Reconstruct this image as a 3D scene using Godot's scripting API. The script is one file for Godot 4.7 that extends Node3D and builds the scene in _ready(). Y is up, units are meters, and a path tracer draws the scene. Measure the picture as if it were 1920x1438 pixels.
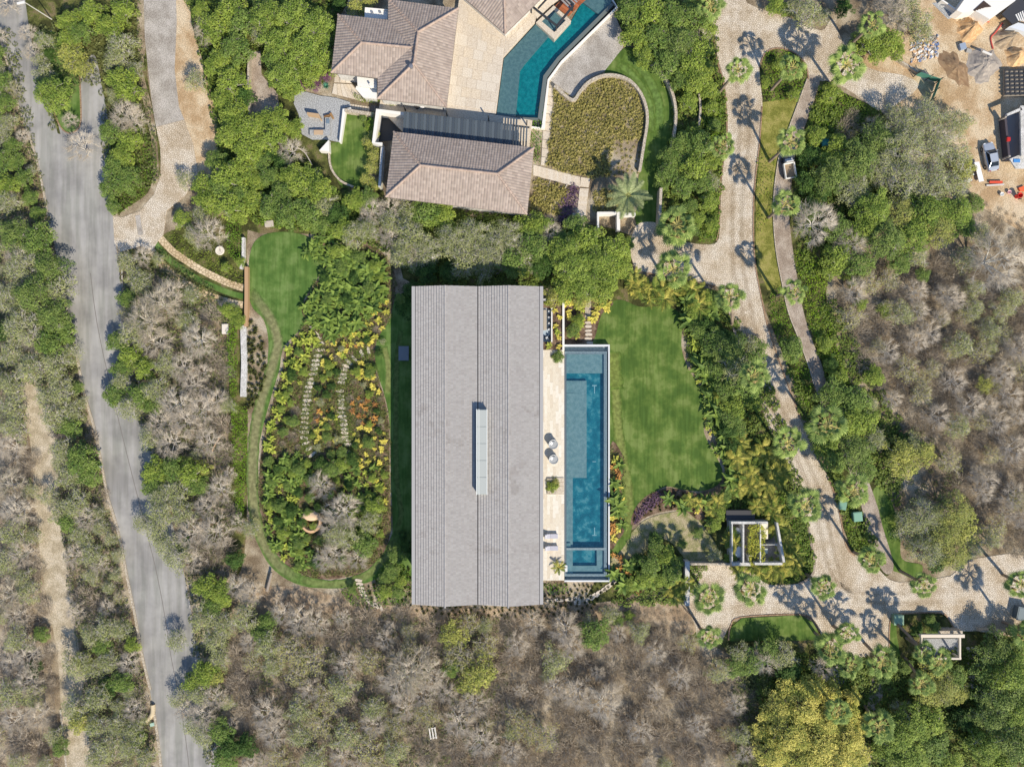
extends Node3D
# A hillside villa estate seen from a drone that looks straight down.
# The plan was measured on a grid of survey steps (u to the east, v to the south); plan(u, v, h) gives the metre position of a point at height h.
const STEP := 0.08
const EYE := 108.0
var rng := RandomNumberGenerator.new()
var leaf_mat: StandardMaterial3D
var bark_mat: StandardMaterial3D
var white: StandardMaterial3D
var entries := []
var protos := {}

class MB:
	var v := PackedVector3Array()
	var n := PackedVector3Array()
	var c := PackedColorArray()
	func tri(a: Vector3, b: Vector3, d: Vector3, col: Color) -> void:
		var m := (d - a).cross(b - a).normalized()
		v.append(a); v.append(b); v.append(d)
		n.append(m); n.append(m); n.append(m)
		c.append(col); c.append(col); c.append(col)
	func tri_to(a: Vector3, b: Vector3, d: Vector3, out: Vector3, col: Color) -> void:
		if (d - a).cross(b - a).dot(out) < 0.0:
			tri(a, d, b, col)
		else:
			tri(a, b, d, col)
	func quad(a: Vector3, b: Vector3, d: Vector3, e: Vector3, out: Vector3, col: Color) -> void:
		tri_to(a, b, d, out, col)
		tri_to(a, d, e, out, col)
	func box(at: Vector3, size: Vector3, col := Color.WHITE, turn := 0.0) -> void:
		var bs := Basis(Vector3.UP, turn)
		boxb(at, size, bs, col)
	func boxb(at: Vector3, size: Vector3, bs: Basis, col := Color.WHITE) -> void:
		var h := size * 0.5
		var p := []
		for i in 8:
			p.append(at + bs * Vector3(h.x * (1 if i & 1 else -1), h.y * (1 if i & 2 else -1), h.z * (1 if i & 4 else -1)))
		quad(p[0], p[1], p[3], p[2], -bs.z, col)
		quad(p[4], p[5], p[7], p[6], bs.z, col)
		quad(p[0], p[1], p[5], p[4], -bs.y, col)
		quad(p[2], p[3], p[7], p[6], bs.y, col)
		quad(p[0], p[2], p[6], p[4], -bs.x, col)
		quad(p[1], p[3], p[7], p[5], bs.x, col)
	func tube(a: Vector3, b: Vector3, r0: float, r1: float, sides: int, col: Color, caps := false) -> void:
		var d := (b - a).normalized()
		var s := d.cross(Vector3.UP if absf(d.y) < 0.95 else Vector3.RIGHT).normalized()
		var t := s.cross(d)
		for i in sides:
			var f := TAU * i / sides
			var g := TAU * (i + 1) / sides
			var o0 := s * cos(f) + t * sin(f)
			var o1 := s * cos(g) + t * sin(g)
			if r1 < 0.004:
				tri_to(a + o0 * r0, a + o1 * r0, b, o0 + o1, col)
			else:
				quad(a + o0 * r0, a + o1 * r0, b + o1 * r1, b + o0 * r1, o0 + o1, col)
			if caps:
				tri_to(b, b + o0 * r1, b + o1 * r1, d, col)
				tri_to(a, a + o0 * r0, a + o1 * r0, -d, col)
	func prism(poly: PackedVector2Array, y0: float, y1: float, col := Color.WHITE) -> void:
		var ix := Geometry2D.triangulate_polygon(poly)
		if ix.is_empty():
			print("bad polygon ", poly.slice(0, 3))
		for i in range(0, ix.size(), 3):
			var a := poly[ix[i]]; var b := poly[ix[i + 1]]; var d := poly[ix[i + 2]]
			tri_to(Vector3(a.x, y1, a.y), Vector3(b.x, y1, b.y), Vector3(d.x, y1, d.y), Vector3.UP, col)
		var turn := -1.0 if Geometry2D.is_polygon_clockwise(poly) else 1.0
		if y1 - y0 < 0.001:
			return
		for i in poly.size():
			var a := poly[i]; var b := poly[(i + 1) % poly.size()]
			var o := Vector3((b - a).y, 0, -(b - a).x) * turn
			quad(Vector3(a.x, y0, a.y), Vector3(b.x, y0, b.y), Vector3(b.x, y1, b.y), Vector3(a.x, y1, a.y), o, col)
	func ribbon(path: PackedVector2Array, w: float, y0: float, y1: float, col := Color.WHITE, shut := false) -> void:
		var k := path.size()
		var l := []; var r := []
		for i in k:
			var p := path[(i - 1 + k) % k] if shut else path[maxi(i - 1, 0)]
			var q := path[(i + 1) % k] if shut else path[mini(i + 1, k - 1)]
			var d := (q - p).normalized()
			var m := 1.0
			if i > 0 and i < k - 1 or shut:
				m = 1.0 / maxf(0.5, (path[i] - p).normalized().dot(d))
			var s := Vector2(-d.y, d.x) * w * 0.5 * m
			l.append(path[i] + s); r.append(path[i] - s)
		for i in (k if shut else k - 1):
			var j := (i + 1) % k
			var a: Vector2 = l[i]; var b: Vector2 = l[j]; var d: Vector2 = r[j]; var e: Vector2 = r[i]
			quad(Vector3(a.x, y1, a.y), Vector3(b.x, y1, b.y), Vector3(d.x, y1, d.y), Vector3(e.x, y1, e.y), Vector3.UP, col)
			var o := Vector3(a.x - e.x, 0, a.y - e.y)
			quad(Vector3(a.x, y0, a.y), Vector3(b.x, y0, b.y), Vector3(b.x, y1, b.y), Vector3(a.x, y1, a.y), o, col)
			quad(Vector3(e.x, y0, e.y), Vector3(d.x, y0, d.y), Vector3(d.x, y1, d.y), Vector3(e.x, y1, e.y), -o, col)
		if not shut:
			for i in [0, k - 1]:
				var a: Vector2 = l[i]; var b: Vector2 = r[i]
				var o2: Vector2 = path[0] - path[1] if i == 0 else path[k - 1] - path[k - 2]
				quad(Vector3(a.x, y0, a.y), Vector3(b.x, y0, b.y), Vector3(b.x, y1, b.y), Vector3(a.x, y1, a.y), Vector3(o2.x, 0, o2.y), col)
	func lathe(prof: Array, sides: int, col := Color.WHITE, at := Vector3.ZERO) -> void:
		for i in prof.size() - 1:
			var p: Vector2 = prof[i]; var q: Vector2 = prof[i + 1]
			for k in sides:
				var f := TAU * k / sides; var g := TAU * (k + 1) / sides
				var a := at + Vector3(cos(f) * p.x, p.y, sin(f) * p.x)
				var b := at + Vector3(cos(g) * p.x, p.y, sin(g) * p.x)
				var d := at + Vector3(cos(g) * q.x, q.y, sin(g) * q.x)
				var e := at + Vector3(cos(f) * q.x, q.y, sin(f) * q.x)
				var m := (f + g) * 0.5
				var o := Vector3(cos(m) * (q.y - p.y), p.x - q.x, sin(m) * (q.y - p.y))
				if p.x > 0.001:
					tri_to(a, b, e if q.x < 0.001 else d, o, col)
				if q.x > 0.001:
					tri_to(a, d, e, o, col)
	func append(o: MB, t: Transform3D, k := 1.0) -> void:
		for i in o.v.size():
			v.append(t * o.v[i])
			n.append((t.basis * o.n[i]).normalized())
			c.append(o.c[i] * k)
	func leaf(p: Vector3, d: Vector3, up: Vector3, l: float, w: float, col: Color) -> void:
		var s := d.cross(up).normalized() * w * 0.5
		var e := d * l * 0.5
		quad(p - e, p + s, p + e, p - s, up, col)
	func mesh() -> ArrayMesh:
		var a := []
		a.resize(Mesh.ARRAY_MAX)
		a[Mesh.ARRAY_VERTEX] = v
		a[Mesh.ARRAY_NORMAL] = n
		a[Mesh.ARRAY_COLOR] = c
		var m := ArrayMesh.new()
		m.add_surface_from_arrays(Mesh.PRIMITIVE_TRIANGLES, a)
		return m

func rgb(r: int, g: int, b: int) -> Color:
	return Color8(r, g, b)

func lin(r: int, g: int, b: int) -> Color:
	return Color8(r, g, b).srgb_to_linear()

func plan(u: float, v: float, h := 0.0) -> Vector3:
	var k := STEP * (1.0 - h / EYE)
	return Vector3((u - 960.0) * k, h, (v - 719.0) * k)

func plan2(u: float, v: float, h := 0.0) -> Vector2:
	var p := plan(u, v, h)
	return Vector2(p.x, p.z)

func pts(s: String, h := 0.0) -> PackedVector2Array:
	var out := PackedVector2Array()
	for w in s.split(" ", false):
		var q := w.split(",")
		out.append(plan2(float(q[0]), float(q[1]), h))
	return out

func curve(p: PackedVector2Array, shut := true, sub := 4) -> PackedVector2Array:
	var out := PackedVector2Array()
	var k := p.size()
	for i in (k if shut else k - 1):
		var a := p[(i - 1 + k) % k] if shut else p[maxi(i - 1, 0)]
		var b := p[i]
		var d := p[(i + 1) % k]
		var e := p[(i + 2) % k] if shut else p[mini(i + 2, k - 1)]
		for j in sub:
			out.append(b.cubic_interpolate(d, a, e, float(j) / sub))
	if not shut:
		out.append(p[k - 1])
	return out

func mat(col: Color, rough := 0.8, metal := 0.0) -> StandardMaterial3D:
	var m := StandardMaterial3D.new()
	m.albedo_color = col
	m.roughness = rough
	m.metallic = metal
	return m

func vmat(rough := 0.8) -> StandardMaterial3D:
	var m := mat(Color.WHITE, rough)
	m.vertex_color_use_as_albedo = true
	return m

func ramp(cols: Array, at: Array = []) -> Gradient:
	var g := Gradient.new()
	var o := PackedFloat32Array()
	var c := PackedColorArray()
	for i in cols.size():
		o.append(at[i] if at.size() else 0.28 + 0.44 * i / maxf(1, cols.size() - 1))
		c.append(cols[i])
	g.offsets = o
	g.colors = c
	return g

func noise_tex(sd: int, freq: float, oct: int, g: Gradient, size := 1024, kind := "fbm") -> NoiseTexture2D:
	var f := FastNoiseLite.new()
	f.seed = sd
	f.frequency = freq
	if kind == "cell":
		f.noise_type = FastNoiseLite.TYPE_CELLULAR
		f.cellular_return_type = FastNoiseLite.RETURN_DISTANCE2_SUB
		f.cellular_jitter = 0.9
		f.fractal_type = FastNoiseLite.FRACTAL_NONE
	else:
		f.noise_type = FastNoiseLite.TYPE_SIMPLEX_SMOOTH
		f.fractal_type = FastNoiseLite.FRACTAL_FBM
		f.fractal_octaves = oct
		f.fractal_gain = 0.62
	var t := NoiseTexture2D.new()
	t.width = size
	t.height = size
	t.seamless = true
	t.normalize = true
	t.noise = f
	t.color_ramp = g
	return t

var grain_tex: NoiseTexture2D
func ground_mat(sd: int, cols: Array, period: float, freq := 0.012, rough := 0.95, detail := true) -> StandardMaterial3D:
	var m := mat(Color.WHITE, rough)
	m.metallic_specular = 0.2
	m.albedo_texture = noise_tex(sd, freq, 7, ramp(cols))
	m.uv1_triplanar = true
	m.uv1_world_triplanar = true
	m.uv1_scale = Vector3.ONE / period
	if detail:
		grain(m, 6.3)
	return m

# streaks that run down the plan, as mowing and traffic leave them
var streak_tex: NoiseTexture2D
func streaks(m: StandardMaterial3D, across: float, along: float) -> void:
	if streak_tex == null:
		streak_tex = noise_tex(78, 0.02, 4, ramp([rgb(228, 230, 226), rgb(244, 244, 242), Color.WHITE], [0.28, 0.5, 0.72]), 512)
	m.detail_enabled = true
	m.detail_albedo = streak_tex
	m.detail_blend_mode = BaseMaterial3D.BLEND_MODE_MUL
	m.detail_uv_layer = BaseMaterial3D.DETAIL_UV_2
	m.uv2_triplanar = true
	m.uv2_world_triplanar = true
	m.uv2_scale = Vector3(1.0 / across, 1.0 / across, 1.0 / along)

func grain(m: StandardMaterial3D, period: float) -> void:
	if grain_tex == null:
		grain_tex = noise_tex(77, 0.06, 4, ramp([rgb(186, 186, 186), rgb(232, 232, 232), Color.WHITE], [0.25, 0.5, 0.75]), 512)
	m.detail_enabled = true
	m.detail_albedo = grain_tex
	m.detail_blend_mode = BaseMaterial3D.BLEND_MODE_MUL
	m.detail_uv_layer = BaseMaterial3D.DETAIL_UV_2
	m.uv2_triplanar = true
	m.uv2_world_triplanar = true
	m.uv2_scale = Vector3.ONE / period

func obj(called: String, mesh: Mesh, m: Material, parent: Node = self) -> MeshInstance3D:
	var o := MeshInstance3D.new()
	o.name = called
	o.mesh = mesh
	o.material_override = m
	parent.add_child(o, true)
	return o

func struct(called: String, mesh: Mesh, m: Material) -> MeshInstance3D:
	var o := obj(called, mesh, m)
	o.set_meta("kind", "structure")
	return o

func stuff(o: Node) -> void:
	o.set_meta("kind", "stuff")

func tag(o: Node, label: String, category: String, group := "") -> Node:
	o.set_meta("label", label)
	o.set_meta("category", category)
	if group:
		o.set_meta("group", group)
	return o

func thing(called: String, label: String, category: String, pos := Vector3.ZERO, turn := 0.0, group := "") -> Node3D:
	var o := Node3D.new()
	o.name = called
	add_child(o, true)
	o.position = pos
	o.rotation.y = turn
	tag(o, label, category, group)
	return o

func sheet(called: String, s: String, y: float, m: Material, round := false, deep := 0.2) -> MeshInstance3D:
	var p := pts(s)
	if round:
		p = curve(p)
	var b := MB.new()
	b.prism(p, y - deep, y)
	return struct(called, b.mesh(), m)

func box_part(called: String, parent: Node, m: Material, u0: float, v0: float, u1: float, v1: float, y0: float, y1: float, turn := 0.0) -> MeshInstance3D:
	# an upright box whose top face spans the plan rectangle
	var a := plan(u0, v0, y1)
	var d := plan(u1, v1, y1)
	var b := MB.new()
	var mid := (a + d) * 0.5
	mid.y = (y0 + y1) * 0.5
	b.box(Vector3.ZERO, Vector3(absf(d.x - a.x), y1 - y0, absf(d.z - a.z)))
	var o := obj(called, b.mesh(), m, parent)
	o.position = mid - (parent.position if parent != self else Vector3.ZERO)
	if parent != self:
		o.position = parent.transform.basis.inverse() * o.position
	return o

# ---- labels: how a thing looks, then where it stands by the nearest landmark; alike ones are told apart by their order
const LANDMARKS := "lamp post's base:95,35|kerbed road island:130,205|asphalt spur road:172,170|concrete side road:300,100|sandy roadside path:365,150|cobbled road mouth:260,425|round stone lid:412,470|stone wheel track:380,515|brown garden wall:461,555|pale stone wall:455,680|white utility box:422,617|asphalt road bend:150,480|asphalt road centre:225,800|asphalt road's bottom end:330,1350|concrete culvert:280,1345|dirt track's top:55,720|dirt track's middle:90,980|dirt track's bottom:140,1400|kidney-shaped lawn:530,510|clay oven:585,975|upper stepping stones:590,650|right-hand stepping stones:642,780|lower stepping stones:675,1110|long grey house:895,1140|long grey house's top:840,520|planter sofa:1030,610|long blue pool:1100,900|large rear lawn:1230,700|rear lawn's corner:1345,900|purple crescent bed:1215,955|white utility yard:1420,1020|motor court wall:1290,1100|tiled pavilion:860,390|tiled pavilion's left end:725,310|tiled villa roof:735,60|grey seating patio:600,225|villa courtyard lawn:655,300|villa pool:1000,130|sedge bed:1120,240|crescent lawn:1240,180|board walkway:1065,335|twin planter walls:1155,412|purple strip bed:1062,380|cobbled junction:1330,490|drive's top bend:1440,45|drive island:1470,140|grey footpath's top:1520,170|grey footpath cart:1476,318|grey footpath's middle:1480,560|grey footpath's bend:1550,760|cobbled drive's middle:1500,860|cobbled crossroads:1590,1120|drive's lower branch:1630,1200|dark corner lawn:1430,1175|pergola by drive:1765,1210|cobblestone side path:1830,1250|silver car:1858,293|green net fence:1740,160|gravel heap:1845,115|rubble heap:1720,95|half-built house:1905,260|teal bin:1545,268|green transformer box:1683,1161|wooden bench frame:811,1370|lower scrub's centre:700,1290|lower scrub's right:1150,1300|lower scrub's left:520,1290|right scrub's centre:1800,600|right scrub's top:1870,470|right scrub's bottom:1830,880|left scrub's centre:330,830|left scrub's bottom:400,1250|flowering tree grove:1530,1370|sunny lane's edge:1300,250"
const ORDER := ["first", "second", "third", "fourth", "fifth", "sixth", "seventh", "eighth", "ninth", "tenth", "eleventh", "twelfth", "thirteenth", "fourteenth", "fifteenth", "sixteenth", "seventeenth", "eighteenth", "nineteenth", "twentieth", "twenty-first", "twenty-second", "twenty-third", "twenty-fourth", "twenty-fifth", "twenty-sixth", "twenty-seventh", "twenty-eighth", "twenty-ninth", "thirtieth", "thirty-first", "thirty-second", "thirty-third", "thirty-fourth", "thirty-fifth", "thirty-sixth", "thirty-seventh", "thirty-eighth", "thirty-ninth", "fortieth"]

func place(o: Node, look: String, u: float, v: float) -> void:
	entries.append({"o": o, "look": look, "u": u, "v": v})

func label_all() -> void:
	var marks := []
	for s in LANDMARKS.split("|"):
		var q := s.split(":")
		var w := q[1].split(",")
		marks.append([q[0], Vector2(float(w[0]), float(w[1]))])
	var same := {}
	for e in entries:
		var p := Vector2(e.u, e.v)
		var best: Array = marks[0]
		for m in marks:
			if p.distance_squared_to(m[1]) < p.distance_squared_to(best[1]):
				best = m
		var d: Vector2 = p - best[1]
		var side := ""
		if d.length() < 12.0:
			side = "beside"
		else:
			var k := int(round(d.angle() / (PI / 4.0) + 8.0)) % 8
			side = ["right of", "down-right of", "below", "down-left of", "left of", "up-left of", "above", "up-right of"][k]
		var t: String = e.look + " " + side + " the " + best[0]
		if not same.has(t):
			same[t] = []
		same[t].append(e)
	for t in same:
		var list: Array = same[t]
		list.sort_custom(func(a, b): return a.v < b.v)
		for i in list.size():
			var full: String = t
			if list.size() == 2:
				full = t + (", upper one" if i == 0 else ", lower one")
			elif list.size() > 2:
				full = t + ", " + ("topmost" if i == 0 else "lowest" if i == list.size() - 1 else ORDER[mini(i, 39)] + " from top")
			list[i].o.set_meta("label", full)

# ---- plants
func rv(a: float, b: float) -> float:
	return rng.randf_range(a, b)

func pick(a: Color, b: Color, spread := 0.18) -> Color:
	var c := a.lerp(b, rng.randf())
	var k := 1.0 + rv(-spread, spread)
	return Color(c.r * k, c.g * k, c.b * k)

# one tree: trunk and limbs in one mesh; twigs and leaves in the other. R crown radius, ht height.
func grow(sd: int, R: float, ht: float, n_clump: int, n_leaf: int, leaf_l: float, n_twig: int, ca: Color, cb: Color, bark: Color, twig_c: Color, fill := 0.5) -> Array:
	rng.seed = sd
	var tr := MB.new()
	var cr := MB.new()
	var fork := Vector3(rv(-0.2, 0.2) * R * 0.4, ht * rv(0.22, 0.34), rv(-0.2, 0.2) * R * 0.4)
	tr.tube(Vector3(0, -0.15, 0), fork, 0.045 * R + 0.05, 0.035 * R + 0.03, 7, bark)
	var ends := []
	var k := 5 + rng.randi() % 3
	var ph := rv(0, TAU)
	for i in k:
		var az := ph + TAU * i / k + rv(-0.35, 0.35)
		var mid := fork + Vector3(cos(az) * R * 0.22, ht * 0.2, sin(az) * R * 0.22)
		az += rv(-0.3, 0.3)
		var far := R * rv(0.42, 0.68)
		var end := Vector3(cos(az) * far, ht * rv(0.6, 0.74), sin(az) * far)
		var slim := 0.85 if n_leaf < 10 else 1.0
		tr.tube(fork, mid, (0.026 * R + 0.02) * slim, (0.02 * R + 0.015) * slim, 5, bark)
		tr.tube(mid, end, (0.02 * R + 0.015) * slim, (0.008 * R + 0.01) * slim, 5, bark)
		ends.append(mid); ends.append(mid.lerp(end, 0.55)); ends.append(end)
	tr.tube(fork, Vector3(fork.x * 1.3, ht * 0.72, fork.z * 1.3), 0.02 * R + 0.02, 0.012 * R + 0.01, 5, bark)
	ends.append(Vector3(fork.x * 1.3, ht * 0.72, fork.z * 1.3))
	var w1 := rv(0, TAU); var w2 := rv(0, TAU); var w3 := rv(0, TAU)
	for i in n_clump:
		var az := i * 2.39996 + rv(-0.35, 0.35)
		var q := sqrt((i + 0.5) / n_clump)
		var rim := 1.0 + 0.16 * sin(3.0 * az + w1) + 0.12 * sin(5.0 * az + w2) + 0.08 * sin(8.0 * az + w3)
		var rr := q * R * 0.92 * rim * rv(0.86, 1.06)
		var y := ht * (0.93 - 0.40 * q * q) + rv(-0.16, 0.10) * ht * 0.6
		var p := Vector3(cos(az) * rr, y, sin(az) * rr)
		var near: Vector3 = ends[0]
		for e in ends:
			if p.distance_squared_to(e) < p.distance_squared_to(near):
				near = e
		var bend := near.lerp(p, 0.5) + Vector3(rv(-0.15, 0.15), rv(-0.1, 0.25), rv(-0.15, 0.15))
		var tw := (0.011 * R / 2.0 + 0.014) * (0.78 if n_leaf < 10 else 1.0)
		cr.tube(near, bend, tw * 1.4, tw, 3, twig_c)
		cr.tube(bend, p, tw, tw * 0.6, 3, twig_c)
		var cr_r := R * fill * rv(0.30, 0.42) + 0.12
		for t in n_twig:
			var bias := 1.0 if n_leaf < 10 else 0.35
			var d := Vector3(rv(-1, 1) + cos(az) * bias, rv(-0.25, 0.9), rv(-1, 1) + sin(az) * bias).normalized()
			var s := bend.lerp(p, rv(0.1, 1.0))
			var l := cr_r * (rv(0.7, 1.9) if n_leaf < 10 else rv(0.7, 1.5))
			var m := s + d * l * 0.55
			cr.tube(s, m, tw * 0.62, tw * 0.42, 3, twig_c.lerp(bark, rng.randf() * 0.6))
			cr.tube(m, m + (d + Vector3(rv(-0.6, 0.6), rv(-0.2, 0.4), rv(-0.6, 0.6))).normalized() * l * 0.5, tw * 0.42, 0.0, 3, twig_c)
		var tone := pick(ca, cb, 0.12)
		for t in n_leaf:
			var d := Vector3(rv(-1, 1), rv(-0.55, 1), rv(-1, 1))
			if d.length() > 1.15:
				d = d.normalized()
			var at := p + Vector3(d.x * cr_r, d.y * cr_r * 0.62, d.z * cr_r)
			var up := (d * 0.55 + Vector3(rv(-0.6, 0.6), 0.85, rv(-0.6, 0.6))).normalized()
			var dir := Vector3(rv(-1, 1), rv(-0.5, 0.3), rv(-1, 1)).normalized()
			var c := tone * rv(0.8, 1.22)
			cr.leaf(at, dir, up, leaf_l * rv(0.7, 1.3), leaf_l * rv(0.4, 0.62), c)
	return [tr.mesh(), cr.mesh(), R, ht]

# a low leafless thicket
func grow_thicket(sd: int, R: float, ht: float, count: int, ca: Color, cb: Color) -> Array:
	rng.seed = sd
	var tr := MB.new()
	var cr := MB.new()
	for i in 7:
		var az := rv(0, TAU)
		tr.tube(Vector3(rv(-0.2, 0.2), -0.1, rv(-0.2, 0.2)), Vector3(cos(az) * R * 0.5, ht * rv(0.4, 0.7), sin(az) * R * 0.5), 0.045, 0.02, 4, ca)
	for i in count:
		var az := rv(0, TAU)
		var q := sqrt(rng.randf())
		var b := Vector3(cos(az) * q * R * 0.7, ht * rv(0.05, 0.55), sin(az) * q * R * 0.7)
		var d := Vector3(cos(az) * q + rv(-0.8, 0.8), rv(0.1, 1.1), sin(az) * q + rv(-0.8, 0.8)).normalized()
		var l := R * rv(0.25, 0.6)
		var c := pick(ca, cb, 0.25)
		var m := b + d * l * 0.6
		var r := rv(0.012, 0.022)
		cr.tube(b, m, r, r * 0.7, 3, c)
		cr.tube(m, m + (d + Vector3(rv(-0.7, 0.7), rv(-0.5, 0.3), rv(-0.7, 0.7))).normalized() * l * 0.5, r * 0.7, 0.0, 3, c)
	return [tr.mesh(), cr.mesh(), R, ht]

func make_kinds() -> void:
	var bark := lin(120, 108, 95)
	var grey := lin(176, 170, 160)
	var pale := lin(205, 200, 192)
	var table := [
		# kind, radius, height, clumps, leaves, leaf size, twigs, colours, bark, twig, fill
		["L", 2.0, 3.2, 28, 96, 0.23, 2, lin(154, 170, 74), lin(106, 130, 52), bark, grey, 0.62],
		["L", 3.4, 5.6, 60, 92, 0.26, 2, lin(150, 168, 76), lin(102, 128, 53), bark, grey, 0.5],
		["M", 2.0, 3.2, 28, 92, 0.22, 2, lin(134, 154, 76), lin(88, 114, 52), bark, grey, 0.6],
		["M", 3.4, 5.6, 60, 88, 0.25, 2, lin(136, 154, 80), lin(90, 114, 55), bark, grey, 0.5],
		["D", 2.0, 3.0, 28, 96, 0.24, 0, lin(88, 116, 52), lin(52, 80, 36), bark, bark, 0.62],
		["D", 3.4, 5.6, 60, 90, 0.27, 0, lin(92, 120, 54), lin(54, 84, 38), bark, bark, 0.5],
		["Y", 2.0, 3.2, 28, 70, 0.21, 3, lin(172, 172, 88), lin(134, 144, 70), bark, grey, 0.6],
		["Y", 3.4, 5.4, 60, 66, 0.23, 3, lin(168, 168, 90), lin(128, 138, 72), bark, grey, 0.5],
		["F", 2.0, 3.4, 28, 64, 0.24, 1, lin(226, 214, 112), lin(140, 150, 66), bark, bark, 0.6],
		["F", 3.4, 6.0, 60, 62, 0.25, 1, lin(228, 216, 116), lin(138, 148, 66), bark, bark, 0.5],
		["O", 2.2, 3.6, 34, 40, 0.19, 7, lin(168, 172, 112), lin(124, 134, 82), grey, pale, 0.62],
		["O", 3.4, 5.4, 60, 40, 0.21, 7, lin(168, 172, 114), lin(122, 132, 82), grey, pale, 0.5],
		["B", 2.4, 3.8, 40, 0, 0.2, 22, pale, pale, pale, lin(206, 194, 174), 0.7],
		["B", 3.6, 5.8, 66, 0, 0.2, 22, pale, pale, lin(226, 221, 210), lin(208, 197, 178), 0.56],
		["B", 3.6, 5.6, 60, 8, 0.18, 20, lin(156, 158, 112), lin(140, 138, 104), pale, lin(198, 186, 164), 0.58],
		["H", 2.2, 3.4, 30, 18, 0.18, 10, lin(184, 180, 104), lin(142, 144, 84), grey, lin(190, 182, 166), 0.66],
		["H", 3.4, 5.2, 54, 18, 0.19, 11, lin(180, 178, 104), lin(138, 142, 84), grey, lin(192, 184, 168), 0.56],
		["P", 1.4, 1.8, 22, 80, 0.17, 1, lin(142, 96, 130), lin(104, 72, 98), bark, bark, 0.7],
	]
	var sd := 100
	for t in table:
		for rep in (3 if t[0] == "B" or t[0] == "O" else 2):
			sd += 7
			if not protos.has(t[0]):
				protos[t[0]] = []
			protos[t[0]].append(grow(sd, t[1], t[2], t[3], t[4], t[5], t[6], t[7], t[8], t[9], t[10], t[11]))
	protos["W"] = []
	for i in 4:
		protos["W"].append(grow_thicket(900 + i, 2.0, 1.9, 340, lin(192, 180, 162), lin(144, 132, 116)))

const KIND := {
	"L": ["leafy_tree", "bright green leafy tree", "leafy_shrub", "bright green bushy shrub"],
	"M": ["green_tree", "mid-green rounded tree", "green_shrub", "mid-green rounded shrub"],
	"D": ["dark_tree", "dark green dense tree", "dark_shrub", "dark green dense shrub"],
	"Y": ["pale_tree", "yellowish green feathery tree", "pale_shrub", "yellowish green feathery shrub"],
	"F": ["flowering_tree", "tree covered in yellow blossom", "flowering_shrub", "small yellow-blossomed tree"],
	"O": ["scrub_tree", "grey-green thin-leaved scrub tree", "scrub_bush", "grey-green thin-leaved scrub bush"],
	"B": ["bare_tree", "leafless grey-branched tree", "bare_sapling", "small leafless grey tree"],
	"P": ["bougainvillea_shrub", "purple-leaved shrub", "purple_shrub", "purple-leaved shrub"],
	"H": ["thin_tree", "thin yellowish scrub tree", "thin_bush", "thin yellowish scrub bush"],
	"W": ["dry_thicket", "brown leafless thicket", "dry_bush", "small brown leafless thicket"],
}
const GROUPS := {"L": "leafy green trees of the estate", "M": "rounded green trees", "D": "dark green trees", "Y": "feathery yellow-green trees", "F": "yellow-blossomed grove", "O": "grey-green scrub trees", "B": "leafless trees of the dry scrub", "P": "purple shrubs", "H": "thin yellowish trees of the dry scrub", "W": "brown thickets of the dry scrub"}
var tree_count := 0
var grown := []

# fills what the listed trees leave open in a plan polygon with smaller growth of the same mix
func fill(s: String, gap: float, sd: int, kinds: String, r0: float, r1: float, keep := 0.62) -> void:
	var where := spots(s, gap, sd)
	var i := 0
	for p in where:
		rng.seed = sd * 977 + i
		i += 1
		var r := rv(r0, r1)
		var kind := kinds[rng.randi() % kinds.length()]
		var ok := true
		for g in grown:
			if Vector2(g.x, g.y).distance_to(p) < (g.z + r) * keep:
				ok = false
				break
		if ok:
			tree(kind, p.x, p.y, r)

func tree(kind: String, u: float, v: float, r_px: float, lift := 0.0) -> void:
	tree_count += 1
	grown.append(Vector3(u, v, r_px))
	rng.seed = 5000 + tree_count * 13
	var R := r_px * STEP * 0.96
	var list: Array = protos[kind]
	var best := []
	for p in list:
		if kind == "W" or (p[2] < 2.5) == (R < 2.5):
			best.append(p)
	if best.is_empty():
		best = list
	var p: Array = best[rng.randi() % best.size()]
	var k: float = R / p[2]
	var small := R < 1.7
	var names: Array = KIND[kind]
	var o := Node3D.new()
	o.name = names[2] if small else names[0]
	add_child(o, true)
	var hk := k * rv(0.85, 1.12)
	var top: float = p[3] * hk
	o.position = plan(u, v, top * 0.7)
	o.position.y = lift
	o.rotation.y = rv(0, TAU)
	o.scale = Vector3(k, hk, k)
	o.set_meta("category", "shrub" if small or kind == "W" else "tree")
	o.set_meta("group", GROUPS[kind])
	obj("trunk", p[0], bark_mat, o)
	obj("crown", p[1], leaf_mat, o)
	place(o, names[3] if small else names[1], u, v)

# "L 130,40,26 170,25,28 M 15,150,22 ..."
func trees(s: String) -> void:
	var kind := "L"
	for w in s.split(" ", false):
		if w.length() == 1:
			kind = w
		else:
			var q := w.split(",")
			tree(kind, float(q[0]), float(q[1]), float(q[2]))

# the garden's stepping-stone lines, kept free of planting
var clear_of := false
func on_path(p: Vector2) -> bool:
	for s in ["585,617 596,630 600,650 593,676 587,701 578,728 573,767 570,815 579,841 590,858", "695,657 678,662 664,672 650,684 641,710 638,740 641,773 646,811 652,846 648,860"]:
		var prev := Vector2.ZERO
		for w in s.split(" "):
			var q = w.split(",")
			var now := Vector2(float(q[0]), float(q[1]))
			if prev != Vector2.ZERO and Geometry2D.get_closest_point_to_segment(p, prev, now).distance_to(p) < 14.0:
				return true
			prev = now
	return false

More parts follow.
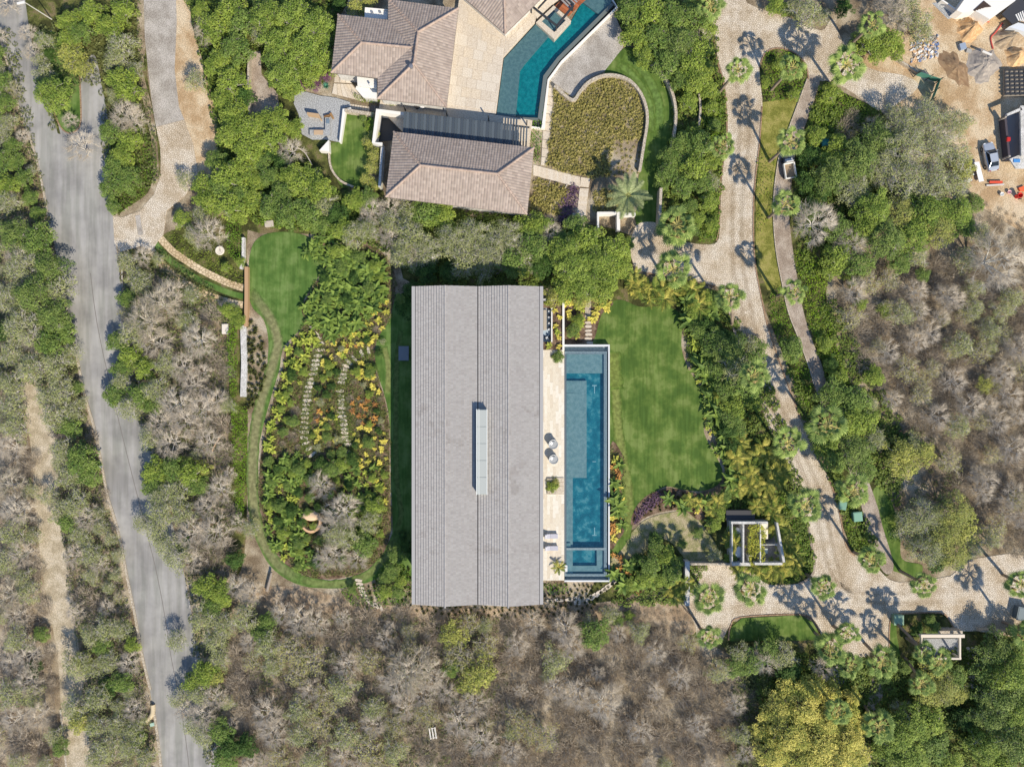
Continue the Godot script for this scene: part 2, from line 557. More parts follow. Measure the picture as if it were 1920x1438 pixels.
# even random spots in a plan polygon (survey steps), at least gap apart
func spots(s: String, gap: float, sd: int) -> Array:
	var poly := PackedVector2Array()
	for w in s.split(" ", false):
		var q := w.split(",")
		poly.append(Vector2(float(q[0]), float(q[1])))
	var lo := poly[0]; var hi := poly[0]
	for p in poly:
		lo = lo.min(p); hi = hi.max(p)
	rng.seed = sd
	var cells := {}
	var out := []
	var tries := int((hi - lo).x * (hi - lo).y / (gap * gap) * 6.0)
	for i in tries:
		var p := Vector2(rv(lo.x, hi.x), rv(lo.y, hi.y))
		if not Geometry2D.is_point_in_polygon(p, poly) or clear_of and on_path(p):
			continue
		var c := Vector2i((p / gap).floor())
		var ok := true
		for dx in range(-1, 2):
			for dy in range(-1, 2):
				var k := c + Vector2i(dx, dy)
				if cells.has(k):
					for q in cells[k]:
						if p.distance_to(q) < gap:
							ok = false
		if ok:
			if not cells.has(c):
				cells[c] = []
			cells[c].append(p)
			out.append(p)
	return out

func scatter(called: String, mesh: Mesh, m: Material, polys: Array, gap: float, sd: int, s0: float, s1: float, y := 0.0) -> MultiMeshInstance3D:
	var where := []
	for s in polys:
		sd += 1
		where.append_array(spots(s, gap, sd))
	rng.seed = sd * 31
	var mm := MultiMesh.new()
	mm.transform_format = MultiMesh.TRANSFORM_3D
	mm.mesh = mesh
	mm.instance_count = where.size()
	for i in where.size():
		var k := rv(s0, s1)
		var p := plan(where[i].x, where[i].y, 0)
		p.y = y
		mm.set_instance_transform(i, Transform3D(Basis(Vector3.UP, rv(0, TAU)).scaled(Vector3(k, k * rv(0.7, 1.2), k)), p))
	var o := MultiMeshInstance3D.new()
	o.name = called
	o.multimesh = mm
	o.material_override = m
	add_child(o, true)
	stuff(o)
	return o

func tuft_mesh(sd: int, count: int, r: float, h: float, leaf_l: float, leaf_w: float, ca: Color, cb: Color) -> ArrayMesh:
	rng.seed = sd
	var b := MB.new()
	for i in count:
		var d := Vector3(rv(-1, 1), rv(0, 1), rv(-1, 1))
		if d.length() > 1.0:
			d = d.normalized()
		b.leaf(Vector3(d.x * r, d.y * h + 0.03, d.z * r), Vector3(rv(-1, 1), rv(-0.3, 0.6), rv(-1, 1)).normalized(), (d + Vector3(0, 0.8, 0)).normalized(), leaf_l * rv(0.7, 1.3), leaf_w * rv(0.7, 1.3), pick(ca, cb, 0.25))
	return b.mesh()

func twig_mesh(sd: int, count: int, r: float, h: float, ca: Color, cb: Color) -> ArrayMesh:
	rng.seed = sd
	var b := MB.new()
	for i in count:
		var p := Vector3(rv(-r, r), rv(0, h * 0.4), rv(-r, r)) * 0.6
		b.tube(p, p + Vector3(rv(-1, 1) * r, rv(0.1, 1) * h, rv(-1, 1) * r) * 0.8, rv(0.014, 0.028), 0.0, 3, pick(ca, cb, 0.3))
	return b.mesh()

func blade_mesh(sd: int, count: int, r: float, h: float, w: float, ca: Color, cb: Color) -> ArrayMesh:
	rng.seed = sd
	var b := MB.new()
	for i in count:
		var az := rv(0, TAU)
		var o := Vector3(cos(az), 0, sin(az))
		var side := Vector3(-o.z, 0, o.x) * w
		var k := rv(0.5, 1.1)
		var a := o * r * 0.1
		var m := o * r * 0.5 * k + Vector3(0, h * rv(0.7, 1.0), 0)
		var e := o * r * k + Vector3(0, h * rv(0.2, 0.7), 0)
		var c := pick(ca, cb, 0.25)
		b.quad(a - side, a + side, m + side, m - side, Vector3.UP + o * 0.1, c)
		b.tri_to(m - side, m + side, e, Vector3.UP, c)
	return b.mesh()

# a clipped or loose hedge: leaves through the volume over a plan polygon
func hedge_mesh(s: String, h0: float, h1: float, per: float, size: float, ca: Color, cb: Color, sd: int) -> ArrayMesh:
	var poly := curve(pts(s), true, 3)
	var lo := poly[0]; var hi := poly[0]
	for p in poly:
		lo = lo.min(p); hi = hi.max(p)
	rng.seed = sd
	var f := FastNoiseLite.new()
	f.seed = sd
	f.frequency = 0.35
	var b := MB.new()
	var count := int((hi.x - lo.x) * (hi.y - lo.y) * per)
	for i in count:
		var p := Vector2(rv(lo.x, hi.x), rv(lo.y, hi.y))
		if not Geometry2D.is_point_in_polygon(p, poly):
			continue
		var k := clampf(0.5 + f.get_noise_2d(p.x, p.y) * 0.9, 0.0, 1.0)
		var top := lerpf(h0, h1, k)
		var y := top * (1.0 - 0.75 * rng.randf() * rng.randf())
		var col := pick(ca, cb, 0.2) * lerpf(0.85, 1.15, k)
		b.leaf(Vector3(p.x, y, p.y), Vector3(rv(-1, 1), rv(-0.4, 0.4), rv(-1, 1)).normalized(), Vector3(rv(-0.7, 0.7), 1, rv(-0.7, 0.7)).normalized(), size * rv(0.7, 1.3), size * rv(0.4, 0.65), col)
	return b.mesh()

func hedge(called: String, label: String, s: String, h0: float, h1: float, ca: Color, cb: Color, sd: int, per := 42.0, size := 0.2) -> void:
	tag(obj(called, hedge_mesh(s, h0, h1, per, size, ca, cb, sd), leaf_mat), label, "hedge")

func cover(called: String, s: String, h0: float, h1: float, ca: Color, cb: Color, sd: int, per := 26.0, size := 0.24) -> void:
	stuff(obj(called, hedge_mesh(s, h0, h1, per, size, ca, cb, sd), leaf_mat))

# a palm leaf shaped like a fan: stalk and pleated blade with split tips
func fan_leaf_mesh(sd: int, ca: Color, cb: Color) -> ArrayMesh:
	rng.seed = sd
	var b := MB.new()
	var stalk := lin(186, 176, 106)
	var s := 1.2
	b.quad(Vector3(0, 0, -0.06), Vector3(0, 0, 0.06), Vector3(s, 0.05, 0.03), Vector3(s, 0.05, -0.03), Vector3.UP, stalk)
	var k := 13
	var hub := Vector3(s, 0.05, 0)
	for i in k:
		var f0 := lerpf(-1.45, 1.45, float(i) / k)
		var f1 := lerpf(-1.45, 1.45, float(i + 1) / k)
		var f := (f0 + f1) * 0.5
		var l := 0.95 * (0.72 + 0.28 * cos(f)) * rv(0.94, 1.06)
		var m := l * 0.62
		var a0 := hub + Vector3(cos(f0) * m, 0.06 - 0.05 * m, sin(f0) * m)
		var a1 := hub + Vector3(cos(f1) * m, 0.06 - 0.05 * m, sin(f1) * m)
		var c := hub + Vector3(cos(f) * m * 1.02, -0.02, sin(f) * m * 1.02)
		var tip := hub + Vector3(cos(f) * l, -0.22 * l, sin(f) * l)
		var col := pick(ca, cb, 0.12)
		b.tri_to(hub, a0, c, Vector3.UP, col)
		b.tri_to(hub, c, a1, Vector3.UP, col * 0.92)
		b.tri_to(a0, c, tip, Vector3.UP, col * 1.08)
		b.tri_to(c, a1, tip, Vector3.UP, col)
	return b.mesh()

func feather_leaf_mesh(sd: int, l: float, w: float, count: int, droop: float, ca: Color, cb: Color, stalk: Color) -> ArrayMesh:
	rng.seed = sd
	var b := MB.new()
	var at := func(t: float) -> Vector3: return Vector3(l * (t - 0.08 * t * t), 0.35 * l * t - droop * l * t * t, 0)
	for i in 8:
		var p: Vector3 = at.call(i / 8.0)
		var q: Vector3 = at.call((i + 1) / 8.0)
		b.tube(p, q, 0.035 * (1.0 - i / 9.0), 0.035 * (1.0 - (i + 1) / 9.0) + 0.004, 3, stalk)
	for i in count:
		var t := 0.14 + 0.86 * (i + 0.5) / count
		var p: Vector3 = at.call(t)
		var ll := w * (0.35 + 0.65 * sin(PI * clampf(t * 0.95 + 0.05, 0, 1)))
		for sgn in [-1.0, 1.0]:
			var d := Vector3(0.55, rv(-0.25, 0.1), sgn).normalized()
			var e := p + d * ll + Vector3(0, -0.22 * ll, 0)
			var s := Vector3(0.03 + 0.012 * l, 0, 0)
			b.tri_to(p - s, p + s, e, Vector3.UP, pick(ca, cb, 0.15))
	return b.mesh()

# a broad leaf folded along its rib, as bananas and heliconias have
func broad_leaf_mesh(sd: int, l: float, w: float, ca: Color, cb: Color) -> MB:
	rng.seed = sd
	var b := MB.new()
	var c := pick(ca, cb, 0.1)
	var rib := c.lerp(lin(190, 200, 110), 0.4)
	var prev := Vector3.ZERO
	var pw := 0.02
	var stem := l * 0.45
	b.tube(Vector3.ZERO, Vector3(stem * 0.35, stem, 0), 0.03, 0.02, 3, rib)
	prev = Vector3(stem * 0.35, stem, 0)
	for i in range(1, 6):
		var t := i / 5.0
		var p := Vector3(stem * 0.35 + l * t * 0.92, stem + l * (0.35 * t - 0.5 * t * t), 0)
		var ww := w * 0.5 * sin(PI * clampf(t * 0.86 + 0.1, 0.0, 1.0)) if i < 5 else 0.01
		for sgn in [-1.0, 1.0]:
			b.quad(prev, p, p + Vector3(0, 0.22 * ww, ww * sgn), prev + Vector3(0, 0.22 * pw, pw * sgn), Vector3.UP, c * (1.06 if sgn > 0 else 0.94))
		prev = p
		pw = ww
	return b

var fan_leaves := []
var dead_leaf: ArrayMesh
var palm_trunks := []
var palm_trunk_mat: StandardMaterial3D

func fan_palm(uc: float, vc: float, ub: float, vb: float, k := 1.0, h := 6.4, look := "tall fan palm") -> void:
	if fan_leaves.is_empty():
		for i in 4:
			fan_leaves.append(fan_leaf_mesh(40 + i, lin(166, 182, 104), lin(108, 134, 66)))
		dead_leaf = fan_leaf_mesh(55, lin(176, 158, 112), lin(150, 130, 92))
	var base := plan(ub, vb)
	var top := plan(uc, vc, h) - base
	var o := Node3D.new()
	o.name = "fan_palm"
	add_child(o, true)
	o.position = base
	o.set_meta("category", "palm")
	o.set_meta("group", "fan palms along the drive")
	place(o, look, uc, vc)
	var b := MB.new()
	var bark := lin(142, 128, 112)
	var prev := Vector3(0, -0.2, 0)
	for i in 8:
		var t := (i + 1) / 8.0
		var p := top * t + Vector3(top.x, 0, top.z) * 0.18 * (t * t - t)
		b.tube(prev, p, lerpf(0.24, 0.15, i / 8.0), lerpf(0.24, 0.15, t), 8, bark * (0.9 if i % 2 else 1.08))
		prev = p
	obj("trunk", b.mesh(), bark_mat, o)
	rng.seed = int(uc * 7 + vc)
	var n := 20 + rng.randi() % 8
	var lean := Basis(Vector3(rv(-1, 1), 0, rv(-1, 1)).normalized(), rv(0.0, 0.22))
	k *= rv(0.78, 1.14)
	for i in n:
		var az := i * 2.39996 + rv(-0.15, 0.15)
		var el := lerpf(0.8, -0.35, pow(i / float(n - 1), 0.9)) + rv(-0.2, 0.2)
		var f := obj("frond", fan_leaves[rng.randi() % 4], leaf_mat, o)
		var kk := k * rv(0.82, 1.12) * lerpf(0.5, 1.08, minf(1.0, i / 11.0))
		f.transform = Transform3D(lean * Basis(Vector3.UP, az + rv(-0.25, 0.25)) * Basis(Vector3.BACK, el) * Basis(Vector3.RIGHT, rv(-0.5, 0.5)).scaled(Vector3.ONE * kk), top + Vector3(0, -0.1, 0))
	for i in 3 + rng.randi() % 5:
		var f := obj("dead_frond", dead_leaf, leaf_mat, o)
		f.transform = Transform3D(Basis(Vector3.UP, i * 1.3 + uc) * Basis(Vector3.BACK, rv(-0.9, -0.5)).scaled(Vector3.ONE * k * 0.85), top + Vector3(0, -0.25, 0))

func feather_palm(called: String, look: String, u: float, v: float, h: float, leaf_set: Array, n: int, k: float, stems: int, bark: Color) -> void:
	var o := Node3D.new()
	o.name = called
	add_child(o, true)
	o.position = plan(u, v, h)
	o.position.y = 0
	o.set_meta("category", "palm")
	place(o, look, u, v)
	rng.seed = int(u * 3 + v * 11)
	o.rotation.y = rv(0, TAU)
	for s in stems:
		var foot := Vector3(rv(-0.3, 0.3), 0, rv(-0.3, 0.3)) * (0.0 if stems == 1 else 1.0)
		var top := foot * 3.0 + Vector3(0, h * rv(0.75, 1.0) if stems > 1 else h, 0)
		var b := MB.new()
		b.tube(foot + Vector3(0, -0.2, 0), top, 0.16 if stems == 1 else 0.07, 0.12 if stems == 1 else 0.05, 7, bark)
		obj("trunk", b.mesh(), bark_mat, o)
		for i in n:
			var f := obj("frond", leaf_set[rng.randi() % leaf_set.size()], leaf_mat, o)
			var el := lerpf(0.75, -0.25, i / float(n))
			f.transform = Transform3D(Basis(Vector3.UP, i * 2.39996 + s) * Basis(Vector3.BACK, el + rv(-0.1, 0.1)).scaled(Vector3.ONE * k * rv(0.85, 1.1)), top)

var broad := []
var cane := []
func broad_plant(u: float, v: float, k: float, tint := 0, called := "broad_leaved_plant", look := "broad-leaved green tropical plant") -> void:
	if broad.is_empty():
		for i in 3:
			broad.append(broad_leaf_mesh(60 + i, 1.35, 0.46, lin(122, 144, 64), lin(58, 86, 38)).mesh())
		rosettes(70, 0.8, 0.3, lin(172, 178, 76), lin(126, 146, 54), 14)
		rosettes(80, 0.62, 0.3, lin(224, 208, 98), lin(168, 168, 72), 13)
		rosettes(90, 0.6, 0.18, lin(206, 152, 78), lin(140, 92, 66), 16)
	var o := Node3D.new()
	o.name = called
	add_child(o, true)
	o.position = plan(u, v)
	o.position.y = 0.03
	o.set_meta("category", "plant")
	o.set_meta("group", ["broad-leaved garden plants", "lime-leaved garden plants", "yellow crotons of the garden beds", "orange crotons of the garden bed"][tint])
	place(o, look, u, v)
	rng.seed = int(u * 17 + v * 5) + tint
	if tint > 0:
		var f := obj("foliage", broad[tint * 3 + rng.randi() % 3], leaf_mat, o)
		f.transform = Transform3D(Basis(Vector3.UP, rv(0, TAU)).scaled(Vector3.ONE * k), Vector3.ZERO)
		return
	for i in 15:
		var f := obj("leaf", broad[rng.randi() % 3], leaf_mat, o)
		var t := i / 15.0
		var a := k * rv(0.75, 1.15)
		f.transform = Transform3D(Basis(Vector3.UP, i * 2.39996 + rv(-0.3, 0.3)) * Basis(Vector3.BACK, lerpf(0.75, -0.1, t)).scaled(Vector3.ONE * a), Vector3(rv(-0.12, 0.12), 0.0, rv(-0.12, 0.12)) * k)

func rosettes(sd: int, l: float, w: float, ca: Color, cb: Color, n: int) -> void:
	for rep in 3:
		var b := MB.new()
		var one := broad_leaf_mesh(sd + rep, l, w, ca, cb)
		for i in n:
			var t := i / float(n)
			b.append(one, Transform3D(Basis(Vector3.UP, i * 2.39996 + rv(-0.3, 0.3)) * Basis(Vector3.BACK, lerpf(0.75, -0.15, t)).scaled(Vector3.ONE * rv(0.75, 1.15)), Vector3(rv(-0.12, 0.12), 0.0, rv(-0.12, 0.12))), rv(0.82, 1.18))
		broad.append(b.mesh())

# ---- roofs of barrel tiles: every tile is cut to the slope's outline
func tile_slope(b: MB, p: Array, eave_a: Vector3, eave_b: Vector3, ca: Color, cb: Color) -> void:
	# p: corners of a flat slope; the rows run up from the eave
	var u := (eave_b - eave_a).normalized()
	var nn: Vector3 = (p[1] - p[0]).cross(p[2] - p[0]).normalized()
	if nn.y < 0:
		nn = -nn
	u = (u - nn * u.dot(nn)).normalized()
	var w := nn.cross(u)
	if w.y < 0:
		w = -w
	var flat := PackedVector2Array()
	var lo := Vector2(1e9, 1e9); var hi := -lo
	for q in p:
		var f := Vector2((q - eave_a).dot(u), (q - eave_a).dot(w))
		flat.append(f)
		lo = lo.min(f); hi = hi.max(f)
	var pitch := 0.40
	var course := 0.42
	var i0 := int(floor(lo.x / pitch)); var i1 := int(ceil(hi.x / pitch))
	var j0 := int(floor(lo.y / course)); var j1 := int(ceil(hi.y / course))
	var prof := [[0.0, 0.02], [0.22, 0.02], [0.38, 0.055], [0.72, 0.055], [0.88, 0.02], [1.0, 0.02]]
	for i in range(i0, i1):
		for j in range(j0, j1):
			var tone := pick(ca, cb, 0.09)
			for s in 5:
				var x0: float = (i + prof[s][0]) * pitch; var x1: float = (i + prof[s + 1][0]) * pitch
				var cell := PackedVector2Array([Vector2(x0, j * course), Vector2(x1, j * course), Vector2(x1, (j + 1) * course), Vector2(x0, (j + 1) * course)])
				for piece in Geometry2D.intersect_polygons(cell, flat):
					if piece.size() < 3:
						continue
					var q := []
					for f in piece:
						var t := clampf((f.x - x0) / (x1 - x0), 0, 1)
						var hh: float = lerpf(prof[s][1], prof[s + 1][1], t) + 0.02 * (1.0 - clampf((f.y - j * course) / course, 0, 1))
						q.append(eave_a + u * f.x + w * f.y + nn * hh)
					for k in range(1, q.size() - 1):
						b.tri_to(q[0], q[k], q[k + 1], nn, tone)

func ridge_caps(parent: Node, a: Vector3, d: Vector3, m: Material, base: Vector3) -> void:
	var n := int(a.distance_to(d) / 0.55)
	var b := MB.new()
	for i in n:
		var p := a.lerp(d, i / float(n)); var q := a.lerp(d, (i + 1.08) / float(n))
		b.tube(p + Vector3(0, 0.08, 0) - base, q + Vector3(0, 0.12, 0) - base, 0.15, 0.17, 8, pick(lin(188, 168, 153), lin(172, 152, 139), 0.08), true)
	var o := obj("ridge_tile", b.mesh(), m, parent)
	stuff(o)

var c_tile_a: Color
var c_tile_b: Color
func hip_roof(parent: Node3D, slopes: Array, caps: Array) -> void:
	# slopes: "u,v,h u,v,h ..." with the eave as the first two corners; caps: the same with two points
	var m := vmat(0.85)
	var conv := func(s: String) -> Array:
		var out := []
		for w in s.split(" ", false):
			var q := w.split(",")
			out.append(plan(float(q[0]), float(q[1]), float(q[2])))
		return out
	rng.seed = 321
	for s in slopes:
		var p: Array = conv.call(s)
		var b := MB.new()
		tile_slope(b, p, p[0], p[1], c_tile_a, c_tile_b)
		for i in range(1, p.size() - 1):
			b.tri_to(p[0] - Vector3(0, 0.12, 0), p[i] - Vector3(0, 0.12, 0), p[i + 1] - Vector3(0, 0.12, 0), Vector3.DOWN, c_tile_b * 0.9)
		var e := (p[1] - p[0]) as Vector3
		b.boxb((p[0] + p[1]) * 0.5 - Vector3(0, 0.1, 0), Vector3(e.length(), 0.2, 0.06), Basis(Vector3.UP, -atan2(e.z, e.x)), c_tile_b * 0.8)
		var o := obj("roof_slope", b.mesh(), m, parent)
		o.position = -parent.position
	for s in caps:
		var p: Array = conv.call(s)
		ridge_caps(parent, p[0], p[1], m, parent.position)

# ---- flagstones and boards: pieces of their own
func stones(parent: Node3D, called: String, list: String, w: float, l: float, y: float, m: Array, thick := 0.08) -> void:
	# "u,v,turn ..." centres and turns in degrees
	var shapes := []
	for i in 3:
		rng.seed = 60 + i
		var p := PackedVector2Array()
		for k in 9:
			var a := TAU * k / 9.0
			var r := pow(pow(absf(cos(a)), 4.0) + pow(absf(sin(a)), 4.0), -0.25) * rv(0.86, 1.02)
			p.append(Vector2(cos(a) * r * w * 0.5, sin(a) * r * l * 0.5))
		var b := MB.new()
		b.prism(p, 0, thick)
		shapes.append(b.mesh())
	rng.seed = 99
	for s in list.split(" ", false):
		var q := s.split(",")
		var o := obj(called, shapes[rng.randi() % 3], m[rng.randi() % m.size()], parent)
		var at := plan(float(q[0]), float(q[1]), 0.0)
		o.position = Vector3(at.x, y - thick, at.z) - parent.position
		o.rotation.y = -deg_to_rad(float(q[2]) if q.size() > 2 else 0.0) + rv(-0.08, 0.08)
		o.scale = Vector3(rv(0.88, 1.1), 1, rv(0.88, 1.1))

# a grid of slabs that fills a quadrilateral a b c d (plan points), with joints
func slabs(parent: Node, called: String, a: Vector2, b: Vector2, c: Vector2, d: Vector2, nu: int, nv: int, y0: float, y1: float, mats: Array, joint := 0.012, stagger := 0.0) -> void:
	var base: Vector3 = parent.position if parent is Node3D and parent != self else Vector3.ZERO
	for j in nv:
		var lo := 0.0
		var off := fmod(j * stagger, 1.0)
		for i in (nu + (1 if off > 0.0 else 0)):
			var s0 := clampf((i - off) / nu, 0.0, 1.0); var s1 := clampf((i + 1 - off) / nu, 0.0, 1.0)
			if s1 - s0 < 0.02 / nu:
				continue
			var t0 := float(j) / nv; var t1 := float(j + 1) / nv
			var q := [a.lerp(b, s0).lerp(d.lerp(c, s0), t0), a.lerp(b, s1).lerp(d.lerp(c, s1), t0), a.lerp(b, s1).lerp(d.lerp(c, s1), t1), a.lerp(b, s0).lerp(d.lerp(c, s0), t1)]
			var mid: Vector2 = (q[0] + q[1] + q[2] + q[3]) * 0.25
			var p := PackedVector2Array()
			for x in q:
				var e: Vector2 = x - mid
				p.append(e - e.normalized() * joint * 1.4)
			var m := MB.new()
			m.prism(p, y0, y1 + rv(-0.004, 0.004))
			var o := obj(called, m.mesh(), mats[rng.randi() % mats.size()], parent)
			o.position = Vector3(mid.x, 0, mid.y) - Vector3(base.x, base.y, base.z)

func wall_line(called: String, label: String, s: String, w: float, y0: float, y1: float, m: Material, round := false, cat := "wall") -> MeshInstance3D:
	var p := pts(s, y1)
	if round:
		p = curve(p, false)
	var b := MB.new()
	b.ribbon(p, w, y0, y1)
	var o := obj(called, b.mesh(), m)
	tag(o, label, cat)
	return o

func kerb(s: String, m: Material, round := true, w := 0.18, h := 0.14, shut := false, called := "kerb") -> void:
	var p := pts(s)
	if round:
		p = curve(p, shut)
	var b := MB.new()
	b.ribbon(p, w, -0.1, h, Color.WHITE, shut)
	struct(called, b.mesh(), m)

# a strip whose tone fades to the tone beside it, as a worn line in turf does
func worn(called: String, s: String, w: float, y: float, mid: Color, edge: Color, m: Material) -> void:
	var p := curve(pts(s), false, 6)
	var b := MB.new()
	var rows := [-1.0, -0.45, 0.45, 1.0]
	rng.seed = int(p[0].x * 100)
	var prev := []
	for i in p.size():
		var d := (p[mini(i + 1, p.size() - 1)] - p[maxi(i - 1, 0)]).normalized()
		var n := Vector2(-d.y, d.x)
		var now := []
		for k in 4:
			var q: Vector2 = p[i] + n * rows[k] * w * 0.5 * rv(0.88, 1.12)
			var end := 1.0 - pow(absf(2.0 * i / (p.size() - 1) - 1.0), 6.0)
			now.append([Vector3(q.x, y, q.y), edge.lerp(mid, end * (1.0 if k in [1, 2] else 0.0))])
		if prev.size():
			for k in 3:
				for t in [[prev[k], prev[k + 1], now[k + 1]], [prev[k], now[k + 1], now[k]]]:
					var a: Vector3 = t[0][0]; var e: Vector3 = t[1][0]; var f: Vector3 = t[2][0]
					var sw := (f - a).cross(e - a).y < 0.0
					b.v.append_array([a, f, e] if sw else [a, e, f])
					b.n.append_array([Vector3.UP, Vector3.UP, Vector3.UP])
					b.c.append_array([t[0][1], t[2][1], t[1][1]] if sw else [t[0][1], t[1][1], t[2][1]])
		prev = now
	struct(called, b.mesh(), m)

# ---- ready
func _ready() -> void:
	# camera
	var cam := Camera3D.new()
	cam.name = "camera"
	add_child(cam)
	cam.position = Vector3(0, EYE, 0)
	cam.rotation = Vector3(-PI / 2, 0, 0)
	cam.fov = 2.0 * rad_to_deg(atan(719.0 * STEP / EYE))
	cam.far = 1500.0
	cam.current = true
	# sky and exposure
	var sky_mat := ProceduralSkyMaterial.new()
	sky_mat.sky_top_color = rgb(120, 152, 200)
	sky_mat.sky_horizon_color = rgb(206, 214, 224)
	sky_mat.ground_bottom_color = rgb(120, 112, 100)
	sky_mat.ground_horizon_color = rgb(190, 196, 200)
	sky_mat.sky_curve = 0.12
	sky_mat.sun_angle_max = 2.0
	var sky := Sky.new()
	sky.sky_material = sky_mat
	var env := Environment.new()
	env.background_mode = Environment.BG_SKY
	env.sky = sky
	env.background_energy_multiplier = 0.74
	env.ambient_light_source = Environment.AMBIENT_SOURCE_SKY
	env.tonemap_mode = Environment.TONE_MAPPER_LINEAR
	env.tonemap_exposure = 1.16
	env.sdfgi_enabled = true
	env.ssao_enabled = true
	env.ssil_enabled = true
	var we := WorldEnvironment.new()
	we.name = "world_environment"
	we.environment = env
	add_child(we)
	# sun
	var sun := DirectionalLight3D.new()
	sun.name = "sun"
	sun.light_energy = 1.5
	sun.light_color = Color(1.0, 0.955, 0.88)
	sun.light_angular_distance = 0.5
	sun.shadow_enabled = true
	add_child(sun)
	sun.look_at_from_position(Vector3.ZERO, Vector3(-0.66, -1.0, -1.03), Vector3.UP)

	leaf_mat = vmat(0.62)
	leaf_mat.metallic_specular = 0.35
	leaf_mat.backlight_enabled = true
	leaf_mat.backlight = Color(0.14, 0.145, 0.06)
	leaf_mat.cull_mode = BaseMaterial3D.CULL_DISABLED
	bark_mat = vmat(0.9)
	white = mat(rgb(232, 230, 224), 0.75)
	c_tile_a = lin(174, 160, 149)
	c_tile_b = lin(156, 142, 132)
	make_kinds()
	build_ground()
	build_roads()
	build_house()
	build_pool()
	build_villa()
	build_garden()
	build_yards()
	build_site()
	build_furniture()
	plant_palms()
	plant_trees()
	plant_cover()
	label_all()
	print("trees ", tree_count, " things ", entries.size())

var m_soil: StandardMaterial3D
var m_mulch: StandardMaterial3D
var m_planted: StandardMaterial3D
var m_sand: StandardMaterial3D
var m_lawn: StandardMaterial3D
var m_lawn2: StandardMaterial3D
var m_dry_lawn: StandardMaterial3D
var m_asphalt: StandardMaterial3D
var m_cobble: StandardMaterial3D
var m_concrete: StandardMaterial3D
var m_path: StandardMaterial3D
var m_kerb: StandardMaterial3D
var m_stone: StandardMaterial3D
var m_grey_stone: StandardMaterial3D
var m_stucco: StandardMaterial3D
var m_dark: StandardMaterial3D
var m_glass: StandardMaterial3D
var m_worn: StandardMaterial3D
var m_slab := []

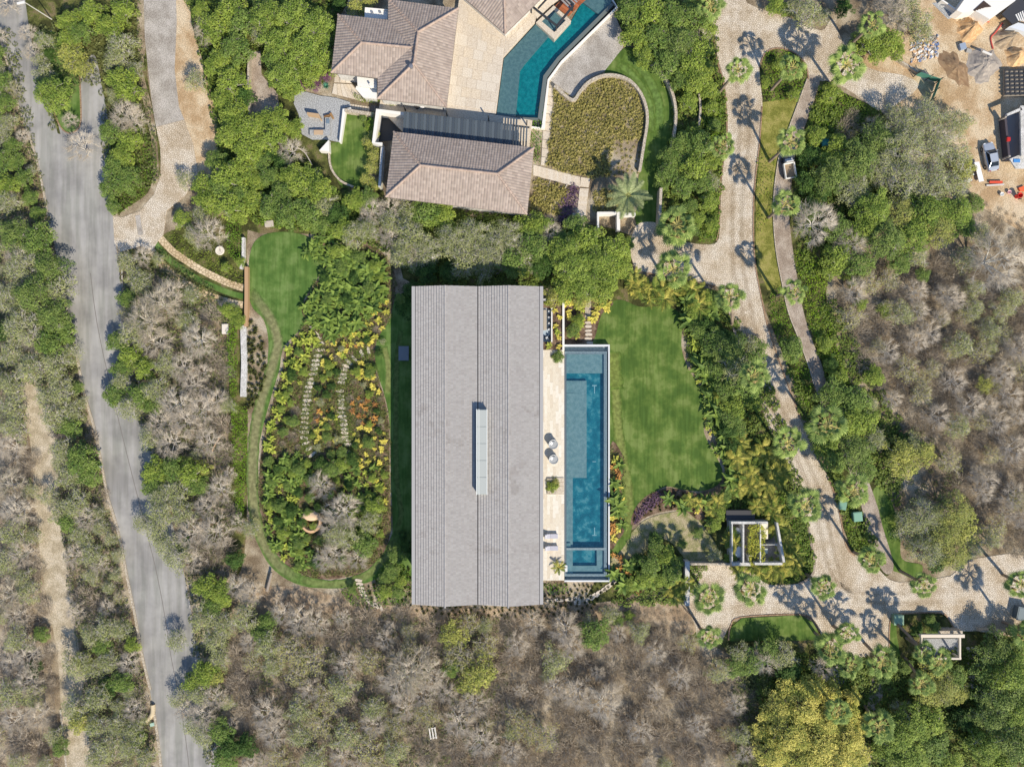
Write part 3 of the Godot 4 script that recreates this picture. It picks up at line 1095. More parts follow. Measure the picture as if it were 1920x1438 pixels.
func build_ground() -> void:
	m_soil = ground_mat(1, [rgb(136, 120, 98), rgb(160, 144, 120), rgb(180, 165, 140), rgb(200, 187, 164)], 163.0, 0.0135)
	(m_soil.albedo_texture as NoiseTexture2D).width = 2048
	(m_soil.albedo_texture as NoiseTexture2D).height = 2048
	m_mulch = ground_mat(2, [rgb(94, 78, 62), rgb(128, 106, 88), rgb(152, 130, 110)], 31.0, 0.02)
	m_planted = ground_mat(3, [rgb(74, 76, 46), rgb(94, 98, 56), rgb(114, 118, 66), rgb(134, 122, 90)], 43.0, 0.014)
	m_sand = ground_mat(4, [rgb(196, 166, 128), rgb(216, 190, 154), rgb(232, 212, 180)], 47.0, 0.010)
	m_lawn = ground_mat(5, [rgb(80, 106, 50), rgb(91, 116, 55), rgb(103, 125, 62), rgb(120, 138, 76)], 39.0, 0.009)
	m_lawn2 = ground_mat(6, [rgb(82, 112, 54), rgb(98, 126, 64), rgb(114, 138, 78)], 37.0, 0.010)
	streaks(m_lawn, 6.5, 90.0)
	streaks(m_lawn2, 6.5, 90.0)
	m_dry_lawn = ground_mat(7, [rgb(128, 130, 62), rgb(152, 150, 78), rgb(172, 164, 96)], 29.0, 0.012)
	m_worn = vmat(0.95)
	m_worn.metallic_specular = 0.2
	m_worn.albedo_texture = noise_tex(15, 0.03, 6, ramp([rgb(206, 206, 206), rgb(255, 255, 255)]), 512)
	m_worn.uv1_triplanar = true
	m_worn.uv1_world_triplanar = true
	m_worn.uv1_scale = Vector3.ONE / 13.0
	m_asphalt = ground_mat(8, [rgb(152, 150, 148), rgb(163, 161, 158), rgb(174, 172, 168)], 53.0, 0.006, 0.9)
	streaks(m_asphalt, 17.0, 240.0)
	m_concrete = ground_mat(9, [rgb(176, 168, 158), rgb(192, 185, 175), rgb(206, 199, 190)], 41.0, 0.010, 0.9)
	m_path = ground_mat(10, [rgb(168, 152, 136), rgb(184, 169, 153), rgb(200, 186, 170)], 37.0, 0.012, 0.9)
	m_stone = ground_mat(11, [rgb(184, 170, 150), rgb(208, 196, 176), rgb(226, 216, 200)], 11.0, 0.03, 0.9)
	m_grey_stone = ground_mat(12, [rgb(176, 178, 179), rgb(188, 190, 191), rgb(200, 202, 202)], 13.0, 0.05, 0.85)
	m_stucco = ground_mat(13, [rgb(214, 212, 206), rgb(228, 226, 221), rgb(238, 236, 232)], 17.0, 0.012, 0.85)
	m_kerb = ground_mat(14, [rgb(150, 118, 94), rgb(178, 148, 120), rgb(196, 170, 144)], 9.0, 0.03, 0.9)
	m_dark = mat(rgb(52, 54, 58), 0.6)
	m_glass = mat(Color(0.55, 0.62, 0.66, 0.25), 0.08)
	m_glass.transparency = BaseMaterial3D.TRANSPARENCY_ALPHA
	m_cobble = mat(Color.WHITE, 0.9)
	m_cobble.metallic_specular = 0.25
	m_cobble.albedo_texture = noise_tex(21, 0.046, 1, ramp([rgb(158, 145, 126), rgb(200, 189, 171), rgb(220, 209, 192), rgb(229, 220, 206)], [0.02, 0.12, 0.30, 0.8]), 1024, "cell")
	m_cobble.uv1_triplanar = true
	m_cobble.uv1_world_triplanar = true
	m_cobble.uv1_scale = Vector3.ONE / 12.7
	m_cobble.heightmap_enabled = true
	m_cobble.heightmap_texture = noise_tex(21, 0.046, 1, ramp([Color.BLACK, Color(0.8, 0.8, 0.8), Color.WHITE], [0.02, 0.14, 0.6]), 1024, "cell")
	m_cobble.heightmap_scale = 2.5
	m_cobble.detail_enabled = true
	m_cobble.detail_albedo = noise_tex(22, 0.010, 6, ramp([rgb(226, 218, 206), rgb(244, 240, 234), Color.WHITE]), 512)
	m_cobble.detail_blend_mode = BaseMaterial3D.BLEND_MODE_MUL
	m_cobble.detail_uv_layer = BaseMaterial3D.DETAIL_UV_2
	m_cobble.uv2_triplanar = true
	m_cobble.uv2_world_triplanar = true
	m_cobble.uv2_scale = Vector3.ONE / 33.0
	for i in 4:
		m_slab.append(ground_mat(31, [rgb(200, 188, 170), rgb(214, 203, 186), rgb(224, 215, 200)], 7.0 + i, 0.03, 0.9, false))
		m_slab[i].albedo_color = [rgb(255, 255, 255), rgb(250, 248, 246), rgb(246, 244, 242), rgb(252, 248, 242)][i]
	var g := PlaneMesh.new()
	g.size = Vector2(1600, 1600)
	struct("ground", g, m_soil)
	# planted ground under the estate's trees and shrubs
	sheet("planted_ground", "350,-40 640,-40 625,60 612,150 560,180 640,270 720,360 720,400 1000,410 1180,440 1190,520 1290,560 1300,600 1100,600 1060,540 780,535 740,470 600,440 460,430 420,340 380,200 350,80", 0.012, m_planted, true)
	sheet("planted_ground", "1150,-60 1345,-60 1340,70 1362,200 1352,360 1345,455 1250,440 1225,400 1240,300 1262,200 1230,110 1170,70", 0.014, m_planted, true)
	sheet("planted_ground", "1270,540 1372,560 1440,700 1500,900 1530,1060 1500,1095 1440,1095 1380,1060 1300,1040 1160,1130 1100,1125 1143,1050 1170,1000 1345,930 1355,860 1310,700 1275,590", 0.016, m_planted, true)
	sheet("planted_ground", "1410,90 1450,85 1520,100 1560,160 1660,215 1700,300 1640,420 1560,500 1560,620 1640,830 1680,1010 1665,1080 1600,1040 1540,830 1480,690 1430,560 1412,430 1425,200", 0.018, m_planted, true)
	sheet("planted_ground", "0,-40 265,-40 275,140 300,320 230,405 210,360 200,300 190,160 150,160 140,240 100,250 70,200 40,60", 0.013, m_planted, true)
	sheet("planted_ground", "1290,1190 1370,1165 1535,1180 1600,1240 1680,1150 1920,1185 1960,1500 1420,1500 1400,1260", 0.011, m_planted, true)
	sheet("planted_ground", "300,440 455,400 462,470 462,980 440,1080 428,980 430,640 440,580 340,540 240,470 280,470", 0.015, m_planted, true)
	# open sandy ground
	sheet("sandy_ground", "1600,120 1660,60 1760,-60 2000,-60 2000,420 1860,400 1800,330 1760,250 1690,215", 0.021, m_sand, true)
	sheet("sandy_path", "328,-30 329,60 327,130 334,205 346,226 361,280 368,320 400,330 408,240 392,160 375,100 358,40 352,-30", 0.022, m_sand, true)
	sheet("sandy_bank", "262,-30 275,60 268,130 284,200 293,260 296,330 280,372 232,404 228,396 276,362 286,320 284,270 274,220 262,150 256,40", 0.023, m_soil, true)
	var m_bare := ground_mat(16, [rgb(166, 144, 118), rgb(190, 168, 140), rgb(206, 186, 158)], 33.0, 0.012)
	sheet("bare_strip", "480,1105 560,1100 640,1120 770,1138 1020,1140 1180,1125 1290,1140 1300,1190 1200,1170 1020,1165 770,1170 620,1150 500,1130", 0.024, m_bare, true)

func build_roads() -> void:
	# the asphalt road that runs down the west side, with its spur
	var a := MB.new()
	a.prism(curve(pts("-32,-60 0,70 37,205 63,278 82,360 95,435 118,530 131,605 145,678 155,730 175,800 188,865 200,928 213,970 225,1020 236,1078 250,1146 265,1228 280,1291 293,1376 303,1460 312,1520 425,1520 404,1445 390,1388 370,1253 360,1160 350,1103 330,1010 300,900 282,830 265,740 245,650 229,555 222,500 216,452 212,400 210,350 205,290 170,250 128,254 100,244 84,200 54,55 32,-60"), true, 3), -0.2, 0.05)
	struct("asphalt_road", a.mesh(), m_asphalt)
	sheet("asphalt_spur_road", "150,262 149,150 163,112 178,106 190,160 199,205 207,275 206,300 170,290", 0.054, m_asphalt, true)
	sheet("road_island", "106,222 114,240 130,250 144,243 150,228 149,140 160,108 140,70 100,60 62,65 80,150", 0.07, m_lawn2, true)
	kerb("100,205 108,228 118,244 131,250 144,244 151,228 151,190 149,140", m_kerb)
	sheet("concrete_side_road", "268,-40 271,70 278,140 286,205 292,238 345,224 335,200 327,130 331,40 328,-40", 0.06, m_concrete, false)
	sheet("cobbled_side_road", "292,238.5 300,275 302,325 288,365 262,395 228,408 211,403 214,455 226,472 262,462 285,470 296,452 306,440 312,395 346,368 372,330 362,270 345,224.5", 0.064, m_cobble, false)
	var hump := MB.new()
	hump.ribbon(pts("258,404 260,420 264,441"), 0.75, 0.0, 0.11)
	struct("concrete_road_band", hump.mesh(), m_concrete)
	# centre joint and edge line of the asphalt
	var line := MB.new()
	line.ribbon(curve(pts("169,512 178,585 190,650 208,730 226,805 247,890 270,980 290,1060 306,1140 320,1230 338,1320 352,1420 360,1500"), false), 0.10, 0.04, 0.055)
	struct("road_joint", line.mesh(), mat(rgb(120, 115, 110), 0.9))
	var ma := m_asphalt.duplicate() as StandardMaterial3D
	ma.vertex_color_use_as_albedo = true
	for off in [[26.0, 0.93], [44.0, 1.05], [68.0, 0.93], [88.0, 1.06]]:
		var list := ""
		for q in [[0, 60], [40, 200], [84, 360], [118, 500], [148, 640], [178, 780], [212, 930], [242, 1060], [270, 1200], [298, 1340], [322, 1480]]:
			list += "%f,%f " % [q[0] + off[0], q[1]]
		worn("tyre_path", list, 1.5, 0.053 if off[1] < 1.0 else 0.0535, Color(off[1], off[1], off[1]), Color.WHITE, ma)
	kerb("-10,40 0,72 37,207 63,280 82,362 95,437", m_stone, true, 0.3, 0.16)
	kerb("133,615 147,682 157,734 177,803 190,868 202,930 215,972 227,1022 238,1080 252,1148 267,1230 282,1293", m_stone, true, 0.34, 0.2)
	kerb("289,1336 295,1378 305,1462", m_stone, true, 0.34, 0.2)
	kerb("349,1098 359,1158 369,1251 380,1320 389,1386 403,1445", m_concrete, true, 0.2, 0.12)
	kerb("228,500 230,555 236,600", m_concrete, true, 0.2, 0.12)
	# the dirt track further west
	sheet("dirt_track", "20,640 45,760 58,850 65,950 72,1020 80,1080 95,1160 108,1240 113,1320 121,1400 128,1500 172,1500 172,1400 156,1290 147,1210 136,1120 127,1060 116,980 110,900 104,830 86,740 62,640", 0.03, ground_mat(17, [rgb(188, 174, 148), rgb(206, 192, 166), rgb(220, 207, 184)], 29.0, 0.012), true)
	kerb("113,1330 121,1402 128,1500", m_stone, true, 0.3, 0.14)
	# stone wheel tracks with grass between
	var m_track := m_cobble.duplicate() as StandardMaterial3D
	m_track.uv1_scale = Vector3.ONE / 21.0
	m_track.albedo_color = rgb(255, 246, 226)
	for t in ["298,444 322,470 346,487 376,506 406,521 434,533 456,540", "280,466 308,500 336,522 370,545 402,558 430,567 455,572"]:
		var q := curve(pts(t), false)
		var wt := MB.new()
		wt.ribbon(q, 1.05, -0.1, 0.06)
		struct("stone_wheel_track", wt.mesh(), m_track)
	var strip := MB.new()
	strip.ribbon(curve(pts("289,455 315,485 341,504 373,525 404,539 432,550 456,556"), false), 0.85, -0.1, 0.05)
	struct("grass_strip", strip.mesh(), m_lawn2)
	# the cobbled drive
	var d := MB.new()
	d.prism(curve(pts("1343,-60 1336,30 1341,70 1346,110 1358,150 1363,200 1365,250 1358,300 1352,360 1350,430 1345,453 1330,459 1290,455 1258,447 1242,438 1236,420 1212,416 1192,424 1182,460 1188,496 1215,512 1290,525 1340,535 1355,548 1368,580 1378,620 1398,670 1420,730 1440,787 1456,823 1472,860 1487,905 1500,934 1513,973 1523,1020 1529,1056 1522,1082 1500,1094 1442,1096 1420,1080 1395,1062 1350,1060 1294,1061 1292,1140 1305,1176 1310,1202 1346,1206 1360,1190 1370,1170 1390,1155 1500,1150 1526,1162 1537,1182 1552,1215 1580,1236 1620,1232 1664,1222 1667,1178 1673,1154 1700,1149 1764,1148 1780,1162 1792,1182 1830,1183 1960,1186 1960,1046 1825,1048 1797,1063 1783,1080 1705,1091 1678,1090 1662,1082 1640,1060 1604,1040 1589,1026 1580,985 1568,933 1555,898 1540,870 1520,820 1502,788 1477,720 1455,658 1440,612 1428,556 1418,500 1414,445 1415,360 1425,270 1430,200 1428,170 1424,128 1432,104 1448,92 1470,92 1494,102 1511,122 1516,148 1537,152 1562,152 1580,162 1602,176 1630,196 1656,211 1690,190 1726,160 1690,140 1652,135 1616,120 1598,100 1580,80 1566,40 1556,38 1547,54 1533,56 1505,44 1475,31 1440,22 1410,10 1396,-4 1394,-60"), true, 2), -0.2, 0.06)
	struct("cobbled_drive", d.mesh(), m_cobble)
	kerb("1338,70 1344,112 1356,152 1361,200 1363,250 1356,300 1350,360 1348,430 1343,451", m_kerb)
	kerb("1367,578 1377,620 1397,672 1419,732 1439,789 1455,825 1471,862 1486,907 1499,936 1512,975 1522,1022 1528,1058 1520,1082 1498,1095", m_path, true, 0.36, 0.12)
	kerb("1603,1042 1588,1026 1579,985 1567,933 1554,898", m_kerb)
	kerb("1502,786 1476,718 1454,656 1439,610 1427,554 1417,500 1413,445 1414,360 1424,270 1429,200", m_kerb)
	kerb("1424,128 1432,104 1448,92 1470,92 1494,102 1511,122 1516,148", m_kerb)
	kerb("1215,512 1290,526 1340,536", m_kerb)
	kerb("1668,1222 1668,1178 1674,1155 1700,1150 1764,1149 1780,1163 1792,1183", m_kerb)
	kerb("1366,1200 1370,1174 1390,1157 1500,1152 1526,1164 1537,1184", m_kerb)
	# darker wheel paths worn along the drive
	var mw := m_cobble.duplicate() as StandardMaterial3D
	mw.vertex_color_use_as_albedo = true
	for off in [-9.0, 9.0]:
		var list := ""
		for q in [[1385, -20], [1378, 60], [1386, 120], [1396, 200], [1394, 280], [1384, 360], [1382, 440], [1384, 500], [1396, 560], [1408, 620], [1428, 690], [1450, 750], [1484, 820], [1512, 880], [1534, 940], [1548, 1000], [1562, 1060], [1590, 1110], [1660, 1122], [1760, 1118], [1900, 1115]]:
			list += "%f,%f " % [q[0] + off, q[1] + (off if q[1] > 1060 else 0.0)]
		worn("wheel_path", list, 0.9, 0.066, Color(0.80, 0.78, 0.75), Color.WHITE, mw)
	sheet("corner_lawn", "1367,1202 1371,1176 1391,1159 1500,1153 1524,1166 1534,1184 1530,1200", 0.08, m_lawn, false)
	sheet("verge_lawn", "1655,985 1668,1060 1690,1075 1720,1086 1730,1060 1692,1048 1688,1000 1672,940 1650,910 1636,930", 0.05, m_lawn, true)
	sheet("verge_lawn", "1668,1156 1680,1156 1682,1190 1690,1240 1668,1240", 0.05, m_lawn, false)
	# the grey footpath beside the drive
	sheet("grey_footpath", "1513,147 1480,236 1462,286 1452,350 1450,405 1455,470 1467,535 1478,585 1496,632 1516,686 1526,720 1545,770 1575,840 1613,940 1627,1008 1640,1045 1662,1076 1676,1060 1656,990 1641,935 1600,830 1560,745 1541,684 1524,640 1507,585 1495,520 1486,462 1480,405 1483,360 1491,290 1506,247 1526,190 1537,150", 0.08, m_path, true)
	kerb("1513,150 1480,238 1462,288 1452,352 1450,405 1455,470 1467,535 1478,585 1496,632 1516,686 1526,720", m_stone, true, 0.14, 0.2)
	sheet("grey_footpath", "1625,1330 1637,1270 1642,1230 1660,1232 1657,1280 1652,1330 1640,1400 1620,1470 1600,1470", 0.075, m_path, true)
	sheet("pale_footpath", "1585,1240 1592,1262 1572,1292 1548,1308 1540,1300 1560,1280 1566,1250", 0.077, m_concrete, true)
	sheet("dry_lawn", "1429,192 1500,182 1482,236 1464,286 1454,350 1452,405 1457,470 1469,535 1440,545 1421,500 1417,445 1418,360 1427,270", 0.05, m_dry_lawn, false)

var house: Node3D
func build_house() -> void:
	var z0 := plan(0, 537, 6.0).z
	var z1 := plan(0, 1133, 6.0).z
	var xs := [plan(772, 0, 6.0).x, plan(834, 0, 7.1).x, plan(896, 0, 6.15).x, plan(953, 0, 7.1).x, plan(1018.5, 0, 6.0).x]
	var hs := [6.0, 7.1, 6.15, 7.1, 6.0]
	house = thing("long_house", "long house under a ribbed grey tile roof with two ridges, beside the long pool", "house", Vector3((xs[0] + xs[4]) * 0.5, 0, (z0 + z1) * 0.5))
	var base := house.position
	var m := vmat(0.8)
	var f := FastNoiseLite.new()
	f.seed = 4
	f.frequency = 0.10
	var ca := lin(177, 174, 171)
	var cb := lin(166, 162, 159)
	var old := lin(158, 153, 149)
	# structure under the tiles
	var deck := MB.new()
	for i in 4:
		var a := Vector3(xs[i], hs[i] - 0.06, z0); var b := Vector3(xs[i + 1], hs[i + 1] - 0.06, z0)
		var c := Vector3(xs[i + 1], hs[i + 1] - 0.06, z1); var d := Vector3(xs[i], hs[i] - 0.06, z1)
		var dn := Vector3(0, -0.28, 0)
		deck.quad(a - base, b - base, c - base, d - base, Vector3.UP, lin(96, 92, 90))
		deck.quad(a + dn - base, b + dn - base, c + dn - base, d + dn - base, Vector3.DOWN, lin(206, 203, 198))
		deck.quad(a - base, b - base, b + dn - base, a + dn - base, Vector3.FORWARD, lin(196, 192, 188))
		deck.quad(d - base, c - base, c + dn - base, d + dn - base, Vector3.BACK, lin(196, 192, 188))
		if i == 0:
			deck.quad(a - base, d - base, d + dn - base, a + dn - base, Vector3.LEFT, lin(196, 192, 188))
		if i == 3:
			deck.quad(b - base, c - base, c + dn - base, b + dn - base, Vector3.RIGHT, lin(196, 192, 188))
	obj("roof", deck.mesh(), m, house)
	# courses of small flat tiles laid parallel to the ridges
	for i in 4:
		var t := MB.new()
		rng.seed = 70 + i
		var lo := i if hs[i] < hs[i + 1] else i + 1
		var hi := i + 1 if lo == i else i
		var e := Vector2(xs[lo], hs[lo]); var r := Vector2(xs[hi], hs[hi])
		var skip := 0.62 if i == 0 or i == 3 else 0.1
		e = e.lerp(r, skip / e.distance_to(r))
		var n := int(round(e.distance_to(r) / 0.385))
		var along := 0.205
		var nn := Vector3(-(r.y - e.y), absf(r.x - e.x), 0).normalized()
		if lo != i:
			nn = Vector3(absf(r.y - e.y), absf(r.x - e.x), 0).normalized()
		if nn.x * (r.x - e.x) > 0:
			nn.x = -nn.x
		for k in n:
			var p := e.lerp(r, float(k) / n); var q := e.lerp(r, (k + 1.08) / n)
			var z := z0 + 0.02 - (along * 0.5 if k % 2 else 0.0)
			while z < z1 - 0.03:
				var za := maxf(z, z0) + 0.004; var zb := minf(z + along, z1) - 0.004
				z += along
				var patch := clampf((f.get_noise_2d(p.x, z) + 0.7 * f.get_noise_2d(p.x * 4.0 + 50, z * 4.0) - 0.36) * 6.0, 0.0, 1.0)
				if z < -2.0 or z > 24.0:
					patch *= 0.2
				var col := pick(ca, cb, 0.05).lerp(old * rv(0.9, 1.1), patch * (0.75 if rng.randf() > 0.15 else 0.1))
				var up := 0.125 + rv(-0.008, 0.008)
				var p0 := Vector3(p.x, p.y, za) + nn * up; var p1 := Vector3(p.x, p.y, zb) + nn * (up + rv(-0.003, 0.003))
				var q0 := Vector3(q.x, q.y, za) + nn * 0.006; var q1 := Vector3(q.x, q.y, zb) + nn * 0.006
				t.quad(p0 - base, p1 - base, q1 - base, q0 - base, nn, col)
				var d0 := Vector3(p.x, p.y, za) - nn * 0.02; var d1 := Vector3(p.x, p.y, zb) - nn * 0.02
				t.quad(p0 - base, p1 - base, d1 - base, d0 - base, Vector3(p.x - q.x, 0, 0), col * 0.8)
		stuff(obj("roof_tile", t.mesh(), m, house))
	# ridge caps, eave boards, gutters and the valley channel
	for i in [1, 3]:
		var b := MB.new()
		var z: float = z0
		while z < z1 - 0.1:
			b.tube(Vector3(xs[i], hs[i] + 0.0, z) - base, Vector3(xs[i], hs[i] + 0.02, z + 0.42) - base, 0.13, 0.155, 8, pick(ca, cb, 0.05), true)
			z += 0.4
		stuff(obj("ridge_tile", b.mesh(), m, house))
	for s in [[0, 1, 1.0], [4, 3, -1.0]]:
		var x: float = xs[s[0]]
		var eb := MB.new()
		eb.box(Vector3(x + 0.24 * s[2], 6.08, (z0 + z1) * 0.5) - base, Vector3(0.48, 0.1, z1 - z0), lin(172, 171, 170))
		obj("eave_board", eb.mesh(), m, house)
		var gt := MB.new()
		gt.box(Vector3(x + 0.56 * s[2], 6.10, (z0 + z1) * 0.5) - base, Vector3(0.06, 0.05, z1 - z0 - 1.2), lin(112, 112, 116))
		obj("gutter", gt.mesh(), m, house)
	var vc := MB.new()
	vc.box(Vector3(xs[2], 6.12, (z0 + z1) * 0.5) - base, Vector3(0.14, 0.05, z1 - z0), lin(60, 58, 58))
	obj("valley_channel", vc.mesh(), m, house)
	# the lantern over the valley: a pale glazed box
	var sk := MB.new()
	var s0 := plan(893, 767, 7.35); var s1 := plan(913.5, 928, 7.35)
	var sc := (s0 + s1) * 0.5
	sk.box(Vector3(sc.x, 6.75, sc.z) - base, Vector3(s1.x - s0.x - 0.12, 1.1, s1.z - s0.z - 0.12), lin(176, 184, 178))
	var lan := obj("skylight", sk.mesh(), m, house)
	var fr := MB.new()
	var ww := s1.x - s0.x
	for x in [s0.x + 0.05, sc.x - ww * 0.26, s1.x - 0.05]:
		fr.box(Vector3(x, 7.36, sc.z) - base, Vector3(0.09, 0.07, s1.z - s0.z), lin(232, 236, 232))
	obj("frame", fr.mesh(), m, lan)
	var pane_m := mat(rgb(178, 183, 179), 0.6)
	for i in 5:
		var pn := MB.new()
		var zz := lerpf(s0.z + 0.1, s1.z - 0.1, (i + 0.5) / 5.0)
		var len := (s1.z - s0.z - 0.2) / 5.0 - 0.05
		pn.box(Vector3(sc.x + ww * 0.11, 7.34, zz) - base, Vector3(ww * 0.66, 0.03, len))
		obj("pane", pn.mesh(), pane_m, lan)
		var pl := MB.new()
		pl.box(Vector3(sc.x - ww * 0.37, 7.34, zz) - base, Vector3(ww * 0.16, 0.03, len))
		obj("pane", pl.mesh(), pane_m, lan)
	# walls, floor, doors and windows below
	var x0: float = xs[0] + 1.2; var x1: float = xs[4] - 2.2
	var wz0 := z0 + 1.0; var wz1 := z1 - 1.0
	var fl := MB.new()
	fl.box(Vector3((x0 + x1) * 0.5, 0.42, (wz0 + wz1) * 0.5) - base, Vector3(x1 - x0 + 0.6, 0.9, wz1 - wz0 + 0.6))
	obj("floor_slab", fl.mesh(), m_stucco, house)
	var ends := [[Vector3((x0 + x1) * 0.5, 3.4, wz0), Vector3(x1 - x0, 5.1, 0.3)], [Vector3((x0 + x1) * 0.5, 3.4, wz1), Vector3(x1 - x0, 5.1, 0.3)]]
	for w in ends:
		var b := MB.new()
		b.box(w[0] - base, w[1])
		obj("wall", b.mesh(), m_stucco, house)
	for side in [x0, x1]:
		var nb := 9
		for i in nb:
			var za := lerpf(wz0 + 0.15, wz1 - 0.15, float(i) / nb); var zb := lerpf(wz0 + 0.15, wz1 - 0.15, float(i + 1) / nb)
			var pier := MB.new()
			pier.box(Vector3(side, 3.4, za + 0.45) - base, Vector3(0.3, 5.1, 0.9))
			pier.box(Vector3(side, 5.3, (za + zb) * 0.5 + 0.45) - base, Vector3(0.296, 1.3, zb - za - 0.9))
			obj("wall", pier.mesh(), m_stucco, house)
			var gl := MB.new()
			gl.box(Vector3(side, 2.75, (za + zb) * 0.5 + 0.45) - base, Vector3(0.03, 3.76, zb - za - 1.0))
			var win := obj("window", gl.mesh(), m_glass, house)
			var wf := MB.new()
			for k in 4:
				wf.box(Vector3(side, 2.75, lerpf(za + 0.94, zb - 0.04, k / 3.0)) - base, Vector3(0.08, 3.78, 0.07))
			obj("frame", wf.mesh(), m_dark, win)
	var inner := MB.new()
	inner.box(Vector3((x0 + x1) * 0.5, 3.2, (wz0 + wz1) * 0.5) - base, Vector3(0.2, 4.7, wz1 - wz0 - 0.4))
	obj("inner_wall", inner.mesh(), m_stucco, house)
	# terrace on the pool side: long pale boards of stone
	var ter := thing("stone_terrace", "pale striped stone terrace between the long grey roof and the pool", "terrace", plan(1038, 870))
	var tb := MB.new()
	var q0 := plan(1000, 655, 0.86); var q1 := plan(1058.2, 1089, 0.86)
	tb.box(Vector3((q0.x + q1.x) * 0.5, 0.42, (q0.z + q1.z) * 0.5) - ter.position, Vector3(q1.x - q0.x, 0.84, q1.z - q0.z))
	obj("base", tb.mesh(), m_stone, ter)
	var mats := []
	for c in [rgb(238, 232, 220), rgb(232, 225, 211), rgb(226, 217, 202), rgb(241, 237, 228)]:
		var mm := ground_mat(33, [rgb(236, 232, 226), rgb(246, 243, 238), rgb(255, 255, 255)], 5.0, 0.02, 0.7, false)
		mm.albedo_color = c
		mm.uv1_scale = Vector3(1.0 / 1.4, 1.0 / 3.0, 1.0 / 14.0)
		mats.append(mm)
	rng.seed = 8
	slabs(ter, "board", plan2(1010, 656, 0.9), plan2(1010, 1088, 0.9), plan2(1058, 1088, 0.9), plan2(1058, 656, 0.9), 18, 9, 0.8, 0.9, mats, 0.006, 0.37)

var m_pool_wall: StandardMaterial3D
func ripple(m: StandardMaterial3D) -> void:
	var t := noise_tex(61, 0.02, 4, ramp([Color.BLACK, Color.WHITE]), 512)
	t.color_ramp = null
	t.as_normal_map = true
	t.bump_strength = 3.0
	m.normal_enabled = true
	m.normal_texture = t
	m.normal_scale = 0.35
	m.uv1_triplanar = true
	m.uv1_world_triplanar = true
	m.uv1_scale = Vector3.ONE / 7.0

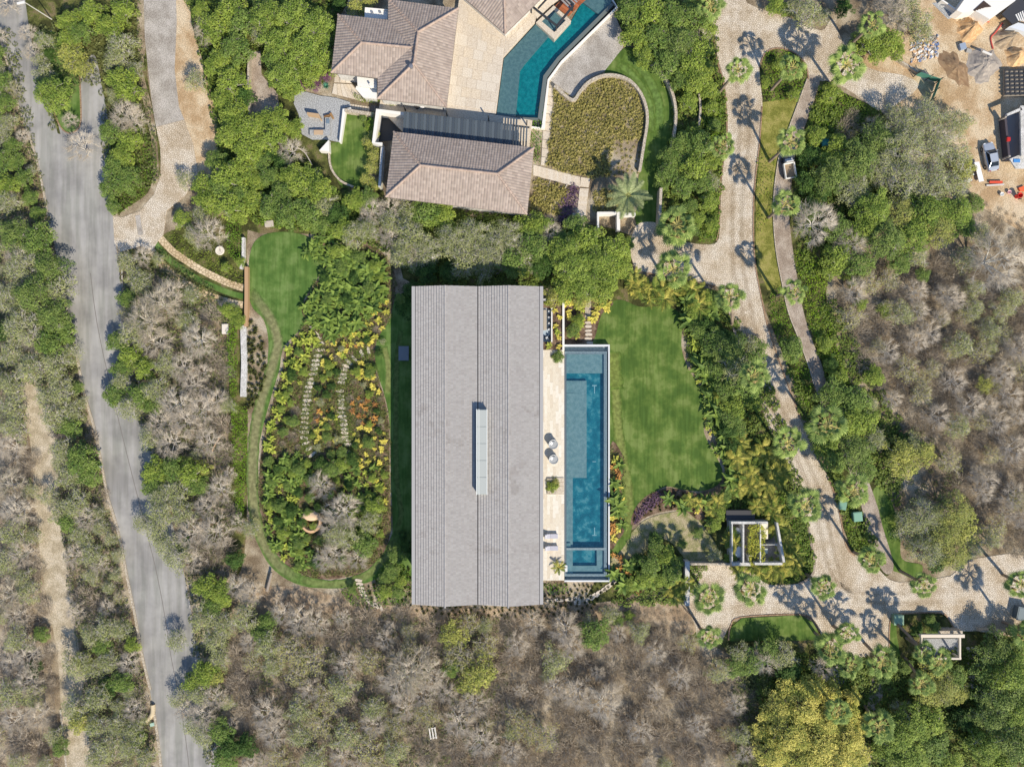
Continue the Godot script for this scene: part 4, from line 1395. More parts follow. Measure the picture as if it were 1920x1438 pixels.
func build_pool() -> void:
	m_pool_wall = ground_mat(41, [rgb(122, 140, 148), rgb(132, 150, 157), rgb(142, 160, 166)], 9.0, 0.02, 0.5, false)
	var m_shelf := ground_mat(42, [rgb(104, 140, 146), rgb(114, 149, 154), rgb(124, 157, 161)], 11.0, 0.012, 0.5, false)
	var m_deep := ground_mat(43, [rgb(16, 98, 118), rgb(24, 110, 130), rgb(34, 122, 140), rgb(80, 146, 158)], 23.0, 0.012, 0.5, false)
	var m_rim := mat(rgb(222, 224, 226), 0.6)
	var water := mat(Color(0.02, 0.36, 0.46, 0.06), 0.03)
	water.transparency = BaseMaterial3D.TRANSPARENCY_ALPHA
	ripple(water)
	var p := thing("swimming_pool", "long blue pool with shallow shelves, a spa end and an overflow edge along the lawn", "pool", plan(1100, 870))
	# outer walls round the overflow channel, then the channel floor
	box_part("outer_wall", p, m_rim, 1058.5, 646, 1143.5, 649.5, -0.1, 0.9)
	box_part("outer_wall", p, m_rim, 1140.8, 649.7, 1143.5, 1088, -0.1, 0.84)
	box_part("outer_wall", p, m_rim, 1058.5, 1088.2, 1143.5, 1091, -0.1, 0.84)
	box_part("channel_floor", p, m_pool_wall, 1059, 649.7, 1140.6, 1088, -0.1, 0.075)
	# pool walls
	box_part("pool_wall", p, m_pool_wall, 1058.6, 659, 1138, 664, 0.02, 0.80)
	box_part("pool_wall", p, m_pool_wall, 1132.5, 664.2, 1138, 1076, 0.02, 0.80)
	box_part("pool_wall", p, m_pool_wall, 1058.6, 1076.2, 1138, 1080.5, 0.02, 0.80)
	box_part("coping", p, mat(rgb(92, 106, 116), 0.5), 1058.4, 664.2, 1062, 1076, 0.02, 0.82)
	box_part("divider", p, m_pool_wall, 1062.2, 1027.5, 1132.3, 1031.5, 0.02, 0.84)
	# floors at their depths
	box_part("deep_floor", p, m_deep, 1062.2, 664.2, 1132.3, 1027.3, -0.1, 0.09)
	box_part("shelf", p, m_shelf, 1062.2, 664.4, 1132.2, 700, 0.095, 0.46)
	box_part("shelf", p, m_shelf, 1062.2, 714, 1100, 896, 0.095, 0.42)
	box_part("shelf", p, m_shelf, 1062.2, 896.2, 1074, 1027.2, 0.095, 0.42)
	box_part("shelf", p, m_shelf, 1062.3, 737, 1077, 757, 0.425, 0.48)
	box_part("step", p, m_shelf, 1062.3, 1018.5, 1070, 1026.5, 0.425, 0.62)
	box_part("spa_floor", p, m_deep, 1062.2, 1031.7, 1132.3, 1076, -0.1, 0.1)
	box_part("spa_ledge", p, m_shelf, 1062.2, 1031.7, 1074, 1076, 0.105, 0.5)
	box_part("spa_ledge", p, m_shelf, 1074.2, 1061, 1131, 1072, 0.105, 0.5)
	box_part("spa_ledge", p, m_shelf, 1119, 1031.9, 1131, 1060.8, 0.105, 0.5)
	var line_m := mat(rgb(150, 196, 204), 0.6)
	for v in [730.0, 995.0]:
		box_part("lane_mark", p, line_m, 1114.4, v - 6, 1115.6, v + 8, 0.092, 0.097)
		box_part("lane_mark", p, line_m, 1110.5, v - 8 if v < 800 else v + 8.2, 1119, v - 6.2 if v < 800 else v + 9.4, 0.092, 0.097)
	box_part("lane_mark", p, line_m, 1111, 865, 1118, 866.2, 0.092, 0.097)
	box_part("water", p, water, 1062, 660, 1137, 1027.5, 0.815, 0.822)
	box_part("water", p, water, 1062, 1031.5, 1137, 1079, 0.815, 0.822)
	box_part("pump_box", p, m_rim, 1058.8, 1060, 1064, 1072, 0.8, 1.1)
	# planter and sunk sofa at the head of the terrace
	var pl := thing("planter", "white-rimmed soil planter holding yellow plants round a sunk sofa", "planter", plan(1038, 607))
	box_part("wall", pl, white, 1019, 560, 1058.5, 564, 0, 1.25)
	box_part("wall", pl, white, 1054.6, 564.2, 1058.5, 657, 0, 1.25)
	box_part("wall", pl, white, 1033.5, 577, 1036, 641, 0, 1.2)
	box_part("soil", pl, m_mulch, 1012, 564.2, 1054.4, 577, 0, 1.0)
	box_part("soil", pl, m_mulch, 1036.2, 577.2, 1054.4, 641, 0, 1.0)
	box_part("soil", pl, m_mulch, 1012, 641.2, 1054.4, 656, 0, 1.0)
	var sofa := thing("outdoor_sofa", "corner sofa with black and white patterned cushions sunk in the planter", "sofa", plan(1026, 610))
	box_part("seat", sofa, mat(rgb(170, 186, 200), 0.8), 1012, 577.5, 1033.2, 641, 0.0, 0.55)
	box_part("table", sofa, mat(rgb(178, 168, 152), 0.7), 1019, 581, 1025, 619, 0.56, 0.8)
	rng.seed = 12
	for i in 16:
		var t := i / 15.0
		var u := 1030.0 if i < 11 else lerpf(1020, 1031, (i - 11) / 4.0)
		var v := lerpf(580, 618, i / 10.0) if i < 11 else 632.0 + rv(-3, 3)
		var b := MB.new()
		b.boxb(Vector3.ZERO, Vector3(0.44, 0.16, 0.3), Basis(Vector3.UP, rv(-0.6, 0.6)) * Basis(Vector3.BACK, -0.6))
		var o := obj("cushion", b.mesh(), mat([rgb(30, 36, 48), rgb(216, 220, 224), rgb(52, 70, 92)][i % 3], 0.9), sofa)
		o.position = plan(u, v, 0.72) - sofa.position

func build_garden() -> void:
	# lawns
	sheet("kidney_lawn", "466,505 470,470 480,450 502,438 540,435 580,445 605,468 611,490 590,530 566,570 572,605 545,635 528,655 524,690 512,730 498,780 484,840 480,900 484,960 500,1020 530,1062 575,1086 625,1091 680,1078 716,1048 735,1008 733,900 731,800 722,745 705,690 706,640 730,600 742,560 770,545 800,560 800,1050 770,1090 735,1070 690,1092 625,1102 565,1098 515,1070 486,1025 470,960 467,900 469,830 478,770 490,720 500,680 503,640 494,600 470,570", 0.05, m_lawn2, true)
	var turf := lin(98, 126, 64)
	worn("worn_turf_line", "466,545 492,575 512,610 520,648 506,700 490,750 478,810 473,880 476,950 490,1010 520,1058 560,1085", 1.7, 0.058, lin(146, 146, 104), turf, m_worn)
	worn("worn_turf_line", "560,1086 620,1096 680,1083 722,1046 742,1005", 1.3, 0.059, lin(128, 142, 86), turf, m_worn)
	worn("worn_turf_line", "720,650 728,690 726,740", 1.0, 0.058, lin(138, 146, 90), turf, m_worn)
	worn("worn_turf_line", "752,620 744,680 742,760 744,900 752,960 742,1005", 0.9, 0.058, lin(112, 128, 72), turf, m_worn)
	sheet("garden_bed", "572,605 566,575 600,520 615,490 640,470 700,462 735,500 741,545 728,600 704,642 704,690 720,745 728,800 730,900 731,1000 712,1044 678,1072 625,1086 577,1080 536,1058 506,1018 490,958 486,900 490,845 504,782 518,730 530,692 534,660 550,640", 0.062, m_mulch, true)
	sheet("rear_lawn", "1110,690 1112,640 1108,600 1122,590 1140,570 1165,562 1200,575 1250,575 1278,595 1278,650 1290,690 1310,722 1325,770 1320,810 1340,850 1354,880 1350,905 1320,920 1280,918 1250,912 1225,925 1200,950 1185,980 1180,1005 1165,1035 1140,1052 1100,1060 1100,700", 0.05, m_lawn, true)
	var turf2 := lin(94, 120, 54)
	worn("worn_turf_line", "1150,680 1154,720 1158,790 1166,850 1176,900 1180,950 1172,1010", 1.6, 0.058, lin(136, 146, 82), turf2, m_worn)
	worn("worn_turf_patch", "1150,660 1152,690 1156,730", 2.2, 0.059, lin(128, 142, 74), turf2, m_worn)
	sheet("sandy_lawn", "1100,1052 1143,1048 1168,1028 1184,1000 1210,975 1250,962 1290,960 1318,985 1345,1025 1352,1045 1330,1062 1290,1052 1262,1020 1235,1010 1205,1040 1160,1062 1100,1066", 0.054, ground_mat(51, [rgb(146, 148, 96), rgb(172, 164, 124), rgb(196, 182, 148)], 23.0, 0.012), true)
	sheet("shrub_bed", "1144,838 1166,850 1171,880 1165,905 1168,960 1172,990 1160,1012 1142,1020", 0.062, m_mulch, true)
	sheet("crescent_bed", "1184,985 1190,955 1212,930 1240,918 1262,916 1300,924 1320,930 1330,960 1310,975 1285,958 1250,958 1215,968", 0.064, m_mulch, true)
	sheet("shrub_bed", "1108,565 1135,560 1150,570 1128,590 1116,632 1106,640 1100,600", 0.063, m_mulch, true)
	sheet("shrub_bed", "1060,560 1098,556 1098,642 1060,646", 0.061, m_mulch, false)
	sheet("tuft_bed", "462,596 474,600 488,625 498,655 502,690 494,730 480,760 466,775 462,740", 0.056, m_soil, true)
	# stepping stones of the garden path
	var sp := thing("stepping_stone_path", "western line of stepping stones winding down through the yellow croton bed", "stepping stones", plan(580, 740))
	stones(sp, "stone", "585,617,50 592,625,40 595,632,25 600,643,0 600,656,-5 596,667,-5 593,676,-5 591,684,-5 589,692,-5 587,701,-5 583,711,-3 582,718,-3 579,726,-2 577,734,0 577,742,2 576,751,2 574,759,2 573,767,0 572,775,0 571,783,0 571,792,2 571,801,2 570,810,2 570,821,8 573,831,-25 579,841,-30 586,852,-35", 1.35, 0.52, 0.13, m_slab)
	var sq := thing("stepping_stone_path", "eastern line of stepping stones curving from the lawn edge through orange crotons", "stepping stones", plan(642, 740))
	stones(sq, "stone", "691,657,80 678,662,70 664,672,50 654,679,35 648,686,20 645,693,10 643,702,0 642,709,0 640,717,0 637,733,3 639,742,3 639,750,3 640,758,3 641,765,3 641,773,3 642,781,0 644,788,0 644,796,2 646,804,2 646,811,2 647,819,3 649,825,4 652,833,6 652,846,10 650,854,20", 1.28, 0.50, 0.13, m_slab)
	var sr := thing("stepping_stone_path", "short flight of pale stepping stones below the ring lawn", "stepping stones", plan(685, 1110))
	stones(sr, "stone", "672,1088,10 674,1095,10 677,1102,12 680,1109,15 683,1116,20 687,1122,28 692,1128,35 698,1132,45 706,1136,55 714,1139,65", 1.2, 0.5, 0.13, m_slab)
	var ss := thing("stepping_stone_path", "broken line of stone slabs rising from the long house to the pool corner", "stepping stones", plan(1110, 1115))
	stones(ss, "stone", "1164,1076,50 1158,1084,48 1151,1091,45 1144,1097,42 1137,1102,40 1130,1107,38 1121,1113,36 1112,1118,34 1104,1122,30", 0.62, 1.35, 0.13, m_slab)
	stones(ss, "stone", "1086,1126,0 1079,1125,8 1067,1124,90 1048,1125,92 1030,1127,90", 0.5, 1.4, 0.13, m_slab)
	var st := thing("stepping_stone_path", "shaded stepping stones between the planter garden and the rear lawn", "stepping stones", plan(1103, 620))
	stones(st, "stone", "1103,605,0 1103,612,2 1103,620,0 1104,627,0 1103,635,2 1106,643,0", 1.1, 0.45, 0.13, m_slab)
	var sx := sheet("pale_footpath", "1098,556 1108,556 1109,597 1097,598", 0.08, m_stone, false)
	sheet("pale_footpath", "960,500 1058,506 1060,516 960,512 830,520 830,508", 0.03, m_stone, false)
	# the clay oven under the silvery tree
	var ov := thing("clay_oven", "open clay pit with a pale rim under the silver tree in the garden", "oven", plan(584, 977))
	var rim := MB.new()
	ov.scale = Vector3(0.86, 0.7, 0.92)
	var prof := [Vector2(1.75, 0), Vector2(1.9, 0.5), Vector2(1.75, 0.85), Vector2(1.45, 0.85), Vector2(1.3, 0.3), Vector2(1.2, 0.08)]
	rim.lathe(prof, 28, lin(214, 176, 138))
	obj("rim", rim.mesh(), bark_mat, ov)
	var cap := MB.new()
	cap.lathe([Vector2(1.75, 0.86), Vector2(1.6, 1.15), Vector2(1.1, 1.45), Vector2(0.5, 1.55), Vector2(0.0, 1.58)], 24, lin(226, 194, 158))
	var co := obj("dome", cap.mesh(), bark_mat, ov)
	co.scale = Vector3(0.85, 0.9, 0.5)
	co.position = Vector3(0.1, -0.05, -1.0)
	var fl := MB.new()
	fl.lathe([Vector2(1.35, 0.1), Vector2(0.0, 0.12)], 24, lin(112, 66, 40))
	obj("floor", fl.mesh(), bark_mat, ov)
	# low bench / hatch in the shade of the house
	var ac := thing("garden_table", "dark slate table in the shade on the house's garden side", "table", plan(756, 662))
	box_part("top", ac, mat(rgb(124, 130, 138), 0.6), 747, 649, 766, 676, 0.55, 0.7)
	for q in [[749, 652], [764, 652], [749, 673], [764, 673]]:
		box_part("leg", ac, m_dark, q[0] - 0.8, q[1] - 0.8, q[0] + 0.8, q[1] + 0.8, 0.04, 0.55)
	# walls and hedges by the garden gate
	wall_line("gate_wall", "tan-capped garden wall at the end of the stone wheel tracks", "461,500 461,556 460,612", 0.5, 0, 0.8, mat(rgb(184, 150, 114), 0.85))
	wall_line("stone_wall", "pale stone wall running beside the narrow hedge", "455,610 457,680 455,744", 0.85, 0, 0.6, m_stucco)
	wall_line("short_wall", "short pale wall at the top of the narrow hedge", "455,445 455,480 451,504", 0.4, 0, 0.7, m_stucco)
	hedge("hedge", "narrow bright green hedge between dry scrub and the pale stone wall", "430,612 448,612 447,745 449,760 467,770 466,850 462,930 458,978 446,972 440,870 436,750 430,690", 0.7, 1.2, lin(126, 164, 30), lin(84, 124, 24), 301)
	hedge("hedge", "small clipped hedge block above the stone wheel tracks' end", "428,418 454,415 455,484 432,480", 0.9, 1.3, lin(112, 148, 40), lin(78, 112, 30), 302)

func prism_part(called: String, parent: Node3D, m: Material, s: String, y0: float, y1: float) -> MeshInstance3D:
	var b := MB.new()
	var p := pts(s, y1)
	var q := PackedVector2Array()
	for x in p:
		q.append(x - Vector2(parent.position.x, parent.position.z))
	b.prism(q, y0 - parent.position.y, y1 - parent.position.y)
	return obj(called, b.mesh(), m, parent)

func build_villa() -> void:
	var v := thing("tiled_villa", "large villa with brown barrel-tiled hip roofs beside the villa pool", "house", plan(735, 100))
	hip_roof(v, ["621,136,4 633.5,27.5,4 678,80,5.8", "708,146,4 621,136,4 678,80,5.8 771,89,5.85", "633.5,27.5,4 728,37.5,4 771,89,5.85 678,80,5.8", "859,16,4 728,-1,4 784,60,6.2", "728,37.5,4 728,-1,4 784,60,6.2 776,119,6.2 771,89,5.85", "708,185,4 708,146,4 771,89,5.85 776,119,6.2", "837,200,4 859,16,4 784,60,6.2 776,119,6.2", "708,185,4 837,200,4 776,119,6.2"],
		["621,136,4 678,80,5.8", "678,80,5.8 771,89,5.85", "633.5,27.5,4 678,80,5.8", "784,60,6.2 859,16,4", "784,60,6.2 776,119,6.2", "776,119,6.2 708,185,4", "776,119,6.2 837,200,4", "728,-1,4 784,60,6.2"])
	prism_part("wall", v, m_stucco, "628,130 640,34 734,44 734,4 851,20 831,194 713,180 713,142", 0, 3.75)
	var vent := MB.new()
	vent.lathe([Vector2(0.22, -0.3), Vector2(0.22, 0.35), Vector2(0.3, 0.36), Vector2(0.3, 0.5), Vector2(0, 0.56)], 12)
	var vo := obj("roof_vent", vent.mesh(), mat(rgb(140, 140, 146), 0.4, 0.4), v)
	vo.position = plan(771, 126, 6.1) - v.position
	for q in [[640, 34, 734, 44], [713, 180, 831, 194]]:
		for i in 4:
			var t := (i + 0.5) / 4.0
			var a := plan(lerpf(q[0], q[2], t), lerpf(q[1], q[3], t), 1.6)
			var b := MB.new()
			b.box(Vector3.ZERO, Vector3(1.5, 1.9, 0.12))
			var w := obj("window", b.mesh(), m_glass, v)
			w.position = a - v.position + Vector3(0, 0, -0.1 if q[1] < 100 else 0.1)
			w.rotation.y = -0.12
	var an := thing("white_annex", "white flat-roofed annex with a chimney pipe beside the villa's brown roof", "annex", plan(688, 164))
	prism_part("roof", an, white, "669,143.5 706,148 706,165 670,160.5", 2.7, 2.9)
	prism_part("wall", an, m_stucco, "670.5,145 705,149.5 705,164 671,160", 0, 2.69)
	prism_part("low_roof", an, white, "668,161 706,165.5 706,185 681,182.5 666,166", 1.9, 2.1)
	prism_part("low_wall", an, m_stucco, "670,163 704,167 704,183 682,181 669,167", 0, 1.89)
	var pipe := MB.new()
	pipe.tube(Vector3(0, 2.1, 0), Vector3(0, 3.6, 0), 0.14, 0.14, 10, Color.WHITE, true)
	obj("chimney_pipe", pipe.mesh(), white, an).position = plan(695, 161, 2.9) * Vector3(1, 0, 1) - an.position
	var an2 := thing("white_annex", "small white flat roof with two vents at the villa's north-west corner", "annex", plan(706, 24))
	prism_part("wall", an2, white, "684,13.5 727,17.5 726,36 683,33", 0, 2.6)
	prism_part("parapet", an2, white, "684,13.5 727,17.5 726.8,19 684,15", 2.61, 2.85)
	for u in [697.0, 712.0]:
		box_part("roof_vent", an2, mat(rgb(130, 136, 148), 0.6), u - 2, 20, u + 2, 23, 2.61, 2.9)
	var pv := thing("tiled_pavilion", "long brown barrel-tiled hip roof between the villa courtyard and the trees", "house", plan(862, 322))
	hip_roof(pv, ["1001,277,4.2 738,247,4.2 788,310,6.2 933,326,6.2", "723,369,4.2 988,402,4.2 933,326,6.2 788,310,6.2", "738,247,4.2 723,369,4.2 788,310,6.2", "988,402,4.2 1001,277,4.2 933,326,6.2"],
		["788,310,6.2 933,326,6.2", "738,247,4.2 788,310,6.2", "723,369,4.2 788,310,6.2", "988,402,4.2 933,326,6.2", "1001,277,4.2 933,326,6.2"])
	prism_part("wall", pv, m_stucco, "744,254 994,283 982,395 730,363", 0, 3.9)
	for i in 8:
		var t := (i + 0.5) / 8.0
		var b := MB.new()
		b.box(Vector3.ZERO, Vector3(1.7, 2.2, 0.12))
		var w := obj("window", b.mesh(), m_glass, pv)
		w.position = plan(lerpf(730, 982, t), lerpf(363, 395, t), 1.5) - pv.position + Vector3(0, 0, 0.12)
		w.rotation.y = -0.125
	var ne := thing("tiled_pavilion", "brown tiled gable pointing down at the villa terrace from the photo's top edge", "house", plan(945, 0))
	hip_roof(ne, ["947,63,3.6 850,-22,3.6 900,-90,5.6 944,-50,5.6", "1040,-28,3.6 947,63,3.6 944,-50,5.6 990,-95,5.6"], ["944,-50,5.6 947,63,3.6"])
	prism_part("wall", ne, m_stucco, "947,54 858,-24 905,-80 985,-85 1030,-28", 0, 3.3)
	# slatted dark roof between the two
	var pg := thing("slatted_roof", "dark slatted flat roof along the tiled pavilion's terrace side", "pergola", plan(870, 245))
	var n := 44
	var slat_m := [mat(rgb(74, 84, 92), 0.7), mat(rgb(84, 94, 102), 0.7), mat(rgb(66, 76, 86), 0.7)]
	for i in n:
		var t0 := i / float(n); var t1 := (i + (0.93 if i < 38 else 0.5)) / n
		prism_part("slat", pg, slat_m[i % 3], "%f,%f %f,%f %f,%f %f,%f" % [lerpf(757, 992, t0), lerpf(209, 237, t0), lerpf(757, 992, t1), lerpf(209, 237, t1), lerpf(755, 990, t1), lerpf(250, 277, t1), lerpf(755, 990, t0), lerpf(250, 277, t0)], 3.02, 3.1)
	for q in ["757,209 993,237 993,239.5 757,211.5", "755,248 990,275 990,277 755,250"]:
		prism_part("beam", pg, m_dark, q, 2.75, 3.0)
	for t in [0.02, 0.35, 0.68, 0.98]:
		var at := plan(lerpf(757, 992, t), lerpf(211, 239, t), 0)
		var b := MB.new()
		b.box(Vector3(0, 1.37, 0), Vector3(0.16, 2.74, 0.16))
		obj("post", b.mesh(), m_dark, pg).position = at - pg.position
	wall_line("white_wall", "white court wall at the tiled pavilion's upper left corner", "757,213 708,207 700,267 716,270", 0.45, 0, 2.2, white)
	wall_line("white_wall", "pale garden wall down the tiled pavilion's left side", "716,276 711,350", 0.35, 0, 1.8, m_stucco)
	sheet("court_floor", "706,212 757,216 754,262 702,266", 0.03, m_dark, false)
	# stone terrace and its flagstones
	sheet("villa_terrace", "862,0 834,206 930,218 944,111 1004,45 1010,-30 900,-60", 0.85, m_slab[2], false, 0.9)
	sheet("villa_terrace", "716,188 836,204 931,219.5 998,229 992,280 757,250 712,206", 0.846, m_slab[3], false, 0.9)
	var ff := Node3D.new()
	ff.name = "terrace_paving"
	add_child(ff, true)
	ff.set_meta("kind", "structure")
	ff.position = plan(940, 105)
	rng.seed = 14
	slabs(ff, "flagstone", plan2(853, 88), plan2(943, 111), plan2(930, 213), plan2(839, 200), 5, 6, 0.8, 0.885, m_slab, 0.016, 0.43)
	slabs(ff, "flagstone", plan2(862, 18), plan2(948, 66), plan2(943, 110), plan2(853, 87), 5, 3, 0.8, 0.883, m_slab, 0.016, 0.37)
	slabs(ff, "flagstone", plan2(949, 66), plan2(992, 20), plan2(1003, 45), plan2(945, 109), 4, 2, 0.8, 0.881, m_slab, 0.016, 0.4)
	# villa pool
	var p := thing("villa_pool", "angled teal pool with a grey overflow edge beside the villa terrace", "pool", plan(1000, 130))
	var m_shelf := ground_mat(45, [rgb(76, 108, 114), rgb(84, 117, 122), rgb(92, 124, 128)], 11.0, 0.015, 0.5, false)
	var m_deep := ground_mat(46, [rgb(0, 106, 116), rgb(6, 118, 126), rgb(16, 128, 136)], 13.0, 0.015, 0.5, false)
	var m_chan := mat(rgb(104, 112, 110), 0.6)
	var water := mat(Color(0.0, 0.34, 0.38, 0.06), 0.03)
	water.transparency = BaseMaterial3D.TRANSPARENCY_ALPHA
	ripple(water)
	prism_part("deep_floor", p, m_deep, "967,216 975,132 984,120 1028,67 1040,74 1072,38 1092,3 1100,-30 1160,-30 1144,8 1045,107 1018.6,142 1008,221", -0.1, 0.10)
	prism_part("shelf", p, m_shelf, "931,215.5 945,110 1005,45 1039,73 1028.5,67.5 983.5,120 975,132 967,219", 0.105, 0.46)
	prism_part("shelf", p, m_shelf, "1092,3 1124,27.5 1146,6 1150,-40 1092,-40", 0.105, 0.48)
	for q in ["1008.5,221 1018.8,142 1045.2,107.2 1124.5,28 1147,5 1151,9 1050,111 1026,144.5 1016,226", "967,217 931,215 930.6,217.5 967,219.6", "967,219.5 1009,221 1009,224 967,223"]:
		prism_part("pool_wall", p, m_chan, q, 0.0, 0.80)
	prism_part("channel_floor", p, m_dark, "1016,226 1026,144.5 1050,111 1151,9 1155,12 1053,114 1029,147 1020,240 996,238 996,229", -0.1, 0.07)
	var outer := MB.new()
	var op := pts("996,238 1018.5,240 1028.5,149 1053.5,115 1157.5,13 1147,-3 1140,-20", 0.6)
	for i in op.size():
		op[i] -= Vector2(p.position.x, p.position.z)
	outer.ribbon(op, 0.26, -0.1, 0.6)
	obj("outer_wall", outer.mesh(), white, p)
	prism_part("water", p, water, "931,215 945,110 1005,45 1039,73 1071,38 1094,0 1100,-40 1150,-40 1146,7 1047,109 1021,143.5 1010.5,222 967,219", 0.76, 0.766)
	var spa := thing("stone_spa", "square spa with a broad pale stone rim set into the villa pool", "spa", plan(1038, 40))
	var sp := ["1005,42 1039.5,73.5 1039.5,60 1015,39", "1039.5,73.5 1071,38.5 1061,37.6 1039.5,60", "1071,38.5 1038.6,10 1038.6,18 1061,37.6", "1038.6,10 1005,42 1015,39 1038.6,18"]
	for q in sp:
		prism_part("rim", spa, m_slab[2], q, 0.1, 1.1)
	prism_part("floor", spa, m_shelf, "1015,39 1039.5,60 1061,37.6 1038.6,18", 0.1, 0.6)
	prism_part("seat", spa, m_shelf, "1015,39 1022,45 1044,24 1038.6,18", 0.61, 0.8)
	prism_part("water", spa, water, "1016,39 1039.5,59 1060,37.6 1038.6,19", 1.0, 1.005)
	var dk := thing("timber_deck", "red-brown timber deck beside the stone spa", "deck", plan(1065, 8))
	var wood := [mat(rgb(160, 92, 56), 0.7), mat(rgb(176, 104, 66), 0.7), mat(rgb(146, 82, 50), 0.7)]
	for i in 9:
		var t0 := i / 9.0; var t1 := (i + 0.92) / 9.0
		prism_part("plank", dk, wood[i % 3], "%f,%f %f,%f %f,%f %f,%f" % [lerpf(1041, 1078, t0), lerpf(11, -26, t0), lerpf(1041, 1078, t1), lerpf(11, -26, t1), lerpf(1066, 1104, t1), lerpf(30, -7, t1), lerpf(1066, 1104, t0), lerpf(30, -7, t0)], 0.8, 0.95)
	var pe := thing("spa_pergola", "dark open pergola frame over the stone spa", "pergola", plan(1040, 25))
	for q in ["996,11 998,9 1045,46 1043,49", "1074,8 1077,11 1046,49 1043,46", "1008,14 1010,16 1034,-10 1032,-12", "996,11 1030,-30 1032,-28 998,13", "1074,8 1040,-24 1042,-26 1077,7"]:
		prism_part("beam", pe, m_dark, q, 2.7, 2.9)
	for q in [[997, 12], [1044, 47], [1075, 9]]:
		box_part("post", pe, m_dark, q[0] - 1, q[1] - 1, q[0] + 1, q[1] + 1, 0.8, 2.69)
	for i in 6:
		var t := i / 6.0
		prism_part("slat", pe, mat(rgb(150, 146, 144), 0.7), "%f,%f %f,%f %f,%f %f,%f" % [lerpf(1052, 1076, t), lerpf(0, -24, t), lerpf(1052, 1076, t + 0.1), lerpf(0, -24, t + 0.1), lerpf(1069, 1093, t + 0.1), lerpf(17, -7, t + 0.1), lerpf(1069, 1093, t), lerpf(17, -7, t)], 2.5, 2.56)
	sheet("spa_court", "1000,15 1020,-10 1050,-20 1052,2 1040,9 1006,40", 0.86, m_slab[0], false, 0.9)
	# concrete apron, curved stone walls, sedge bed and crescent lawn
	sheet("concrete_apron", "1029,149 1054,116 1150,21 1166,58 1168,90 1134,133 1112,144 1098,152 1084,170 1074,183 1042,158", 0.06, m_concrete, false)
	sheet("sedge_bed", "1042,160 1074,188 1088,172 1102,156 1125,144 1150,141 1178,150 1198,172 1210,200 1212,230 1206,270 1198,320 1192,345 1190,400 1112,400 1106,336 1060,326 1024,312", 0.055, m_soil, true)
	wall_line("stone_wall", "curved pale stone wall round the upper edge of the sedge bed", "1040,160 1073,187 1088,171 1102,155 1125,143 1150,140 1179,149 1200,171 1212,200 1214,230 1208,270 1200,320", 0.42, 0, 0.85, m_stone, true)
	sheet("crescent_lawn", "1134,133 1168,92 1190,92 1225,118 1254,158 1267,208 1262,260 1246,330 1240,420 1194,424 1196,345 1206,285 1215,230 1213,198 1201,170 1180,148 1150,138", 0.05, m_lawn, true)
	worn("worn_turf_line", "1168,104 1195,122 1222,158 1236,200 1236,245", 1.4, 0.058, lin(112, 140, 74), lin(94, 120, 54), m_worn)
	worn("worn_turf_line", "1160,120 1185,140 1208,170 1220,205 1222,250", 1.0, 0.058, lin(116, 142, 76), lin(94, 120, 54), m_worn)
	wall_line("stone_wall", "weathered stone wall along the outer curve of the crescent lawn", "1194,93 1228,120 1256,160 1268,208 1263,262 1252,300", 0.4, 0, 1.0, m_stone, true)
	wall_line("stone_wall", "dark-faced wall beside the cobbled mouth under the sunny lane", "1240,352 1236,440", 0.4, 0, 2.0, m_stone)
	wall_line("stone_wall", "short low wall in the shrubs right of the crescent lawn", "1310,160 1314,200 1311,238", 0.3, 0, 0.7, m_stone, true)
	# board walkway and pavers
	var bw := thing("paver_path", "line of pale square pavers beside the sedge bed", "path", plan(1025, 240))
	slabs(bw, "paver", plan2(1022, 163), plan2(1039, 166), plan2(1026, 312), plan2(1014, 310), 1, 9, 0.02, 0.1, m_slab, 0.04)
	var wk := thing("board_walkway", "pale boarded walkway crossing below the sedge bed then turning down", "walkway", plan(1060, 335))
	slabs(wk, "board", plan2(1000, 309), plan2(1088, 332), plan2(1087, 352), plan2(1000, 329), 26, 1, 0.02, 0.12, m_slab, 0.006)
	slabs(wk, "landing", plan2(1089, 332), plan2(1107, 335), plan2(1104, 352), plan2(1087, 350), 1, 1, 0.02, 0.12, m_slab, 0.02)
	slabs(wk, "board", plan2(1087, 353), plan2(1104, 354), plan2(1096, 425), plan2(1079, 424), 1, 20, 0.02, 0.12, m_slab, 0.006)
	sheet("sedge_bed", "1000,332 1060,346 1072,352 1064,372 1050,410 990,402", 0.056, m_soil, false)
	wall_line("edging", "thin pale edging across the lower sedge bed", "1032,338 1019,380", 0.12, 0, 0.16, m_stone, false, "edging")
	wall_line("edging", "thin pale edging beside the purple strip bed", "1064,345 1050,372 1047,400", 0.16, 0, 0.18, m_stone, true, "edging")
	wall_line("white_wall", "short white wall at the foot of the boarded walkway", "1077,400 1072,430", 0.4, 0, 1.2, white)
	var tw := thing("twin_planter_wall", "two white U-shaped planter walls by the cobbled mouth", "wall", plan(1155, 412))
	for q in [[1120, 397, 1123.5, 432], [1123.7, 397, 1156, 402], [1157, 397, 1163, 432], [1163.2, 399, 1192, 404]]:
		box_part("wall", tw, white, q[0], q[1], q[2], q[3], 0, 1.4)
	# grey seating patio
	sheet("grey_patio", "553,172 575,173 600,180 630,184 656,192 658,200 645,203 637,267 612,262 585,262 566,252 560,215 551,195", 0.15, m_grey_stone, false, 0.3)
	wall_line("patio_wall", "white retaining wall at the grey patio's right edge", "658,203 645,205 637,266", 0.25, 0, 0.9, white)
	wall_line("patio_wall", "cream wall between the courtyard lawn and the slate walk", "646,206 700,214", 0.5, 0, 1.0, m_stone)
	var st := thing("sunken_seat", "L-shaped grey stone seat with tan cushions on the patio", "bench", plan(600, 232))
	box_part("bench", st, m_grey_stone, 609, 220, 618, 254, 0.151, 0.65)
